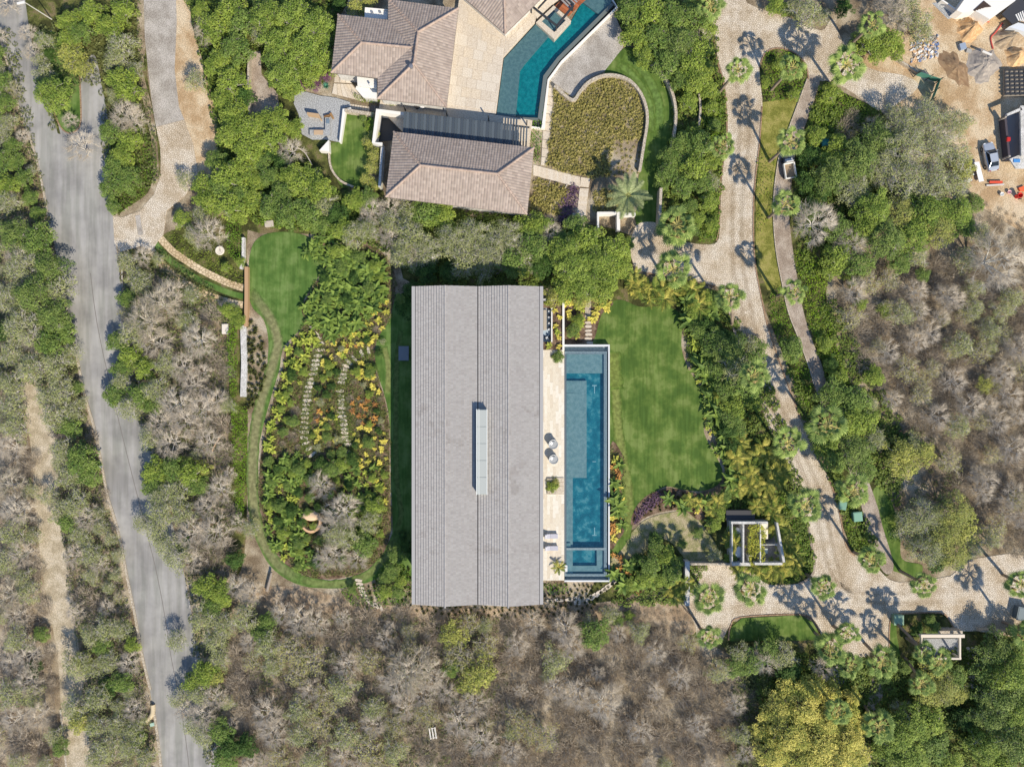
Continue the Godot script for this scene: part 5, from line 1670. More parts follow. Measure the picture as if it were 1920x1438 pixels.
	box_part("bench", st, m_grey_stone, 580, 243, 608.8, 254, 0.151, 0.62)
	box_part("cushion", st, mat(rgb(190, 164, 134), 0.9), 588, 243.5, 605, 252, 0.621, 0.75)
	box_part("cushion", st, mat(rgb(112, 130, 146), 0.9), 611, 223, 617, 231, 0.651, 0.76)
	prism_part("backrest", st, mat(rgb(186, 158, 124), 0.85), "575,210 597,213 601,222 599,223 594,217 575,214", 0.151, 1.15)
	var lg := thing("log", "weathered brown log lying behind the patio seat", "log", plan(617, 218, 0.3))
	var lb := MB.new()
	lb.tube(Vector3(-0.7, 0, 0.1), Vector3(0.1, 0.1, -0.1), 0.28, 0.22, 8, lin(132, 100, 66), true)
	lb.tube(Vector3(0.2, 0.1, -0.4), Vector3(0.65, 0.1, 0.4), 0.2, 0.14, 7, lin(158, 122, 80), true)
	obj("wood", lb.mesh(), bark_mat, lg)
	# slab walk and slate walk
	var sw := thing("slab_walk", "walk of large tan stone slabs beside the white annex", "walk", plan(640, 165))
	slabs(sw, "slab", plan2(627, 139), plan2(652, 141), plan2(660, 157), plan2(626, 155), 3, 1, 0.02, 0.1, m_slab, 0.04)
	slabs(sw, "slab", plan2(626, 156), plan2(660, 158), plan2(684, 192), plan2(622, 176), 6, 1, 0.02, 0.1, m_slab, 0.04)
	slabs(sw, "slab", plan2(655, 194), plan2(694, 200), plan2(692, 210), plan2(654, 204), 8, 1, 0.02, 0.11, m_slab, 0.05)
	slabs(sw, "slab", plan2(695, 196), plan2(716, 200), plan2(714, 212), plan2(694, 209), 4, 1, 0.02, 0.11, [mat(rgb(120, 116, 112), 0.9), mat(rgb(108, 104, 102), 0.9)], 0.05)
	sheet("villa_lawn", "646,206 700,216 696,260 690,330 700,350 640,352 622,320 618,290 620,268 638,266", 0.05, m_lawn, false)
	wall_line("garden_edging", "curved low stone edging below the white corner of the patio", "617,268 617,300 624,322 640,340 662,350", 0.3, 0, 0.4, m_stone, true, "edging")
	prism_part("block", thing("white_corner_block", "white triangular wall block at the patio's foot", "wall", plan(608, 275)), white, "598,282 616,262 617,284", 0, 1.2)
	sheet("side_lane", "466,96 488,96 490,140 520,175 524,215 500,220 470,216 464,150", 0.05, m_path, false)
	wall_line("lane_wall", "pale wall along the shaded lane left of the villa", "466,98 464,150 466,214", 0.3, 0, 1.2, m_stone)
	# round tables on the villa terrace
	for q in [[782, 202, 60, "dark"], [793, 202, 220, "white"]]:
		var t := thing("round_table", "%s round table at the edge of the villa's lower roof" % q[3], "table", plan(q[0], q[1], 0.85))
		var b := MB.new()
		b.lathe([Vector2(0.06, 0.05), Vector2(0.06, 0.66), Vector2(0.34, 0.68), Vector2(0.36, 0.72), Vector2(0.0, 0.74)], 16)
		obj("table_top", b.mesh(), mat(rgb(q[2], q[2], q[2] + 2), 0.6), t)
		var l := MB.new()
		l.lathe([Vector2(0.26, 0.04), Vector2(0.22, 0.07), Vector2(0.05, 0.08)], 16)
		obj("base", l.mesh(), m_dark, t)

func build_yards() -> void:
	# white utility yard
	var y := thing("utility_yard", "white-walled utility yard with three bays beside the drive", "yard", plan(1420, 1015))
	box_part("wall", y, m_stucco, 1371.5, 978, 1440.5, 982.5, 0, 2.4)
	box_part("wall", y, m_stucco, 1372.5, 982.7, 1374.5, 1055, 0, 2.4)
	box_part("wall", y, m_stucco, 1393, 982.7, 1396, 1055, 0, 2.4)
	box_part("wall", y, m_stucco, 1425.5, 982.7, 1427.5, 1055, 0, 2.4)
	box_part("wall", y, m_stucco, 1373, 1055.2, 1408, 1061, 0, 2.2)
	box_part("wall", y, m_stucco, 1416, 1055.2, 1468, 1059.5, 0, 2.4)
	box_part("wall", y, m_stucco, 1427.7, 1020.8, 1458, 1022.2, 0, 2.2)
	prism_part("wall", y, m_stucco, "1456,980 1459.5,980 1473,1054 1468.3,1055", 0, 2.4)
	box_part("wall", y, m_stucco, 1403, 1041.5, 1412, 1043, 0, 1.8)
	box_part("wall", y, m_stucco, 1403, 1043.2, 1404.5, 1053, 0, 1.8)
	box_part("floor", y, m_concrete, 1372.8, 982.8, 1468, 1055, -0.05, 0.06)
	box_part("slab_roof", y, mat(rgb(238, 228, 206), 0.8), 1427.7, 982.7, 1440.5, 1010.5, 1.7, 1.85)
	var tk := thing("water_tank", "long white cylindrical tank lying in the utility yard's first bay", "tank", plan(1383.5, 1017, 0.9))
	var tb := MB.new()
	var prof := [Vector2(0.0, -2.25), Vector2(0.3, -2.2), Vector2(0.5, -2.02), Vector2(0.56, -1.8), Vector2(0.56, 1.8), Vector2(0.5, 2.02), Vector2(0.3, 2.2), Vector2(0.0, 2.25)]
	tb.lathe(prof, 24)
	var to := obj("shell", tb.mesh(), mat(rgb(236, 236, 236), 0.35), tk)
	to.rotation.x = PI / 2
	for z in [-1.2, 0.0, 1.2]:
		var s := MB.new()
		s.box(Vector3(0, -0.55, z), Vector3(0.9, 0.5, 0.2))
		obj("saddle", s.mesh(), m_concrete, tk)
	var pu := thing("pump_unit", "pale grey pump unit in the utility yard's lower bay", "pump", plan(1432, 1036))
	box_part("casing", pu, mat(rgb(196, 206, 200), 0.5), 1434, 1029, 1440, 1038, 0.06, 0.9)
	box_part("casing", pu, mat(rgb(150, 170, 182), 0.5), 1428, 1029, 1433.5, 1042, 0.06, 0.7)
	var vp := hedge_mesh("1397,984 1425,984 1424,1046 1412,1040 1402,1040 1397,1050", 2.0, 2.9, 110, 0.26, lin(190, 184, 72), lin(134, 146, 54), 410)
	tag(obj("climbing_plant", vp, leaf_mat), "yellow-green climber filling the utility yard's middle bay", "plant")
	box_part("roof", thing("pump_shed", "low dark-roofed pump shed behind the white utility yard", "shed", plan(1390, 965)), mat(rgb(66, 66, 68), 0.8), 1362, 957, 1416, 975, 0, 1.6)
	# motor court walls
	var mw := thing("motor_court_wall", "bluish white retaining wall at the motor court's end", "wall", plan(1290, 1095))
	box_part("wall", mw, m_stucco, 1285, 1053, 1293.5, 1136, 0, 1.5)
	box_part("return_wall", mw, m_stone, 1293.7, 1056, 1372, 1060, 0, 1.4)
	# lower pergola
	var pg := thing("drive_pergola", "cream-beamed open pergola at the lower right of the crossroads", "pergola", plan(1768, 1215))
	var cream := mat(rgb(226, 214, 196), 0.8)
	box_part("beam", pg, cream, 1728, 1190, 1810, 1196, 2.3, 2.7)
	box_part("beam", pg, cream, 1800, 1196.2, 1803, 1237, 2.3, 2.7)
	box_part("beam", pg, cream, 1728.5, 1196.2, 1731, 1237, 2.3, 2.7)
	box_part("beam", pg, cream, 1731.2, 1234, 1799.8, 1237, 2.3, 2.7)
	for q in [[1729, 1192], [1806, 1192], [1800.5, 1233], [1729, 1233], [1768, 1192]]:
		box_part("post", pg, cream, q[0], q[1], q[0] + 3, q[1] + 3, 0, 2.29)
	box_part("wall", pg, m_stone, 1760, 1183, 1806, 1189, 0, 1.6)
	sheet("pergola_floor", "1732,1197 1800,1197 1800,1234 1732,1234", 0.09, m_grey_stone, false)
	var rs := thing("cobblestone_path", "side path of big rounded pale stones below the pergola", "path", plan(1832, 1250))
	var list := ""
	rng.seed = 17
	for i in 12:
		for j in 4:
			if rng.randf() < 0.9:
				list += "%f,%f,%f " % [1816.0 + j * 7.6 + (3.8 if i % 2 else 0.0) + rv(-1, 1) + i * 0.3, 1216.0 + i * 6.6 + rv(-1, 1), rv(0, 180)]
	stones(rs, "stone", list, 0.52, 0.5, 0.16, [m_stone, m_slab[1], m_slab[3]], 0.14)
	wall_line("stone_wall", "dark wall on the cobblestone path's tree side", "1840,1183 1920,1186", 0.3, 0, 1.3, m_stone)

func build_site() -> void:
	var h := thing("half_built_house", "unfinished concrete house with dark open bays at the site's right edge", "house", plan(1910, 255))
	var dark := mat(rgb(76, 70, 78), 0.9)
	box_part("floor", h, mat(rgb(150, 148, 150), 0.9), 1886, 212, 1990, 300, 0, 0.3)
	prism_part("wall", h, dark, "1884,217 1888,216 1896,294 1892,296", 0, 1.3)
	prism_part("beam", h, m_stucco, "1889,213 1916,201 1918,206 1890,217", 1.9, 2.2)
	prism_part("beam", h, m_stucco, "1914.5,198 1919,198 1920,292 1916,292", 1.9, 2.2)
	prism_part("roof_slab", h, m_stucco, "1918.8,198 1990,190 1990,292 1919.8,292", 1.9, 2.18)
	prism_part("canopy", h, m_stucco, "1894,298 1925,285 1990,285 1990,316 1906,316", 1.5, 1.7)
	for q in [[1886, 217], [1893, 291], [1917, 203], [1917, 288]]:
		box_part("column", h, m_concrete, q[0], q[1], q[0] + 3, q[1] + 3, 0.31, 1.88)
	box_part("barrel", h, mat(rgb(196, 40, 36), 0.6), 1890, 257, 1896, 264, 1.31, 1.6)
	box_part("tarpaulin", h, mat(rgb(70, 140, 206), 0.7), 1902, 298, 1914, 304, 1.71, 1.8)
	var mesh_p := thing("steel_mesh_slab", "dark grid of reinforcing mesh lying above the half-built house", "mesh", plan(1905, 155))
	for i in 6:
		prism_part("rod", mesh_p, mat(rgb(92, 88, 86), 0.8), "%f,130 %f,130 %f,178 %f,178" % [1885 + i * 9, 1887.5 + i * 9, 1889.5 + i * 9, 1887 + i * 9], 0.5, 0.62)
	for i in 7:
		prism_part("rod", mesh_p, m_dark, "1885,%f 1940,%f 1940,%f 1885,%f" % [130 + i * 7.5, 129 + i * 7.5, 131.5 + i * 7.5, 132.5 + i * 7.5], 0.63, 0.72)
	box_part("formwork", mesh_p, mat(rgb(150, 142, 130), 0.9), 1884.5, 130, 1940, 179, 0, 0.49)
	# white house at the top edge
	var w := thing("white_house", "white flat-roofed house cut off by the top edge above the building site", "house", plan(1850, 0))
	prism_part("wall", w, white, "1795,19 1817,-12 1880,-60 1930,-30 1904,2 1857,36 1830,20 1806,24", 0, 1.9)
	for i in 5:
		prism_part("stair_tread", w, mat(rgb(74, 58, 48), 0.8), "%f,%f %f,%f %f,%f %f,%f" % [1826 + i * 5.0, 19 - i * 2.0, 1829.5 + i * 5.0, 21 - i * 2.0, 1848.5 + i * 2.8, 3.0 + i * 2.2, 1846 + i * 2.8, 1.0 + i * 2.2], 1.91, 1.96 + i * 0.03)
	prism_part("parapet", w, white, "1795,19 1817,-12 1818.5,-11 1797,20", 1.91, 2.2)
	prism_part("canopy", w, mat(rgb(58, 60, 66), 0.7), "1880,26 1905,0 1945,-5 1945,20 1900,45", 1.4, 1.6)
	for i in 6:
		prism_part("slat", w, white, "%f,%f %f,%f %f,%f %f,%f" % [1905 + i * 4.0, 27 - i * 2.0, 1907 + i * 4.0, 26 - i * 2.0, 1913 + i * 4.0, 38 + i * 0.6, 1911 + i * 4.0, 39 + i * 0.6], 1.61, 1.7)
	prism_part("low_wall", w, white, "1766,0 1769,-1 1797,18 1795,20", 0, 1.0)
	prism_part("low_roof", w, mat(rgb(214, 220, 226), 0.8), "1893,50 1910,42 1960,54 1960,76 1925,60", 0, 1.2)
	sheet("concrete_court", "1769,3 1796,20 1812,26 1778,36 1748,6", 0.05, m_grey_stone, false)
	# net fence
	var nf := thing("green_net_fence", "green netting fence with two bays standing at the site entrance", "fence", plan(1740, 160))
	var net := mat(rgb(84, 150, 132), 0.8)
	net.backlight_enabled = true
	net.backlight = Color(0.1, 0.3, 0.24)
	var run := pts("1713,144 1735,151 1753,157 1747,175 1740,193")
	for i in run.size():
		var b := MB.new()
		b.box(Vector3(run[i].x, 1.1, run[i].y) - nf.position, Vector3(0.1, 2.2, 0.1))
		obj("post", b.mesh(), m_dark, nf)
		if i + 1 < run.size():
			var e := run[i + 1] - run[i]
			var n := MB.new()
			n.boxb(Vector3.ZERO, Vector3(e.length() - 0.1, 2.0, 0.02), Basis.IDENTITY)
			var o := obj("net_panel", n.mesh(), net, nf)
			o.position = Vector3((run[i].x + run[i + 1].x) * 0.5, 1.15, (run[i].y + run[i + 1].y) * 0.5) - nf.position
			o.rotation = Vector3(0.22, -atan2(e.y, e.x), 0)
	wall_line("stone_wall", "low white stone wall leading to the green net fence", "1684,110 1703,122 1722,134", 0.3, 0, 0.6, m_stone)
	# heaps
	heap("gravel_heap", "grey gravel heap with dark patches on the building site", 1843, 122, 33, 0.9, [lin(176, 166, 154), lin(148, 140, 132)], 501)
	heap("sand_heap", "orange sand heap above the grey gravel heap", 1818, 55, 24, 1.4, [lin(214, 178, 132), lin(190, 150, 106)], 502)
	heap("sand_heap", "pale orange sand heap at the right of the gravel heap", 1905, 106, 22, 1.3, [lin(220, 186, 140), lin(198, 158, 112)], 503)
	heap("earth_ridge", "long brown earth ridge across the building site", 1790, 128, 20, 0.7, [lin(158, 132, 102), lin(132, 106, 80)], 504, 2.1, -0.9)
	heap("earth_heap", "grey-brown earth heap below the white house", 1893, 72, 22, 1.1, [lin(176, 158, 132), lin(150, 130, 104)], 505, 1.5, 0.2)
	# rubble
	var rb := MB.new()
	rng.seed = 520
	for i in 190:
		var u := 1735.0 + rv(-1, 1) * 26.0; var v := 92.0 + rv(-1, 1) * 20.0 - (u - 1735.0) * 0.3
		var p := plan(u, v, 0.1)
		var c: Color = [lin(236, 234, 230), lin(206, 196, 184), lin(150, 140, 128), lin(216, 180, 140), lin(110, 130, 170), lin(190, 190, 192)][rng.randi() % 6]
		rb.boxb(p, Vector3(rv(0.1, 0.5), rv(0.05, 0.25), rv(0.1, 0.4)), Basis(Vector3.UP, rv(0, 6)) * Basis(Vector3.RIGHT, rv(-0.5, 0.5)), c)
	var ro := obj("rubble", rb.mesh(), bark_mat)
	stuff(ro)
	var lb := MB.new()
	for i in 70:
		var p := plan(1812.0 + rv(-1, 1) * 22.0, 322.0 + rv(-1, 1) * 18.0, 0.1)
		var c: Color = [lin(226, 224, 220), lin(196, 182, 166), lin(140, 130, 120), lin(120, 110, 104)][rng.randi() % 4]
		lb.boxb(p, Vector3(rv(0.1, 0.5), rv(0.05, 0.2), rv(0.1, 0.5)), Basis(Vector3.UP, rv(0, 6)), c)
	stuff(obj("litter", lb.mesh(), bark_mat))
	var items := [
		["insulation_board", "long white board lying on the ground beside the silver car", "board", "1828,304 1837,303 1846,339 1837,341", 0.5, 0.6, rgb(240, 240, 240)],
		["white_sheet", "creased white sheet left of the long white board", "sheet", "1811,318 1821,313 1824,323 1813,327", 0.1, 0.25, rgb(232, 234, 238)],
		["orange_plank", "orange-red painted plank below the silver car", "plank", "1857,339 1881,339 1881,343 1857,343", 0.2, 0.36, rgb(222, 84, 58)],
		["grey_plank", "grey plank lying under the orange one", "plank", "1851,346 1884,344 1884,347 1851,349", 0.1, 0.22, rgb(206, 202, 196)],
		["white_bucket", "small white bucket in the dry grass below the planks", "bucket", "1877,365 1881,364 1882,368 1878,369", 0, 0.4, rgb(238, 238, 234)],
		["cement_mixer", "red cement mixer near the bottom of the building site", "mixer", "1906,369 1913,366 1917,371 1909,376", 0, 1.0, rgb(206, 52, 44)],
		["orange_tarpaulin", "crumpled orange tarpaulin at the site's right edge", "tarpaulin", "1911,352 1922,348 1924,358 1914,358", 0, 0.3, rgb(226, 108, 66)],
		["pink_bucket", "pink and white bucket beside the red cement mixer", "bucket", "1891,361 1896,361 1897,366 1892,367", 0, 0.4, rgb(232, 190, 190)],
		["blue_pallet", "blue-grey pallet of cement bags above the gravel heap", "pallet", "1800,82 1811,79 1814,90 1803,93", 0, 0.5, rgb(148, 162, 182)],
		["timber_ladder", "white timber frame lying on the gravel heap", "frame", "1845,94 1862,101 1860,104 1843,97", 1.3, 1.45, rgb(226, 222, 214)],
		["grey_hatch", "square grey concrete hatch left of the gravel heap", "hatch", "1815,90 1824,92 1822,99 1813,97", 0, 0.3, rgb(170, 166, 158)],
	]
	for it in items:
		var t := thing(it[0], it[1], it[2], Vector3(pts(it[3])[0].x, 0, pts(it[3])[0].y))
		if not (it[0].ends_with("bucket") or it[0] == "cement_mixer"):
			prism_part("body", t, mat(it[6], 0.8), it[3], it[4], it[5])
		else:
			var l := MB.new()
			var kk: float = it[5]
			l.lathe([Vector2(0.0, 0.03), Vector2(0.18 + kk * 0.1, 0.03), Vector2(0.22 + kk * 0.18, kk), Vector2(0.18 + kk * 0.16, kk), Vector2(0.12, kk * 0.3), Vector2(0.0, kk * 0.28)], 16)
			obj("drum", l.mesh(), mat(it[6], 0.7), t)
			if it[0] == "cement_mixer":
				for s in [-1, 1]:
					var wl := MB.new()
					wl.tube(Vector3(0.5, 0.2, 0.3 * s), Vector3(0.5, 0.2, 0.38 * s), 0.2, 0.2, 14, Color.WHITE, true)
					obj("wheel", wl.mesh(), m_dark, t)
				var fr := MB.new()
				fr.tube(Vector3(0.5, 0.25, 0), Vector3(-0.8, 0.9, 0), 0.04, 0.04, 6, Color.WHITE)
				obj("handle", fr.mesh(), mat(rgb(206, 52, 44), 0.7), t)
	var hs := MB.new()
	var hp := curve(pts("1862,92 1858,72 1866,62 1880,44"), false, 6)
	for i in hp.size() - 1:
		hs.tube(Vector3(hp[i].x, 0.12, hp[i].y), Vector3(hp[i + 1].x, 0.12, hp[i + 1].y), 0.11, 0.11, 6, lin(206, 92, 82))
	tag(obj("red_hose", hs.mesh(), bark_mat), "thick red hose curling beside the grey-brown earth heap", "hose")
	hs = MB.new()
	hp = curve(pts("1832,30 1842,37 1855,42"), false, 6)
	for i in hp.size() - 1:
		hs.tube(Vector3(hp[i].x, 0.12, hp[i].y), Vector3(hp[i + 1].x, 0.12, hp[i + 1].y), 0.09, 0.09, 6, lin(214, 112, 88))
	tag(obj("red_hose", hs.mesh(), bark_mat), "short red hose lying below the white house", "hose")

func heap(called: String, label: String, u: float, v: float, r_px: float, ht: float, cols: Array, sd: int, long := 1.0, turn := 0.0) -> void:
	var R := r_px * STEP
	var f := FastNoiseLite.new()
	f.seed = sd
	f.frequency = 0.5
	var b := MB.new()
	rng.seed = sd
	var rows := 10; var sides := 26
	var at := func(i: int, k: int) -> Vector3:
		var q := i / float(rows)
		var a := TAU * k / sides
		var x := cos(a) * q * R; var z := sin(a) * q * R
		var rim := 1.0 + 0.45 * f.get_noise_2d(cos(a) * 3.0, sin(a) * 3.0)
		return Vector3(x * rim * long, ht * (1.0 - smoothstep(0.0, 1.0, q)) + 0.3 * f.get_noise_2d(x * 2.0, z * 2.0) * ht * (1.0 - q) - (0.05 if i == rows else 0.0), z * rim)
	for i in rows:
		for k in sides:
			var p: Vector3 = at.call(i, k); var q: Vector3 = at.call(i, (k + 1) % sides)
			var r: Vector3 = at.call(i + 1, (k + 1) % sides); var s: Vector3 = at.call(i + 1, k)
			var c := pick(cols[0], cols[1], 0.06)
			b.tri_to(p, s, r, Vector3.UP, c)
			if i > 0:
				b.tri_to(p, r, q, Vector3.UP, c)
	var o := obj(called, b.mesh(), bark_mat)
	o.position = plan(u, v) + Vector3(0, 0.03, 0)
	o.rotation.y = turn
	tag(o, label, "heap")

func build_furniture() -> void:
	# two round wicker pods
	for q in [[1037.5, 833, "upper"], [1038, 861, "lower"]]:
		var t := thing("round_armchair", "%s of two round pale wicker armchairs on the pool terrace" % q[2], "armchair", plan(q[0], q[1], 0.9) , 0.4, "round armchairs on the terrace")
		var b := MB.new()
		b.lathe([Vector2(0.0, 0.02), Vector2(0.52, 0.02), Vector2(0.68, 0.3), Vector2(0.7, 0.48), Vector2(0.6, 0.5), Vector2(0.56, 0.42), Vector2(0.0, 0.42)], 24)
		obj("seat", b.mesh(), mat(rgb(166, 170, 174), 0.9), t)
		var k := MB.new()
		for i in 10:
			var a0 := PI * (0.95 + 0.85 * i / 10.0); var a1 := PI * (0.95 + 0.85 * (i + 1) / 10.0)
			k.quad(Vector3(cos(a0) * 0.66, 0.5, sin(a0) * 0.66), Vector3(cos(a1) * 0.66, 0.5, sin(a1) * 0.66), Vector3(cos(a1) * 0.74, 0.95, sin(a1) * 0.74), Vector3(cos(a0) * 0.74, 0.95, sin(a0) * 0.74), Vector3(cos(a0), 0.2, sin(a0)), Color.WHITE)
			k.quad(Vector3(cos(a0) * 0.6, 0.5, sin(a0) * 0.6), Vector3(cos(a1) * 0.6, 0.5, sin(a1) * 0.6), Vector3(cos(a1) * 0.74, 0.95, sin(a1) * 0.74), Vector3(cos(a0) * 0.74, 0.95, sin(a0) * 0.74), -Vector3(cos(a0), -0.2, sin(a0)), Color.WHITE)
		obj("backrest", k.mesh(), mat(rgb(206, 210, 214), 0.9), t)
		for i in 2:
			var c := MB.new()
			c.boxb(Vector3(-0.2 + 0.3 * i, 0.55, -0.3), Vector3(0.42, 0.16, 0.4), Basis(Vector3.UP, 0.5 - i) * Basis(Vector3.RIGHT, 0.6))
			obj("cushion", c.mesh(), mat([rgb(240, 240, 240), rgb(146, 152, 160)][i], 0.9), t)
	# two loungers
	for q in [[1034, 1004.5, "upper"], [1034.5, 1027, "lower"]]:
		var t := thing("sun_lounger", "%s of two lilac-grey sun loungers half under the roof's edge" % q[2], "sun lounger", plan(q[0], q[1], 0.9), 0.0, "sun loungers on the terrace")
		var fr := MB.new()
		fr.box(Vector3(-0.1, 0.26, 0), Vector3(2.0, 0.06, 0.72))
		obj("frame", fr.mesh(), mat(rgb(210, 208, 204), 0.6), t)
		var ms := MB.new()
		ms.box(Vector3(0.38, 0.36, 0), Vector3(1.1, 0.13, 0.66))
		ms.boxb(Vector3(-0.62, 0.5, 0), Vector3(0.86, 0.13, 0.66), Basis(Vector3.BACK, -0.35))
		obj("mattress", ms.mesh(), mat(rgb(190, 190, 202), 0.9), t)
		var pw := MB.new()
		pw.boxb(Vector3(-0.86, 0.68, 0), Vector3(0.3, 0.12, 0.5), Basis(Vector3.BACK, -0.35))
		obj("pillow", pw.mesh(), mat(rgb(206, 206, 214), 0.9), t)
		for sx in [-0.95, 0.8]:
			for sz in [-0.3, 0.3]:
				var l := MB.new()
				l.box(Vector3(sx, 0.115, sz), Vector3(0.06, 0.23, 0.06))
				obj("leg", l.mesh(), mat(rgb(210, 208, 204), 0.6), t)
	# stair slabs beside the terrace planter
	var sp := thing("terrace_steps", "flight of four pale slab steps let into the terrace beside a bush", "steps", plan(1050, 912, 0.9))
	for i in 4:
		box_part("step", sp, m_slab[2], 1043.5, 896 + i * 8, 1057.5, 903.4 + i * 8, 0.905, 1.02 - i * 0.02)
	box_part("planter_box", sp, m_stone, 1026, 897, 1043, 927, 0.905, 1.1)
	# silver car
	car(1858, 294)
	# utility cart
	var ct := thing("utility_cart", "white-railed utility cart parked on the grey footpath", "cart", plan(1477, 319), 0.16)
	ct.scale = Vector3(1.2, 1.2, 1.25)
	var cb := MB.new()
	cb.box(Vector3(0, 0.42, 0.25), Vector3(1.3, 0.1, 1.7))
	obj("bed", cb.mesh(), mat(rgb(150, 132, 108), 0.9), ct)
	var cr := MB.new()
	for s in [-0.65, 0.65]:
		cr.box(Vector3(s, 0.66, 0.25), Vector3(0.1, 0.4, 1.8))
	for z in [-0.63, 1.13]:
		cr.box(Vector3(0, 0.66, z), Vector3(1.19, 0.38, 0.1))
	obj("rail", cr.mesh(), white, ct)
	var ch := MB.new()
	ch.box(Vector3(0, 0.55, -1.15), Vector3(1.1, 0.5, 0.8))
	obj("cab", ch.mesh(), mat(rgb(70, 80, 92), 0.6), ct)
	var cs := MB.new()
	cs.box(Vector3(0, 0.86, -0.95), Vector3(0.9, 0.12, 0.4))
	cs.box(Vector3(0, 1.1, -0.76), Vector3(0.9, 0.4, 0.08))
	obj("seat", cs.mesh(), mat(rgb(200, 202, 204), 0.8), ct)
	for s in [-0.6, 0.6]:
		for z in [-1.2, 0.8]:
			var wl := MB.new()
			wl.tube(Vector3(s - 0.09, 0.28, z), Vector3(s + 0.09, 0.28, z), 0.26, 0.26, 14, Color.WHITE, true)
			obj("wheel", wl.mesh(), m_dark, ct)
	var sw := MB.new()
	sw.lathe([Vector2(0.14, 0.0), Vector2(0.18, 0.02), Vector2(0.14, 0.04), Vector2(0.1, 0.02), Vector2(0.14, 0.0)], 14)
	var swo := obj("steering_wheel", sw.mesh(), m_dark, ct)
	swo.position = Vector3(-0.25, 1.0, -1.3)
	swo.rotation.x = 0.5
	# bins, cabinets and covers
	cabinet("garden_bin", "teal plastic bin standing in the shrubs right of the grey footpath", "bin", 1546, 268, 1.1, 1.2, 1.1, rgb(62, 142, 138), 0.05)
	cabinet("transformer_box", "pale green transformer box at the corner of the crossroads verge", "cabinet", 1683.5, 1161, 1.45, 1.5, 1.0, rgb(146, 176, 148), 0.0)
	cabinet("utility_cabinet", "pale green cabinet under a fan palm beside the footpath", "cabinet", 1607, 968, 1.3, 1.4, 1.0, rgb(126, 170, 148), 0.1)
	cabinet("utility_cabinet", "small green cabinet half hidden beside the drive's right kerb", "cabinet", 1579, 947, 1.1, 1.3, 0.9, rgb(118, 160, 138), -0.2)
	cabinet("garden_chest", "grey-green chest at the photo's right edge by the crossroads", "chest", 1916, 1150, 1.9, 2.0, 1.2, rgb(120, 132, 136), -0.2)
	cabinet("utility_box", "white-rimmed utility box on bare ground beside the narrow hedge", "box", 422, 617, 0.95, 1.5, 0.35, rgb(226, 218, 206), 0.0)
	cabinet("stone_box", "small pale stone box above the kidney-shaped lawn", "box", 505, 420, 1.3, 0.9, 0.6, rgb(196, 186, 172), 0.1)
	cabinet("meter_post", "small white meter box on the road's stone kerb", "box", 187, 875, 0.45, 0.45, 0.9, rgb(226, 226, 224), 0.2)
	cabinet("drain_box", "pale green valve box beside the kerb under the culvert", "box", 285, 1358, 0.6, 0.5, 0.35, rgb(170, 200, 186), 0.2)
	for q in [[412, 470, 0.62, "round pale stone lid on bare earth left of the hedge block", "well_cover", rgb(226, 218, 204)], [1487, 1006, 0.42, "round pale green lid in the grass right of the utility yard", "manhole_cover", rgb(190, 208, 180)]]:
		var t := thing(q[4], q[3], "lid", plan(q[0], q[1]))
		var b := MB.new()
		b.lathe([Vector2(q[2] * 1.1, 0.0), Vector2(q[2] * 1.1, 0.16), Vector2(q[2], 0.2), Vector2(q[2] * 0.8, 0.2), Vector2(q[2] * 0.75, 0.17), Vector2(0, 0.18)], 20)
		obj("lid", b.mesh(), mat(q[5], 0.8), t)
	# culvert and its curved gutter
	var cv := thing("culvert", "concrete culvert pipe curving from the road's kerb", "pipe", plan(280, 1342))
	var cvb := MB.new()
	var cp := curve(pts("287,1320 287,1334 282,1343 275,1350"), false, 5)
	for i in cp.size() - 1:
		cvb.tube(Vector3(cp[i].x, 0.2, cp[i].y) - cv.position, Vector3(cp[i + 1].x, 0.2, cp[i + 1].y) - cv.position, 0.34, 0.34, 12, lin(206, 190, 160))
	obj("pipe", cvb.mesh(), bark_mat, cv)
	var mouth := MB.new()
	mouth.tube(Vector3(plan(275, 1350).x, 0.2, plan(275, 1350).z) - cv.position, Vector3(plan(274, 1351).x, 0.2, plan(274, 1351).z) - cv.position, 0.28, 0.28, 12, lin(60, 50, 42), true)
	obj("mouth", mouth.mesh(), bark_mat, cv)
	# lamp post at the road's top end
	var lp := thing("lamp_post", "tall pale lamp post beside the road at the top left corner", "lamp post", plan(96, 36))
	var top := plan(45, 4, 6.4) - lp.position
	var lb := MB.new()
	lb.tube(Vector3.ZERO, top, 0.09, 0.06, 8, lin(216, 214, 206))
	obj("pole", lb.mesh(), bark_mat, lp)
	var lh := MB.new()
	lh.boxb(top + Vector3(-0.5, 0.02, 0.1), Vector3(1.1, 0.1, 0.3), Basis(Vector3.UP, 0.2), lin(226, 226, 222))
	obj("lamp_head", lh.mesh(), bark_mat, lp)
	# wooden bench frame in the scrub
	var bf := thing("bench_frame", "whitewashed wooden bench frame in the lower scrub", "bench", plan(812, 1372), 0.15)
	for i in 3:
		var b := MB.new()
		b.box(Vector3(-0.42 + 0.42 * i, 0.5, 0), Vector3(0.2, 0.06, 1.7))
		obj("plank", b.mesh(), mat(rgb(226, 222, 214), 0.85), bf)
	for z in [-0.7, 0.7]:
		var b := MB.new()
		b.box(Vector3(0, 0.24, z), Vector3(1.1, 0.44, 0.1))
		obj("leg", b.mesh(), mat(rgb(206, 200, 190), 0.85), bf)
	# fallen logs and the leaning trunk
	log_at("fallen_trunk", "fallen grey-brown trunk with a broken fork in the left scrub", "395,850 402,836 414,818 420,814", 0.13, lin(186, 160, 132))
	log_at("fallen_trunk", "long bleached trunk crossing the villa wood above the courtyard lawn", "500,300 520,283 545,276 570,285 587,312", 0.11, lin(206, 196, 184))
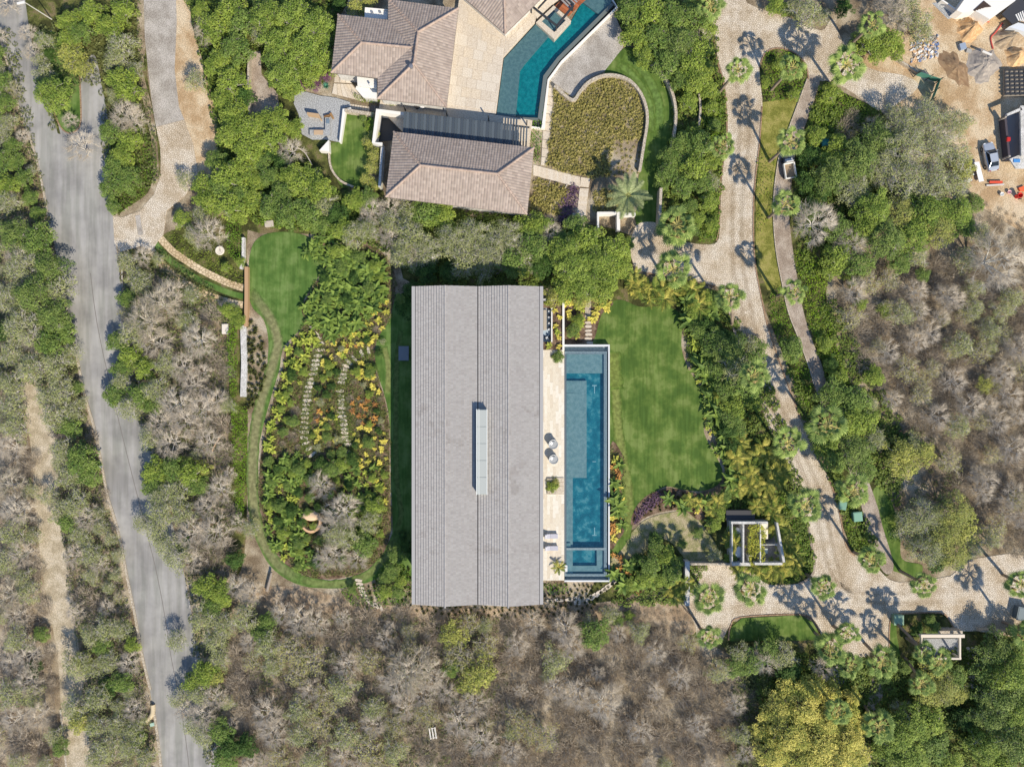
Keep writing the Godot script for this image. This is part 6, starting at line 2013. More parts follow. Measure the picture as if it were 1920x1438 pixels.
	log_at("leaning_trunk", "thick leaning grey trunk at the ring lawn's lower left", "500,1108 505,1090 510,1072", 0.26, lin(150, 140, 128))
	log_at("fallen_trunk", "dark fallen trunk in the top of the lower scrub", "762,1222 752,1196 742,1176 740,1166", 0.14, lin(92, 78, 66))
	log_at("fallen_trunk", "pair of crossed thin trunks in the lower scrub's right half", "1052,1316 1040,1296 1028,1274", 0.10, lin(96, 82, 70))
	log_at("fallen_trunk", "slim dark trunk lying below the motor court wall", "1311,1174 1298,1156 1284,1142 1276,1128", 0.09, lin(88, 74, 62))

func log_at(called: String, label: String, s: String, r: float, col: Color) -> void:
	var p := curve(pts(s, 0.3), false, 4)
	var b := MB.new()
	for i in p.size() - 1:
		var k := 1.0 - 0.5 * i / p.size()
		b.tube(Vector3(p[i].x, 0.3 + 0.04 * i, p[i].y), Vector3(p[i + 1].x, 0.3 + 0.04 * (i + 1), p[i + 1].y), r * k, r * (k - 0.03), 7, col, i == 0)
	tag(obj(called, b.mesh(), bark_mat), label, "trunk")

func cabinet(called: String, label: String, cat: String, u: float, v: float, w: float, d: float, h: float, col: Color, turn: float) -> void:
	var t := thing(called, label, cat, plan(u, v, h * 0.5) * Vector3(1, 0, 1), turn)
	var b := MB.new()
	b.box(Vector3(0, h * 0.45, 0), Vector3(w * 0.94, h * 0.9, d * 0.94))
	obj("body", b.mesh(), mat(col.darkened(0.12), 0.7), t)
	var l := MB.new()
	l.box(Vector3(0, h * 0.93, 0), Vector3(w, h * 0.06, d))
	l.box(Vector3(0, h * 0.975, 0), Vector3(w * 0.86, h * 0.03, d * 0.86))
	obj("lid", l.mesh(), mat(col, 0.7), t)

func car(u: float, v: float) -> void:
	var c := thing("silver_car", "silver saloon car parked on the sandy building site", "car", plan(u, v, 0.6) * Vector3(1, 0, 1), 0.2)
	var paint := mat(rgb(196, 202, 210), 0.25, 0.35)
	paint.clearcoat_enabled = true
	paint.clearcoat = 0.6
	var glass := mat(rgb(38, 46, 54), 0.06)
	# cross sections from nose (-z) to tail: z, half width, bonnet height
	var body := MB.new()
	var sec := [[-2.15, 0.62, 0.42, 0.58], [-2.0, 0.78, 0.3, 0.72], [-1.5, 0.86, 0.24, 0.82], [-0.9, 0.88, 0.22, 0.92], [0.0, 0.89, 0.22, 0.93], [1.0, 0.88, 0.22, 0.95], [1.6, 0.86, 0.26, 0.98], [2.05, 0.78, 0.34, 0.9], [2.18, 0.66, 0.46, 0.72]]
	var ring := func(s: Array) -> Array:
		var w: float = s[1]
		return [Vector3(-w * 0.9, s[2], s[0]), Vector3(-w, (s[2] + s[3]) * 0.5, s[0]), Vector3(-w * 0.94, s[3] - 0.06, s[0]), Vector3(-w * 0.8, s[3], s[0]), Vector3(0, s[3] + 0.04, s[0]), Vector3(w * 0.8, s[3], s[0]), Vector3(w * 0.94, s[3] - 0.06, s[0]), Vector3(w, (s[2] + s[3]) * 0.5, s[0]), Vector3(w * 0.9, s[2], s[0])]
	for i in sec.size() - 1:
		var a: Array = ring.call(sec[i]); var b: Array = ring.call(sec[i + 1])
		for k in 8:
			var m: Vector3 = (a[k] + a[k + 1]) * 0.5
			body.quad(a[k], a[k + 1], b[k + 1], b[k], Vector3(m.x, m.y - 0.55, 0), Color.WHITE)
	for e in [0, sec.size() - 1]:
		var a: Array = ring.call(sec[e])
		for k in range(1, 8):
			body.tri_to(a[0], a[k], a[k + 1], Vector3(0, 0, -1 if e == 0 else 1), Color.WHITE)
	obj("body", body.mesh(), paint, c)
	var roof := MB.new()
	var low := [Vector3(-0.76, 0.95, -0.95), Vector3(0.76, 0.95, -0.95), Vector3(0.74, 0.99, 1.55), Vector3(-0.74, 0.99, 1.55)]
	var high := [Vector3(-0.58, 1.42, -0.25), Vector3(0.58, 1.42, -0.25), Vector3(0.56, 1.4, 0.95), Vector3(-0.56, 1.4, 0.95)]
	roof.quad(high[0], high[1], high[2], high[3], Vector3.UP, Color.WHITE)
	for i in 4:
		var j := (i + 1) % 4
		roof.tube(low[i], high[i], 0.045, 0.045, 6, Color.WHITE)
		roof.tube(high[i], high[j], 0.04, 0.04, 6, Color.WHITE)
	obj("roof", roof.mesh(), paint, c)
	var names := ["windscreen", "window", "rear_window", "window"]
	for i in 4:
		var j := (i + 1) % 4
		var g := MB.new()
		var o: Vector3 = (low[i] + low[j]) * 0.5 - Vector3(0, 0.9, 0.3)
		g.quad(low[i], low[j], high[j], high[i], Vector3(o.x, 0.6, o.z), Color.WHITE)
		obj(names[i], g.mesh(), glass, c)
	for s in [-1.0, 1.0]:
		for z in [-1.35, 1.3]:
			var w := MB.new()
			w.tube(Vector3(s * 0.72, 0.31, z), Vector3(s * 0.9, 0.31, z), 0.31, 0.31, 18, Color.WHITE, true)
			var wo := obj("wheel", w.mesh(), mat(rgb(34, 34, 36), 0.8), c)
			var rm := MB.new()
			rm.tube(Vector3(s * 0.88, 0.31, z), Vector3(s * 0.91, 0.31, z), 0.19, 0.18, 12, Color.WHITE, true)
			obj("rim", rm.mesh(), mat(rgb(170, 172, 176), 0.3, 0.7), wo)
		var hl := MB.new()
		hl.boxb(Vector3(s * 0.55, 0.66, -2.04), Vector3(0.32, 0.12, 0.14), Basis(Vector3.UP, -s * 0.4))
		obj("headlight", hl.mesh(), mat(rgb(226, 230, 234), 0.1), c)
		var tl := MB.new()
		tl.boxb(Vector3(s * 0.6, 0.8, 2.1), Vector3(0.26, 0.16, 0.1), Basis(Vector3.UP, s * 0.4))
		obj("tail_light", tl.mesh(), mat(rgb(150, 30, 26), 0.3), c)
		var mi := MB.new()
		mi.box(Vector3(s * 0.95, 0.98, -0.7), Vector3(0.18, 0.12, 0.1))
		obj("mirror", mi.mesh(), paint, c)

func plant_palms() -> void:
	for q in ["1385,130,1348,174,1.1", "1487,125,1445,170,1", "1590,120,1557,158,1.1", "1637,45,1592,87,1.15", "1485,265,1443,303,1", "1475,382,1441,408,1", "1492,545,1456,555,0.95", "1370,555,1373,610,1", "1262,505,1243,518,1.1", "1415,703,1388,706,1", "1478,830,1452,825,1.05", "1512,948,1481,934,1.05", "1602,920,1566,906,1.1", "1636,1050,1601,1035,1.1", "1735,1096,1688,1070,1.0", "1545,1100,1511,1076,1.05", "1410,1106,1386,1081,1.05", "1330,1121,1318,1107,1", "1332,1194,1313,1178,0.95", "1590,1188,1563,1174,0.9", "1558,1216,1528,1186,1", "1596,1250,1560,1217,0.9", "1655,1242,1622,1206,1.1", "1762,1240,1700,1196,1.1", "1736,1224,1676,1163,0.9", "1730,1282,1698,1234,0.95", "1572,1334,1546,1302,1", "1650,1362,1620,1322,0.95", "1918,1096,1882,1078,1", "1935,1190,1881,1166,1.1"]:
		var w: PackedStringArray = q.split(",")
		fan_palm(float(w[0]), float(w[1]), float(w[2]), float(w[3]), float(w[4]) * 1.06, 5.9 + fmod(float(w[0]) * 0.37, 1.3))
	fan_palm(1553, 797, 1517, 790, 1.35, 7.5, "tall broad-crowned fan palm")
	fan_palm(1270, 422, 1262, 432, 1.3, 3.2, "low wide fan palm")
	fan_palm(1357, 272, 1346, 292, 0.85, 4.6, "small slender fan palm")
	fan_palm(1334, 8, 1308, 34, 1.1, 6.0, "tall fan palm")
	var big := []
	for i in 3:
		big.append(feather_leaf_mesh(200 + i, 3.3, 0.75, 34, 0.62, lin(158, 166, 120), lin(118, 134, 90), lin(170, 176, 110)))
		cane.append(feather_leaf_mesh(210 + i, 2.0, 0.55, 20, 0.7, ([lin(196, 184, 92), lin(176, 172, 84), lin(134, 150, 66)][i] as Color), ([lin(134, 142, 62), lin(116, 132, 56), lin(88, 112, 48)][i] as Color), lin(206, 190, 104)))
	feather_palm("feather_palm", "large grey-green feather palm", 1178, 367, 4.0, big, 20, 1.0, 1, lin(136, 124, 110))
	for q in [[1108, 522, 0.8], [1198, 533, 0.9], [1238, 540, 1.1], [1252, 555, 1.0], [1215, 552, 0.8], [1298, 548, 1.0], [1318, 568, 1.0], [1190, 520, 0.8], [1275, 535, 0.8], [1362, 745, 0.9], [1376, 772, 0.8], [1385, 855, 1.1], [1405, 880, 1.1], [1430, 850, 1.0], [1448, 872, 1.1], [1440, 900, 1.1], [1415, 905, 1.0], [1390, 900, 0.9], [1460, 895, 1.0], [1384, 822, 0.9], [1465, 985, 1.0], [1475, 1010, 0.9], [1482, 1035, 0.9], [1470, 1065, 1.0], [1440, 1070, 0.9], [1420, 1068, 0.8], [1490, 1058, 0.9], [1395, 1070, 0.8], [1372, 1022, 0.9], [1430, 948, 0.9], [1453, 955, 0.9], [1408, 945, 0.8], [1275, 1088, 0.8], [1268, 1108, 0.8], [1300, 945, 0.7], [1340, 950, 0.8]]:
		feather_palm("cane_palm", "yellowish cane palm clump", q[0], q[1], 1.5, cane, 9, q[2] * 0.9, 3, lin(176, 164, 96))

func plant_trees() -> void:
	# north-west: verge of the asphalt road, side road and villa wood
	trees("L 130,40,24 170,24,26 205,50,26 228,20,24 125,76,22 M 150,60,24 O 82,76,18 74,112,16 82,138,22 Y 130,102,26 152,126,20 L 96,175,36 M 84,158,20 O 226,85,32 216,110,26 L 226,150,28 238,168,26 O 250,130,20 215,180,20 B 235,216,30 250,226,24 M 206,246,24 L 240,262,24 226,290,24 M 214,312,26 236,335,28 204,352,22 210,385,15 B 14,6,24 50,62,18 58,96,18 150,274,30 130,225,16 D 88,100,12")
	trees("M 2,152,20 10,190,18 O -8,186,20 12,228,20 -4,252,24 M 20,272,18 28,304,18 42,334,18 L 10,346,24 M 54,370,16 68,400,16 O 14,378,24 -6,130,18 M 2,300,22 -10,100,20 -14,210,20")
	trees("L 400,50,30 430,20,28 376,18,18 B 388,55,28 M 452,40,28 442,90,32 L 410,118,28 432,150,30 420,188,24 440,214,28 O 365,152,22 D 455,180,22 L 436,250,32 470,240,26 460,282,28 425,330,32 382,350,26 M 402,300,22 O 345,335,18 L 455,320,26 480,340,20 M 445,365,24")
	trees("L 500,28,36 550,28,38 594,46,34 522,80,38 572,90,40 604,112,28 534,140,34 578,140,24 542,166,20 O 490,60,26 M 560,60,26 515,112,24 610,75,22 Y 668,14,20 692,2,16 D 636,8,14 P 575,140,13 588,156,14 612,142,10 566,155,10")
	trees("L 490,230,28 520,222,24 550,240,20 512,256,28 482,270,24 B 545,282,26 D 530,302,20 L 545,330,24 562,346,28 582,330,22 600,352,26 M 490,302,20 505,330,22 528,360,24 D 505,285,16 Y 692,268,14 702,290,15 697,312,16 686,336,14 702,250,11 706,345,12 L 690,236,9 M 690,370,20 L 688,380,20 M 680,222,8")
	# trees between the villa and the long house
	trees("M 510,385,26 540,400,30 575,400,28 O 610,385,24 M 600,420,22 D 630,400,22 L 665,375,22 640,430,22 O 660,440,28 690,430,24 B 700,395,26 688,408,18 730,392,24 O 735,420,28 760,400,26 B 735,445,24 712,440,18 M 800,395,30 L 830,405,28 O 770,440,32 800,470,34 755,480,28 B 782,478,24 O 850,450,36 890,440,36 870,490,32 920,470,36 905,500,28 950,440,34 B 945,480,28 880,470,26 O 985,470,32 M 960,490,30 L 990,430,30 1010,420,24 B 1030,440,26 1010,450,20 M 1000,460,32 D 1035,480,26 L 1060,470,34 1100,450,32 1075,500,36 1120,490,34 1150,470,32 1140,510,30 1100,530,34 1060,540,26 1165,500,24 1130,545,26 M 1080,420,22 1050,450,24 L 1170,460,20 D 1010,500,22 800,505,24 840,510,20 Y 1090,560,18 1115,555,20 1040,555,20")
	# right of the sedge bed
	trees("M 1180,20,28 L 1220,20,32 M 1262,30,32 1302,25,30 L 1325,55,20 1190,66,26 M 1232,70,32 1276,75,34 L 1312,92,28 1210,106,22 M 1250,118,28 L 1295,122,28 1324,128,20 B 1292,95,24 1315,70,20 L 1302,152,26 1330,166,20 M 1275,150,20 L 1292,190,18 1335,200,14 1300,250,16 M 1340,235,14 1280,270,26 1310,272,28 1270,300,24 L 1302,312,28 1332,300,20 M 1252,322,22 1320,342,22 1282,346,24 1242,345,16 1296,385,16 L 1330,378,18 1310,410,16 1334,420,14 M 1300,430,14 1255,290,20 O 1335,340,18 M 1255,440,12")
	# drive top
	trees("O 1512,24,30 1490,12,22 1540,30,20 L 1455,8,20 1472,16,14 D 1582,14,18 B 1682,28,34 1668,10,28 L 1632,82,26 1664,76,28 1682,96,18 1648,100,20 O 1722,40,30 1732,62,24 1705,10,26 M 1610,75,16 L 1558,172,20 1532,252,19 1490,176,12 1438,152,12 1460,120,12 W 1592,238,26 1600,215,18")
	trees("O 1690,228,38 1740,222,40 1782,240,34 1802,228,26 M 1650,262,38 O 1700,270,44 1750,276,40 1796,292,30 M 1612,300,38 O 1652,312,40 1700,330,44 1750,342,40 1790,350,32 M 1562,330,34 O 1602,352,38 L 1545,300,20 1572,270,22 B 1760,256,34 1660,322,32 1702,300,28 1640,240,24 L 1572,302,24 1592,326,24 D 1520,292,22 1516,340,22 1540,360,20 M 1525,390,22 Y 1810,310,22 1800,330,20")
	trees("B 1530,416,44 1596,456,36 1870,490,56 L 1640,390,38 Y 1690,400,38 L 1740,400,42 1790,400,38 1622,430,32 M 1662,450,38 L 1712,440,38 Y 1760,430,36 L 1572,480,28 M 1612,492,28 1575,430,28 D 1702,372,26 M 1690,490,26 1810,425,24 L 1560,505,20 1600,520,16 M 1830,380,18 O 1840,440,24 1720,480,24")
	trees("L 1660,580,14 1616,570,12 M 1732,515,14 B 1665,660,24 H 1790,652,24 1812,590,20 1840,662,24 1702,692,28 1772,600,14 1722,580,14 1750,692,20 1730,740,24 M 1486,655,24 L 1548,645,16 1560,690,12 D 1560,682,14 O 1860,620,22 1830,540,20 1900,560,24 Y 1850,720,18")
	trees("M 1562,740,32 1602,752,32 L 1590,790,32 1622,790,28 1550,826,26 M 1562,860,28 1602,842,34 1620,880,28 O 1642,822,24 1630,760,20 Y 1690,850,30 O 1712,838,26 Y 1700,872,28 1732,850,26 O 1740,972,38 Y 1790,960,38 O 1702,982,28 Y 1770,1002,38 1810,990,32 O 1742,1032,36 Y 1790,1040,34 O 1712,1012,24 1822,1030,24 L 1765,1020,22 1676,975,12 1640,705,20 1575,710,18 D 1700,830,18 1760,1050,24 O 1860,1010,22")
	# south-east
	trees("O 1470,1230,28 M 1440,1222,28 1412,1242,26 B 1432,1238,28 1545,1252,24 D 1482,1262,24 O 1390,1225,22 M 1380,1250,22 F 1480,1292,28 1520,1292,30 1556,1300,24 1460,1332,34 1510,1332,38 1548,1352,34 1590,1342,24 1480,1380,40 1540,1400,42 1592,1388,34 1450,1420,34 1510,1432,38 1570,1432,38 1622,1362,20 1430,1372,24 1612,1420,24 1600,1310,18 L 1712,1360,38 1682,1382,38 1742,1352,32 1700,1422,42 M 1752,1400,32 L 1660,1402,24 Y 1770,1292,34 1752,1262,26 M 1792,1272,24 Y 1740,1302,28 1800,1300,22 M 1870,1222,36 L 1902,1262,42 M 1850,1262,28 1882,1312,42 L 1912,1332,38 M 1862,1350,36 1902,1392,42 L 1850,1402,34 1872,1432,28 M 1915,1200,28 D 1850,1225,14 1810,1350,20 L 1780,1430,26 D 1660,1270,14 1720,1180,14 M 1745,1165,13 1752,1180,14 1700,1250,16 O 1690,1330,20")
	# west: the big trees beside the road and the scrub between the tracks
	trees("M 25,440,34 70,450,32 O 42,500,40 M 90,502,34 O 110,540,32 M 60,552,40 O 20,560,36 M 100,592,34 O 40,612,40 M 92,642,32 O 20,662,28 M 118,622,24 O 60,690,32 102,682,30 108,716,24 20,722,30 130,662,22 B 35,480,28 90,560,26 60,640,24 D 5,620,20 70,600,16")
	trees("O 236,490,20 250,512,20 O 262,530,24 M 236,560,20 B 300,570,40 272,602,40 320,550,28 O 250,622,32 B 290,640,32 M 215,640,20 L 242,665,24 M 226,692,22 L 270,690,22 B 370,640,34 340,690,28 O 310,680,28 B 360,722,26 W 400,680,22 392,592,24 B 390,440,32 O 366,442,24 375,400,20 L 340,410,18 392,376,28 430,382,30 470,372,24 M 412,350,28 L 424,580,14 440,588,14 446,602,14 450,490,10 422,500,10 L 450,400,18 O 350,600,24")
	trees("O 20,762,28 25,800,30 B 20,840,30 15,910,34 30,960,34 O 20,1000,32 B 40,1040,28 O 10,1052,28 55,920,18 85,745,24 115,740,26 100,782,30 136,770,22 M 130,800,22 O 115,842,24 M 150,860,32 O 130,892,28 M 165,890,24 O 112,870,20 W 170,820,16 O 90,932,20 142,946,30 112,962,24 M 126,980,20 B 160,972,26 O 150,1004,24 170,1040,26 B 140,1042,24 185,1060,20 O 185,990,18 W 60,860,18 45,880,20")
	trees("M 215,740,26 260,742,24 285,762,20 O 240,766,26 225,715,20 290,732,28 B 330,760,34 300,792,28 350,790,32 380,770,32 400,752,26 390,830,28 W 410,800,26 420,850,24 B 320,830,32 O 280,822,24 L 290,882,26 M 325,880,28 L 355,886,26 Y 346,870,18 380,880,16 M 286,912,22 O 330,922,30 M 370,910,24 O 300,932,26 B 410,920,28 430,890,14 O 300,962,30 340,962,28 290,992,28 265,980,20 B 385,952,24 360,1000,32 400,1000,32 W 420,1032,26 390,1042,28 B 360,1052,24 O 310,1022,28 330,1050,26 D 440,1050,18 342,1022,16 O 470,992,20 B 446,982,18 W 435,960,18 O 425,760,18 W 425,700,18")
	trees("B 10,1120,34 O 50,1112,24 40,1086,22 B 30,1152,26 W 80,1140,20 O 30,1200,28 B 50,1232,28 20,1242,22 M 76,1190,16 W 90,1230,18 D 60,1252,16 B 50,1282,28 O 20,1302,32 60,1312,24 W 95,1290,18 B 30,1350,32 70,1342,26 W 30,1400,32 60,1412,28 O 100,1382,20 M 112,1402,18 W 150,1120,24 176,1130,22 B 142,1150,20 O 200,1180,26 225,1182,22 170,1192,24 M 190,1212,20 L 246,1210,16 O 140,1246,28 165,1252,24 Y 152,1240,20 O 200,1240,24 B 240,1246,24 M 226,1280,22 D 200,1292,20 O 180,1310,28 140,1332,30 Y 150,1352,26 B 250,1332,22 O 180,1360,26 220,1362,26 250,1372,24 200,1402,28 240,1402,26 180,1422,26 270,1422,22 M 258,1386,16 O 220,1325,18 30,1430,20")
	trees("L 385,1100,24 410,1112,26 M 396,1140,24 B 446,1100,24 470,1112,22 O 380,1160,28 420,1172,28 456,1160,28 330,1202,22 402,1200,26 W 440,1232,28 460,1270,28 L 385,1262,24 360,1280,20 Y 402,1270,18 O 334,1312,20 370,1302,24 B 345,1330,22 380,1342,26 402,1310,24 W 440,1290,26 O 362,1360,24 M 412,1372,26 O 382,1382,24 D 430,1402,26 M 420,1426,24 W 460,1340,28 D 460,1400,22 O 410,1235,22")
	# south scrub
	trees("B 560,1166,28 592,1170,26 O 500,1210,28 H 542,1222,32 582,1240,32 556,1266,26 O 512,1250,24 B 530,1150,24 642,1160,18 W 680,1166,28 652,1190,28 702,1190,28 M 490,1190,20 W 760,1152,24 Y 850,1190,28 H 880,1172,24 860,1232,32 Y 902,1260,32 880,1282,28 H 910,1212,28 W 820,1190,30 830,1212,24 B 770,1260,44 750,1282,38 802,1270,34 790,1302,28 O 640,1292,30 H 610,1312,32 B 650,1250,28 H 690,1240,26 O 560,1332,28 H 600,1362,28 B 500,1340,32 512,1372,32 O 560,1380,26 700,1332,26 H 740,1362,26 O 650,1380,32 H 690,1402,32 O 740,1410,28 H 800,1342,28 B 860,1352,32 890,1322,28 902,1390,32 W 850,1402,30 930,1272,28 H 520,1420,26 O 590,1425,26 M 845,1255,18")
	trees("M 1115,1190,32 O 1110,1175,22 B 1060,1180,32 1072,1212,28 O 1042,1240,30 B 1130,1322,36 1082,1302,32 H 990,1372,28 1020,1382,32 970,1352,26 W 1180,1160,20 1160,1220,26 1200,1230,26 1240,1200,24 1260,1230,26 1150,1270,28 1200,1280,28 1240,1270,26 1290,1250,26 1320,1290,28 1280,1310,28 1230,1330,30 1180,1350,30 1130,1380,28 1090,1370,28 1060,1340,26 1060,1410,28 1120,1420,30 1180,1410,30 1240,1390,30 1290,1370,30 1340,1340,28 1340,1400,30 1290,1420,28 960,1180,26 990,1210,28 960,1240,28 1000,1270,26 950,1310,26 1010,1310,28 1100,1250,22 O 1350,1260,24 B 1230,1225,22 1275,1270,24 1040,1290,24 1200,1370,26 1310,1360,24 1150,1300,22 1380,1320,22 L 1180,1155,10 M 1160,1165,12 B 1000,1170,24 970,1210,24 960,1410,24 W 920,1420,28 980,1430,26")
	trees("W 700,1220,24 620,1200,22 600,1280,24 660,1330,26 720,1290,22 540,1300,24 540,1360,24 620,1400,26 780,1380,26 800,1420,26 470,1310,22 480,1390,24 B 580,1295,24 700,1360,26 640,1420,24 760,1330,26 840,1300,22 720,1200,20 M 500,1165,18 H 470,1240,20 W 820,1330,22 930,1340,26 900,1425,20")
	fill("455,1165 780,1160 940,1160 930,1440 440,1440 460,1280", 27, 901, "WHBOOHHB", 13, 21)
	fill("940,1165 1180,1150 1290,1200 1340,1260 1400,1300 1400,1440 930,1440", 27, 902, "WHBWHOBO", 13, 22)
	fill("230,470 300,480 400,600 425,690 425,900 440,1080 345,1010 285,850 240,650", 26, 903, "OBHWOB", 12, 20)
	fill("355,1090 460,1080 480,1180 450,1440 410,1440 380,1260", 26, 904, "OHWOMB", 13, 20)
	fill("-10,700 18,690 40,790 62,960 80,1120 104,1290 108,1440 -10,1440", 26, 905, "OBOWH", 12, 20)
	fill("110,770 145,700 190,900 225,1060 262,1280 284,1440 190,1440 162,1280 136,1080 120,920", 26, 906, "OBOWMH", 12, 20)
	fill("0,60 25,170 60,330 85,450 120,600 140,690 60,690 -10,690 -10,60", 26, 907, "OMOHB", 12, 20)
	clear_of = true
	fill("545,650 600,640 690,600 730,620 700,680 726,800 724,900 640,860 560,850 520,840 512,790 530,720", 19, 908, "WDLWOM", 6, 10, 0.8)
	fill("500,860 640,870 720,900 726,1000 640,1060 560,1065 505,1000", 22, 909, "MDLM", 7, 11, 0.7)
	clear_of = false
	# right scrub
	var k := 0
	for p in spots("1580,560 1640,500 1720,510 1800,470 1960,600 1960,1010 1850,1000 1800,900 1760,830 1720,800 1680,760 1640,700 1600,640", 30.0, 808):
		k += 1
		tree("B" if k % 5 == 0 else "H" if k % 4 == 3 else "O" if k % 9 == 1 else "W", p.x, p.y, rv(17, 27))
	trees("B 1900,840,30 1880,700,28 1760,780,26 1820,760,28 1900,930,28 1850,900,24 1720,640,24 1790,560,24 1910,650,28 W 1660,690,18 1600,600,18 1640,640,20")
	# garden trees
	trees("M 640,500,14 D 662,520,12 M 690,540,14 612,560,12 D 650,560,12 L 700,500,14 630,470,16 M 672,482,14 D 610,520,12 M 598,590,10 D 640,600,10 L 712,520,10 M 560,660,9 D 545,700,9 L 536,740,9 M 548,790,12 530,810,10 W 553,770,11 548,820,12 M 617,700,8 D 612,740,9 W 616,790,9 M 612,820,11 692,700,11 D 700,690,8 M 640,850,12 D 660,862,14 M 690,830,12 W 712,800,9 D 520,880,11 M 560,880,13 D 600,870,14 M 580,900,12 520,950,12 D 545,960,13 L 530,1000,14 M 560,1020,13 D 590,1055,12")
	trees("B 602,912,26 622,990,30 640,960,36 O 640,1000,36 B 630,1040,30 O 690,980,24 M 680,1020,26 B 610,1050,24 670,1050,22 L 640,870,14 M 620,880,18 L 700,950,20 O 590,900,16 1340,1040,16")
	trees("M 1338,640,26 1368,660,34 1348,690,22 O 1380,690,32 M 1408,680,30 1396,720,32 1362,730,24 D 1320,610,18 M 1310,620,18 1420,650,20 O 1405,650,22 D 1360,630,16 L 1380,760,24 1410,750,22 M 1372,782,24 D 1368,806,20 M 1384,806,20 D 1376,836,18 L 1300,580,16 1325,560,16 M 1345,560,16")
	trees("M 1360,930,14 L 1350,960,16 1340,985,14 M 1310,1000,12 D 1230,1010,14 M 1230,1025,18 L 1250,1045,20 M 1220,1060,22 1260,1075,22 D 1200,1050,14 L 1240,1085,18 1210,1085,18 D 1180,1060,10 M 1375,1000,14 L 1372,1045,14 M 1270,1055,14 1280,1020,10 Y 1280,1105,14 L 1180,1095,14 Y 1040,905,11 L 1035,912,13 M 1046,669,13")
	trees("M 745,1040,20 D 760,1030,14 M 735,1070,18 L 750,1090,14 M 720,1085,14 L 720,1110,16 M 745,1110,14 660,1105,10 D 755,1005,10 M 790,555,14 D 770,540,14 M 750,560,10 L 1085,600,12 M 1075,620,14")

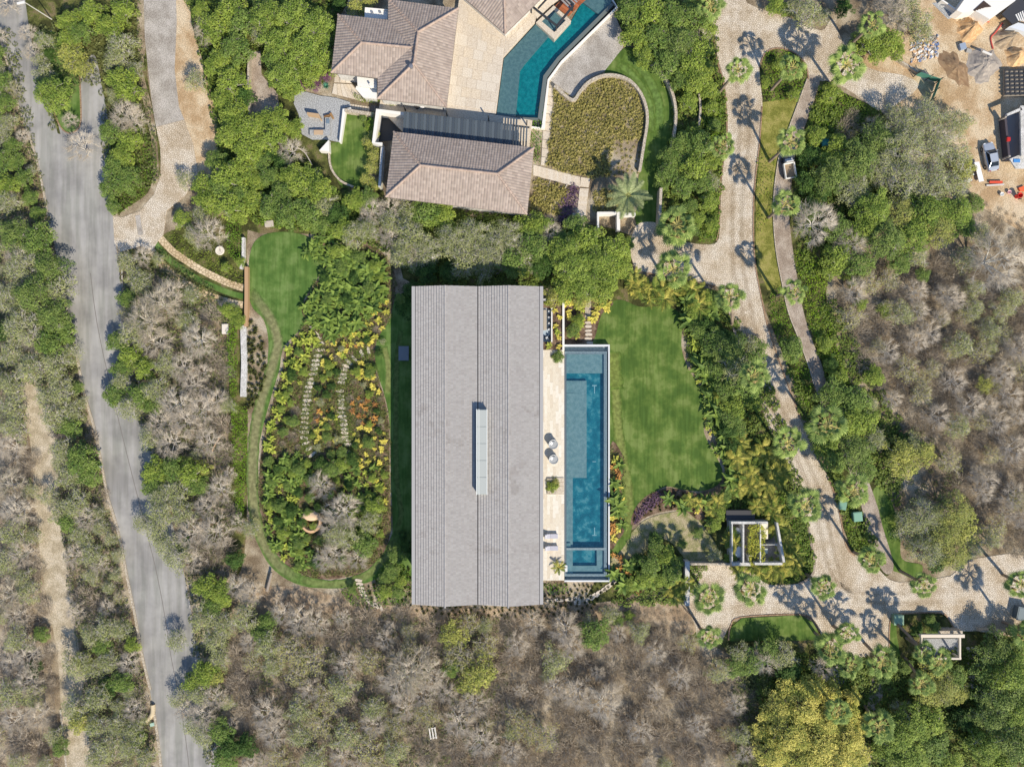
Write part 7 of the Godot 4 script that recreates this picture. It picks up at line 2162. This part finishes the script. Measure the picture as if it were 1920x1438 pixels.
func plant_cover() -> void:
	var brush := twig_mesh(600, 46, 0.8, 0.9, lin(186, 174, 152), lin(142, 130, 110))
	scatter("dry_brush", brush, bark_mat, ["470,1150 780,1150 960,1160 1180,1140 1300,1200 1340,1260 1420,1300 1420,1500 420,1500 430,1300 440,1180", "1570,540 1660,490 1740,500 1960,420 1960,1050 1840,1030 1780,940 1680,780 1600,660"], 9.5, 601, 0.6, 1.3)
	scatter("dry_brush", brush, bark_mat, ["1790,330 1850,385 1960,425 1960,470 1840,430 1780,360", "1000,1135 1180,1128 1290,1150 1310,1200 1180,1180 1000,1160", "480,1100 640,1112 770,1136 770,1160 620,1150 490,1140"], 10.0, 607, 0.4, 0.9)
	var brush2 := twig_mesh(602, 40, 0.8, 0.8, lin(196, 184, 168), lin(150, 138, 124))
	scatter("dry_brush", brush2, bark_mat, ["0,700 20,680 40,770 60,920 76,1090 100,1260 108,1450 -20,1450 -20,700", "104,790 140,690 200,960 280,1330 290,1450 180,1450 160,1290 130,1080 116,960", "225,560 300,500 400,600 425,700 430,900 440,1080 400,1130 345,1000 260,780"], 9.5, 603, 0.6, 1.2)
	var green := tuft_mesh(610, 60, 0.6, 0.6, 0.3, 0.16, lin(126, 142, 60), lin(74, 94, 40))
	scatter("undergrowth", green, leaf_mat, ["350,0 640,0 620,60 610,150 560,170 520,180 490,90 460,100 460,330 480,420 420,340 400,200 370,60", "440,330 480,420 600,430 740,470 790,530 1060,540 1170,520 1180,450 1000,410 720,375 640,360 560,300 470,230", "1160,0 1340,0 1345,120 1360,200 1350,360 1340,445 1250,430 1250,300 1268,200 1230,110 1175,60", "1540,170 1650,215 1700,300 1640,420 1560,500 1500,520 1490,400 1500,280"], 9.0, 611, 0.6, 1.4)
	scatter("undergrowth", green, leaf_mat, ["1270,545 1360,560 1430,690 1500,900 1525,1060 1500,1090 1440,1090 1470,1070 1460,970 1370,960 1360,880 1330,760 1290,660", "1185,1050 1330,1060 1280,1130 1150,1130 1160,1080", "1420,1220 1660,1240 1920,1200 1920,1440 1430,1440", "1480,690 1530,760 1600,940 1660,1060 1640,1050 1600,1030 1570,930 1500,770", "1640,700 1690,800 1690,900 1680,950 1620,860 1560,740 1520,600 1560,560"], 9.0, 621, 0.6, 1.4)
	var sage := tuft_mesh(612, 46, 0.6, 0.55, 0.26, 0.13, lin(124, 130, 78), lin(84, 92, 54))
	scatter("undergrowth", sage, leaf_mat, ["0,60 30,60 80,360 95,440 140,660 150,730 -20,720 -20,60", "104,790 140,690 200,960 280,1330 290,1450 180,1450 160,1290 130,1080 116,960", "225,480 300,470 420,560 440,620 425,760 430,960 440,1080 400,1430 390,1430 345,1000 260,780", "60,60 130,40 260,0 270,140 300,330 215,400 200,300 190,160 150,150 100,240"], 10.0, 631, 0.6, 1.3)
	scatter("undergrowth", sage, leaf_mat, ["470,1150 960,1160 930,1440 480,1440", "1640,760 1760,830 1850,1010 1800,1060 1740,1060 1690,1010 1670,900"], 15.0, 641, 0.6, 1.3)
	scatter("undergrowth", sage, leaf_mat, ["1380,1200 1430,1230 1450,1300 1430,1460 1390,1460 1380,1330"], 8.0, 645, 0.6, 1.3)
	# leaf litter and small stones on the bare soil of the scrub
	var sedge := blade_mesh(650, 34, 0.55, 0.42, 0.028, lin(184, 172, 104), lin(132, 130, 70))
	scatter("sedge_grass", sedge, leaf_mat, ["1042,164 1074,192 1092,176 1106,160 1128,148 1150,146 1176,154 1194,174 1206,200 1208,230 1200,260 1150,265 1140,330 1106,332 1060,322 1026,310", "1004,336 1060,350 1066,356 1052,402 992,398", "1114,360 1190,350 1188,394 1114,396"], 5.2, 651, 0.7, 1.25)
	scatter("sedge_grass", sedge, leaf_mat, ["1150,268 1204,264 1196,330 1144,330"], 7.5, 655, 0.4, 0.7)
	var tuft := blade_mesh(660, 30, 0.32, 0.3, 0.03, lin(88, 96, 44), lin(58, 58, 36))
	scatter("grass_tufts", tuft, leaf_mat, ["464,598 474,602 488,628 498,658 500,690 492,730 478,758 466,772"], 7.5, 661, 1.3, 2.0)
	scatter("grass_tufts", tuft, leaf_mat, ["1186,980 1196,958 1216,936 1240,924 1262,922 1300,930 1318,940 1305,968 1285,954 1250,954 1215,962"], 6.0, 663, 0.7, 1.1)
	scatter("grass_tufts", tuft, leaf_mat, ["690,1095 770,1060 770,1135 700,1140", "1020,1095 1150,1095 1100,1150 1020,1160 780,1150 780,1136 1020,1136"], 7.5, 665, 0.8, 1.3)
	var moss := tuft_mesh(670, 60, 0.5, 0.14, 0.13, 0.1, lin(128, 150, 52), lin(84, 110, 40))
	scatter("ground_cover", moss, leaf_mat, ["586,622 606,650 598,700 586,740 582,800 584,850 566,850 562,800 566,740 580,690 588,650", "690,650 700,668 660,690 652,720 658,780 668,850 640,850 632,780 630,720 640,690 664,662"], 5.5, 671, 0.7, 1.1)
	var mul := tuft_mesh(672, 44, 0.5, 0.3, 0.17, 0.1, lin(122, 128, 66), lin(84, 96, 48))
	scatter("ground_cover", mul, leaf_mat, ["572,605 566,575 600,520 640,470 700,462 735,500 741,545 728,600 704,642 704,690 728,800 731,1000 712,1044 678,1072 577,1080 506,1018 490,958 486,900 504,782 530,692 550,640", "1144,838 1166,850 1171,880 1168,960 1160,1012 1142,1020"], 6.5, 673, 0.7, 1.3)
	var purple := tuft_mesh(680, 60, 0.45, 0.5, 0.2, 0.1, lin(120, 92, 116), lin(84, 66, 84))
	scatter("purple_cover", purple, leaf_mat, ["1070,346 1084,352 1076,400 1070,424 1048,420 1050,388", "1194,960 1216,934 1238,922 1246,934 1212,960 1192,982"], 5.5, 681, 0.8, 1.2)
	# loose green planting by name
	cover("ground_cover", "1537,156 1560,160 1600,185 1650,214 1650,240 1600,230 1560,260 1530,300 1498,330 1492,300 1510,248 1528,192", 0.2, 0.6, lin(120, 148, 36), lin(76, 108, 26), 701)
	cover("ground_cover", "1431,106 1448,96 1470,96 1492,106 1508,124 1512,146 1498,178 1468,188 1433,188 1430,150", 0.2, 0.5, lin(116, 146, 36), lin(72, 108, 26), 702)
	cover("ground_cover", "1484,478 1510,470 1545,500 1552,560 1570,640 1590,720 1560,740 1545,690 1526,640 1510,585 1498,520", 0.3, 0.7, lin(132, 160, 32), lin(84, 118, 26), 703)
	cover("ground_cover", "1444,548 1464,540 1476,590 1494,634 1514,688 1524,724 1510,770 1482,714 1462,656 1446,606", 0.3, 0.7, lin(112, 146, 32), lin(70, 104, 24), 704)
	cover("ground_cover", "1420,290 1452,290 1448,350 1446,404 1420,440 1420,360", 0.1, 0.4, lin(126, 142, 44), lin(90, 112, 34), 705, 14.0)
	cover("ground_cover", "1560,890 1600,950 1624,1012 1634,1040 1604,1034 1592,1022 1584,985 1572,933", 0.3, 0.7, lin(126, 150, 36), lin(84, 112, 28), 706)
	cover("ground_cover", "1316,170 1340,176 1356,210 1360,250 1354,290 1330,260 1318,220", 0.2, 0.7, lin(116, 152, 34), lin(78, 112, 26), 707)
	cover("ground_cover", "1320,360 1348,364 1346,430 1343,450 1310,452 1318,400", 0.2, 0.8, lin(120, 152, 36), lin(78, 112, 26), 708)
	cover("ground_cover", "1440,930 1490,930 1510,975 1520,1024 1524,1056 1510,1080 1480,1092 1400,1092 1385,1072 1470,1070 1480,1020 1462,975", 0.2, 0.6, lin(104, 140, 36), lin(66, 100, 26), 709)
	cover("ground_cover", "1000,228 1022,170 1018,206 1012,308 1000,300 994,262", 0.3, 0.9, lin(112, 152, 40), lin(74, 112, 30), 710)
	cover("ground_cover", "312,430 330,436 400,474 455,512 455,534 430,526 372,496 330,468", 0.1, 0.4, lin(126, 140, 50), lin(88, 106, 40), 711, 20.0)
	cover("ground_cover", "300,512 336,538 372,560 404,572 455,584 458,612 420,604 370,578 330,556", 0.2, 0.7, lin(110, 138, 40), lin(74, 100, 30), 712)
	cover("ground_cover", "480,420 520,428 600,440 615,478 640,470 650,440 600,410 520,400", 0.2, 0.7, lin(130, 164, 38), lin(86, 120, 28), 713)
	cover("ground_cover", "640,1100 690,1100 700,1140 660,1135", 0.2, 0.5, lin(104, 140, 36), lin(66, 100, 26), 714)
	cover("ground_cover", "705,1075 730,1050 770,1070 772,1130 715,1135 700,1105", 0.2, 0.7, lin(106, 140, 40), lin(66, 98, 28), 715)
	cover("ground_cover", "1020,1094 1062,1094 1060,1112 1020,1110", 0.2, 0.6, lin(110, 146, 40), lin(70, 104, 30), 716)
	cover("ground_cover", "198,240 240,210 290,280 290,340 240,395 214,390 206,330", 0.2, 0.7, lin(110, 140, 40), lin(70, 100, 30), 717)
	cover("ground_cover", "745,545 780,540 772,600 760,600 740,580", 0.2, 0.6, lin(60, 96, 34), lin(40, 70, 24), 718)
	# clipped shrub blocks at the villa
	hedge("box_hedge", "clipped green block between the villa's lower roof and the slate walk", "725,190 752,194 750,203 724,200", 0.8, 1.1, lin(120, 150, 44), lin(86, 116, 32), 730, 90.0, 0.16)
	hedge("box_hedge", "flowering low hedge under the white annex", "664,176 680,184 712,188 712,195 688,196 668,190", 0.7, 1.1, lin(136, 152, 60), lin(96, 120, 40), 731, 90.0, 0.16)
	hedge("box_hedge", "dense green hedge at the courtyard lawn's right edge", "695,222 704,216 702,248 690,250", 0.8, 1.3, lin(110, 142, 44), lin(76, 106, 32), 732, 60.0, 0.2)
	# garden beds: broad-leaved plants, lime plants, yellow and orange crotons
	var k := 0
	for p in spots("612,490 640,468 690,470 722,500 724,550 700,590 660,620 620,640 585,600 576,580 600,530", 11.0, 740):
		broad_plant(p.x, p.y, rv(0.55, 1.15))
	for p in spots("560,470 620,440 640,470 612,490", 13, 741):
		broad_plant(p.x, p.y, rv(0.7, 1.0))
	for p in spots("505,860 560,850 600,880 560,920 570,1000 600,1050 560,1070 520,1040 500,1000 498,930", 11.5, 742):
		broad_plant(p.x, p.y, rv(0.5, 0.9), 0 if k % 3 else 1)
		k += 1
	for p in spots("640,880 700,870 715,920 700,1000 720,960 690,1030 640,940", 13, 743):
		broad_plant(p.x, p.y, rv(0.5, 0.9), 0 if k % 2 else 1)
		k += 1
	for p in spots("548,640 590,610 600,640 560,690 540,720 525,780 512,850 500,840 512,780 526,720", 11, 744):
		broad_plant(p.x, p.y, rv(0.6, 1.2), 1, "lime_leaved_plant", "lime-green strappy-leaved plant")
	clear_of = true
	for p in spots("590,560 640,600 690,600 720,560 735,560 720,620 700,640 690,660 660,650 610,700 600,660", 12.5, 745):
		broad_plant(p.x, p.y, rv(0.55, 1.1), 2, "yellow_croton", "yellow-leaved croton")
	for p in spots("665,680 700,680 712,740 700,730 665,700", 11, 746):
		broad_plant(p.x, p.y, rv(0.6, 1.15), 2, "yellow_croton", "yellow-leaved croton")
	for p in spots("545,660 600,660 650,600 700,610 690,660 655,700 640,800 655,860 600,860 560,800 560,720", 15, 7471):
		k += 1
		broad_plant(p.x, p.y, rv(0.4, 0.9), [1, 2, 1, 3, 2][k % 5], ["lime_leaved_plant", "yellow_croton", "lime_leaved_plant", "orange_croton", "yellow_croton"][k % 5], ["lime-green strappy-leaved plant", "yellow-leaved croton", "lime-green strappy-leaved plant", "orange-leaved croton", "yellow-leaved croton"][k % 5])
	for p in spots("592,770 618,770 612,830 596,830", 11, 747):
		broad_plant(p.x, p.y, rv(0.7, 1.1), 2 if k % 2 else 3, "yellow_croton" if k % 2 else "orange_croton", "yellow-leaved croton" if k % 2 else "orange-leaved croton")
		k += 1
	for p in spots("658,744 690,738 706,760 706,800 680,800 660,775", 10.5, 748):
		broad_plant(p.x, p.y, rv(0.5, 1.1), 3, "orange_croton", "orange-leaved croton")
	for p in spots("656,800 690,800 724,810 726,880 722,960 706,960 700,880 672,880", 12, 749):
		broad_plant(p.x, p.y, rv(0.5, 1.05), 2, "yellow_croton", "yellow-leaved croton")
	clear_of = false
	for p in spots("1060,565 1096,560 1092,600 1080,635 1064,600", 9.5, 750):
		broad_plant(p.x, p.y, rv(0.8, 1.2), 2 if k % 3 else 1, "yellow_croton" if k % 3 else "lime_leaved_plant", "yellow-leaved croton" if k % 3 else "lime-green strappy-leaved plant")
		k += 1
	for p in spots("1110,580 1140,562 1150,566 1128,588 1112,610", 9.5, 751):
		broad_plant(p.x, p.y, rv(0.9, 1.3), 2, "yellow_croton", "yellow-leaved croton")
	for p in spots("1180,545 1250,555 1260,572 1200,566", 12, 752):
		broad_plant(p.x, p.y, rv(0.6, 1.15), 2, "yellow_croton", "yellow-leaved croton")
	for p in spots("1148,845 1166,860 1164,905 1168,960 1166,1000 1148,1015", 11, 753):
		k += 1
		broad_plant(p.x, p.y, rv(0.8, 1.3), [0, 3, 2][k % 3], ["broad_leaved_plant", "orange_croton", "yellow_croton"][k % 3], ["broad-leaved green tropical plant", "orange-leaved croton", "yellow-leaved croton"][k % 3])
	for p in spots("1290,600 1318,640 1340,720 1356,790 1372,850 1384,900 1368,925 1362,860 1336,775 1310,690", 13, 754):
		k += 1
		broad_plant(p.x, p.y, rv(0.9, 1.5), 0 if k % 4 else 1)
	for p in spots("1296,670 1310,690 1330,740 1336,800 1354,845 1368,880 1356,880 1340,846 1322,800 1318,745 1302,700", 9, 7541):
		k += 1
		broad_plant(p.x, p.y, rv(0.4, 0.7), [0, 1, 2][k % 3])
	for p in spots("1250,930 1320,936 1362,945 1340,980 1290,955 1256,942", 13, 755):
		k += 1
		broad_plant(p.x, p.y, rv(0.9, 1.3), k % 3)
	for p in spots("1280,555 1330,555 1340,600 1300,600", 14, 756):
		broad_plant(p.x, p.y, rv(1.0, 1.5), 0)
	for p in spots("1150,1030 1180,1060 1230,1090 1200,1110 1160,1090 1144,1070", 13, 757):
		k += 1
		broad_plant(p.x, p.y, rv(0.8, 1.2), [0, 3][k % 2], ["broad_leaved_plant", "orange_croton"][k % 2], ["broad-leaved green tropical plant", "orange-leaved croton"][k % 2])
	for q in [[1027, 569, 1], [1045, 568, 2], [1050, 565, 2], [1040, 583, 2], [1050, 595, 2], [1041, 612, 2], [1048, 633, 2], [1030, 648, 1], [1048, 650, 2], [1045, 622, 1]]:
		broad_plant(q[0], q[1], 0.75, q[2], "yellow_croton" if q[2] == 2 else "lime_leaved_plant", "yellow croton in the white planter" if q[2] == 2 else "lime plant in the white planter")
		entries[-1].o.position = plan(q[0], q[1], 1.0)
	var ag := thing("agave", "blue-green spiky agave beside the slab walk", "plant", plan(612, 162))
	var ab := MB.new()
	for i in 26:
		var a := i * 2.39996
		var e := lerpf(1.2, 0.15, i / 26.0)
		var d := Vector3(cos(a) * cos(e), sin(e), sin(a) * cos(e))
		var s := Vector3(-sin(a), 0, cos(a)) * 0.07
		ab.tri_to(-s, s, d * 0.85, Vector3.UP, pick(lin(96, 158, 132), lin(70, 128, 106), 0.1))
	obj("leaves", ab.mesh(), leaf_mat, ag)
	var potted := thing("potted_palm", "young palm in a dark pot at the terrace's lower end", "plant", plan(1047, 1062, 0.9))
	var pb := MB.new()
	pb.lathe([Vector2(0.0, 0.0), Vector2(0.22, 0.0), Vector2(0.3, 0.45), Vector2(0.26, 0.45), Vector2(0.0, 0.4)], 16)
	obj("pot", pb.mesh(), m_dark, potted)
	for i in 9:
		var f := obj("frond", cane[i % 3], leaf_mat, potted)
		f.transform = Transform3D(Basis(Vector3.UP, i * 2.4) * Basis(Vector3.BACK, 0.5 - i * 0.06).scaled(Vector3.ONE * 0.6), Vector3(0, 0.5, 0))
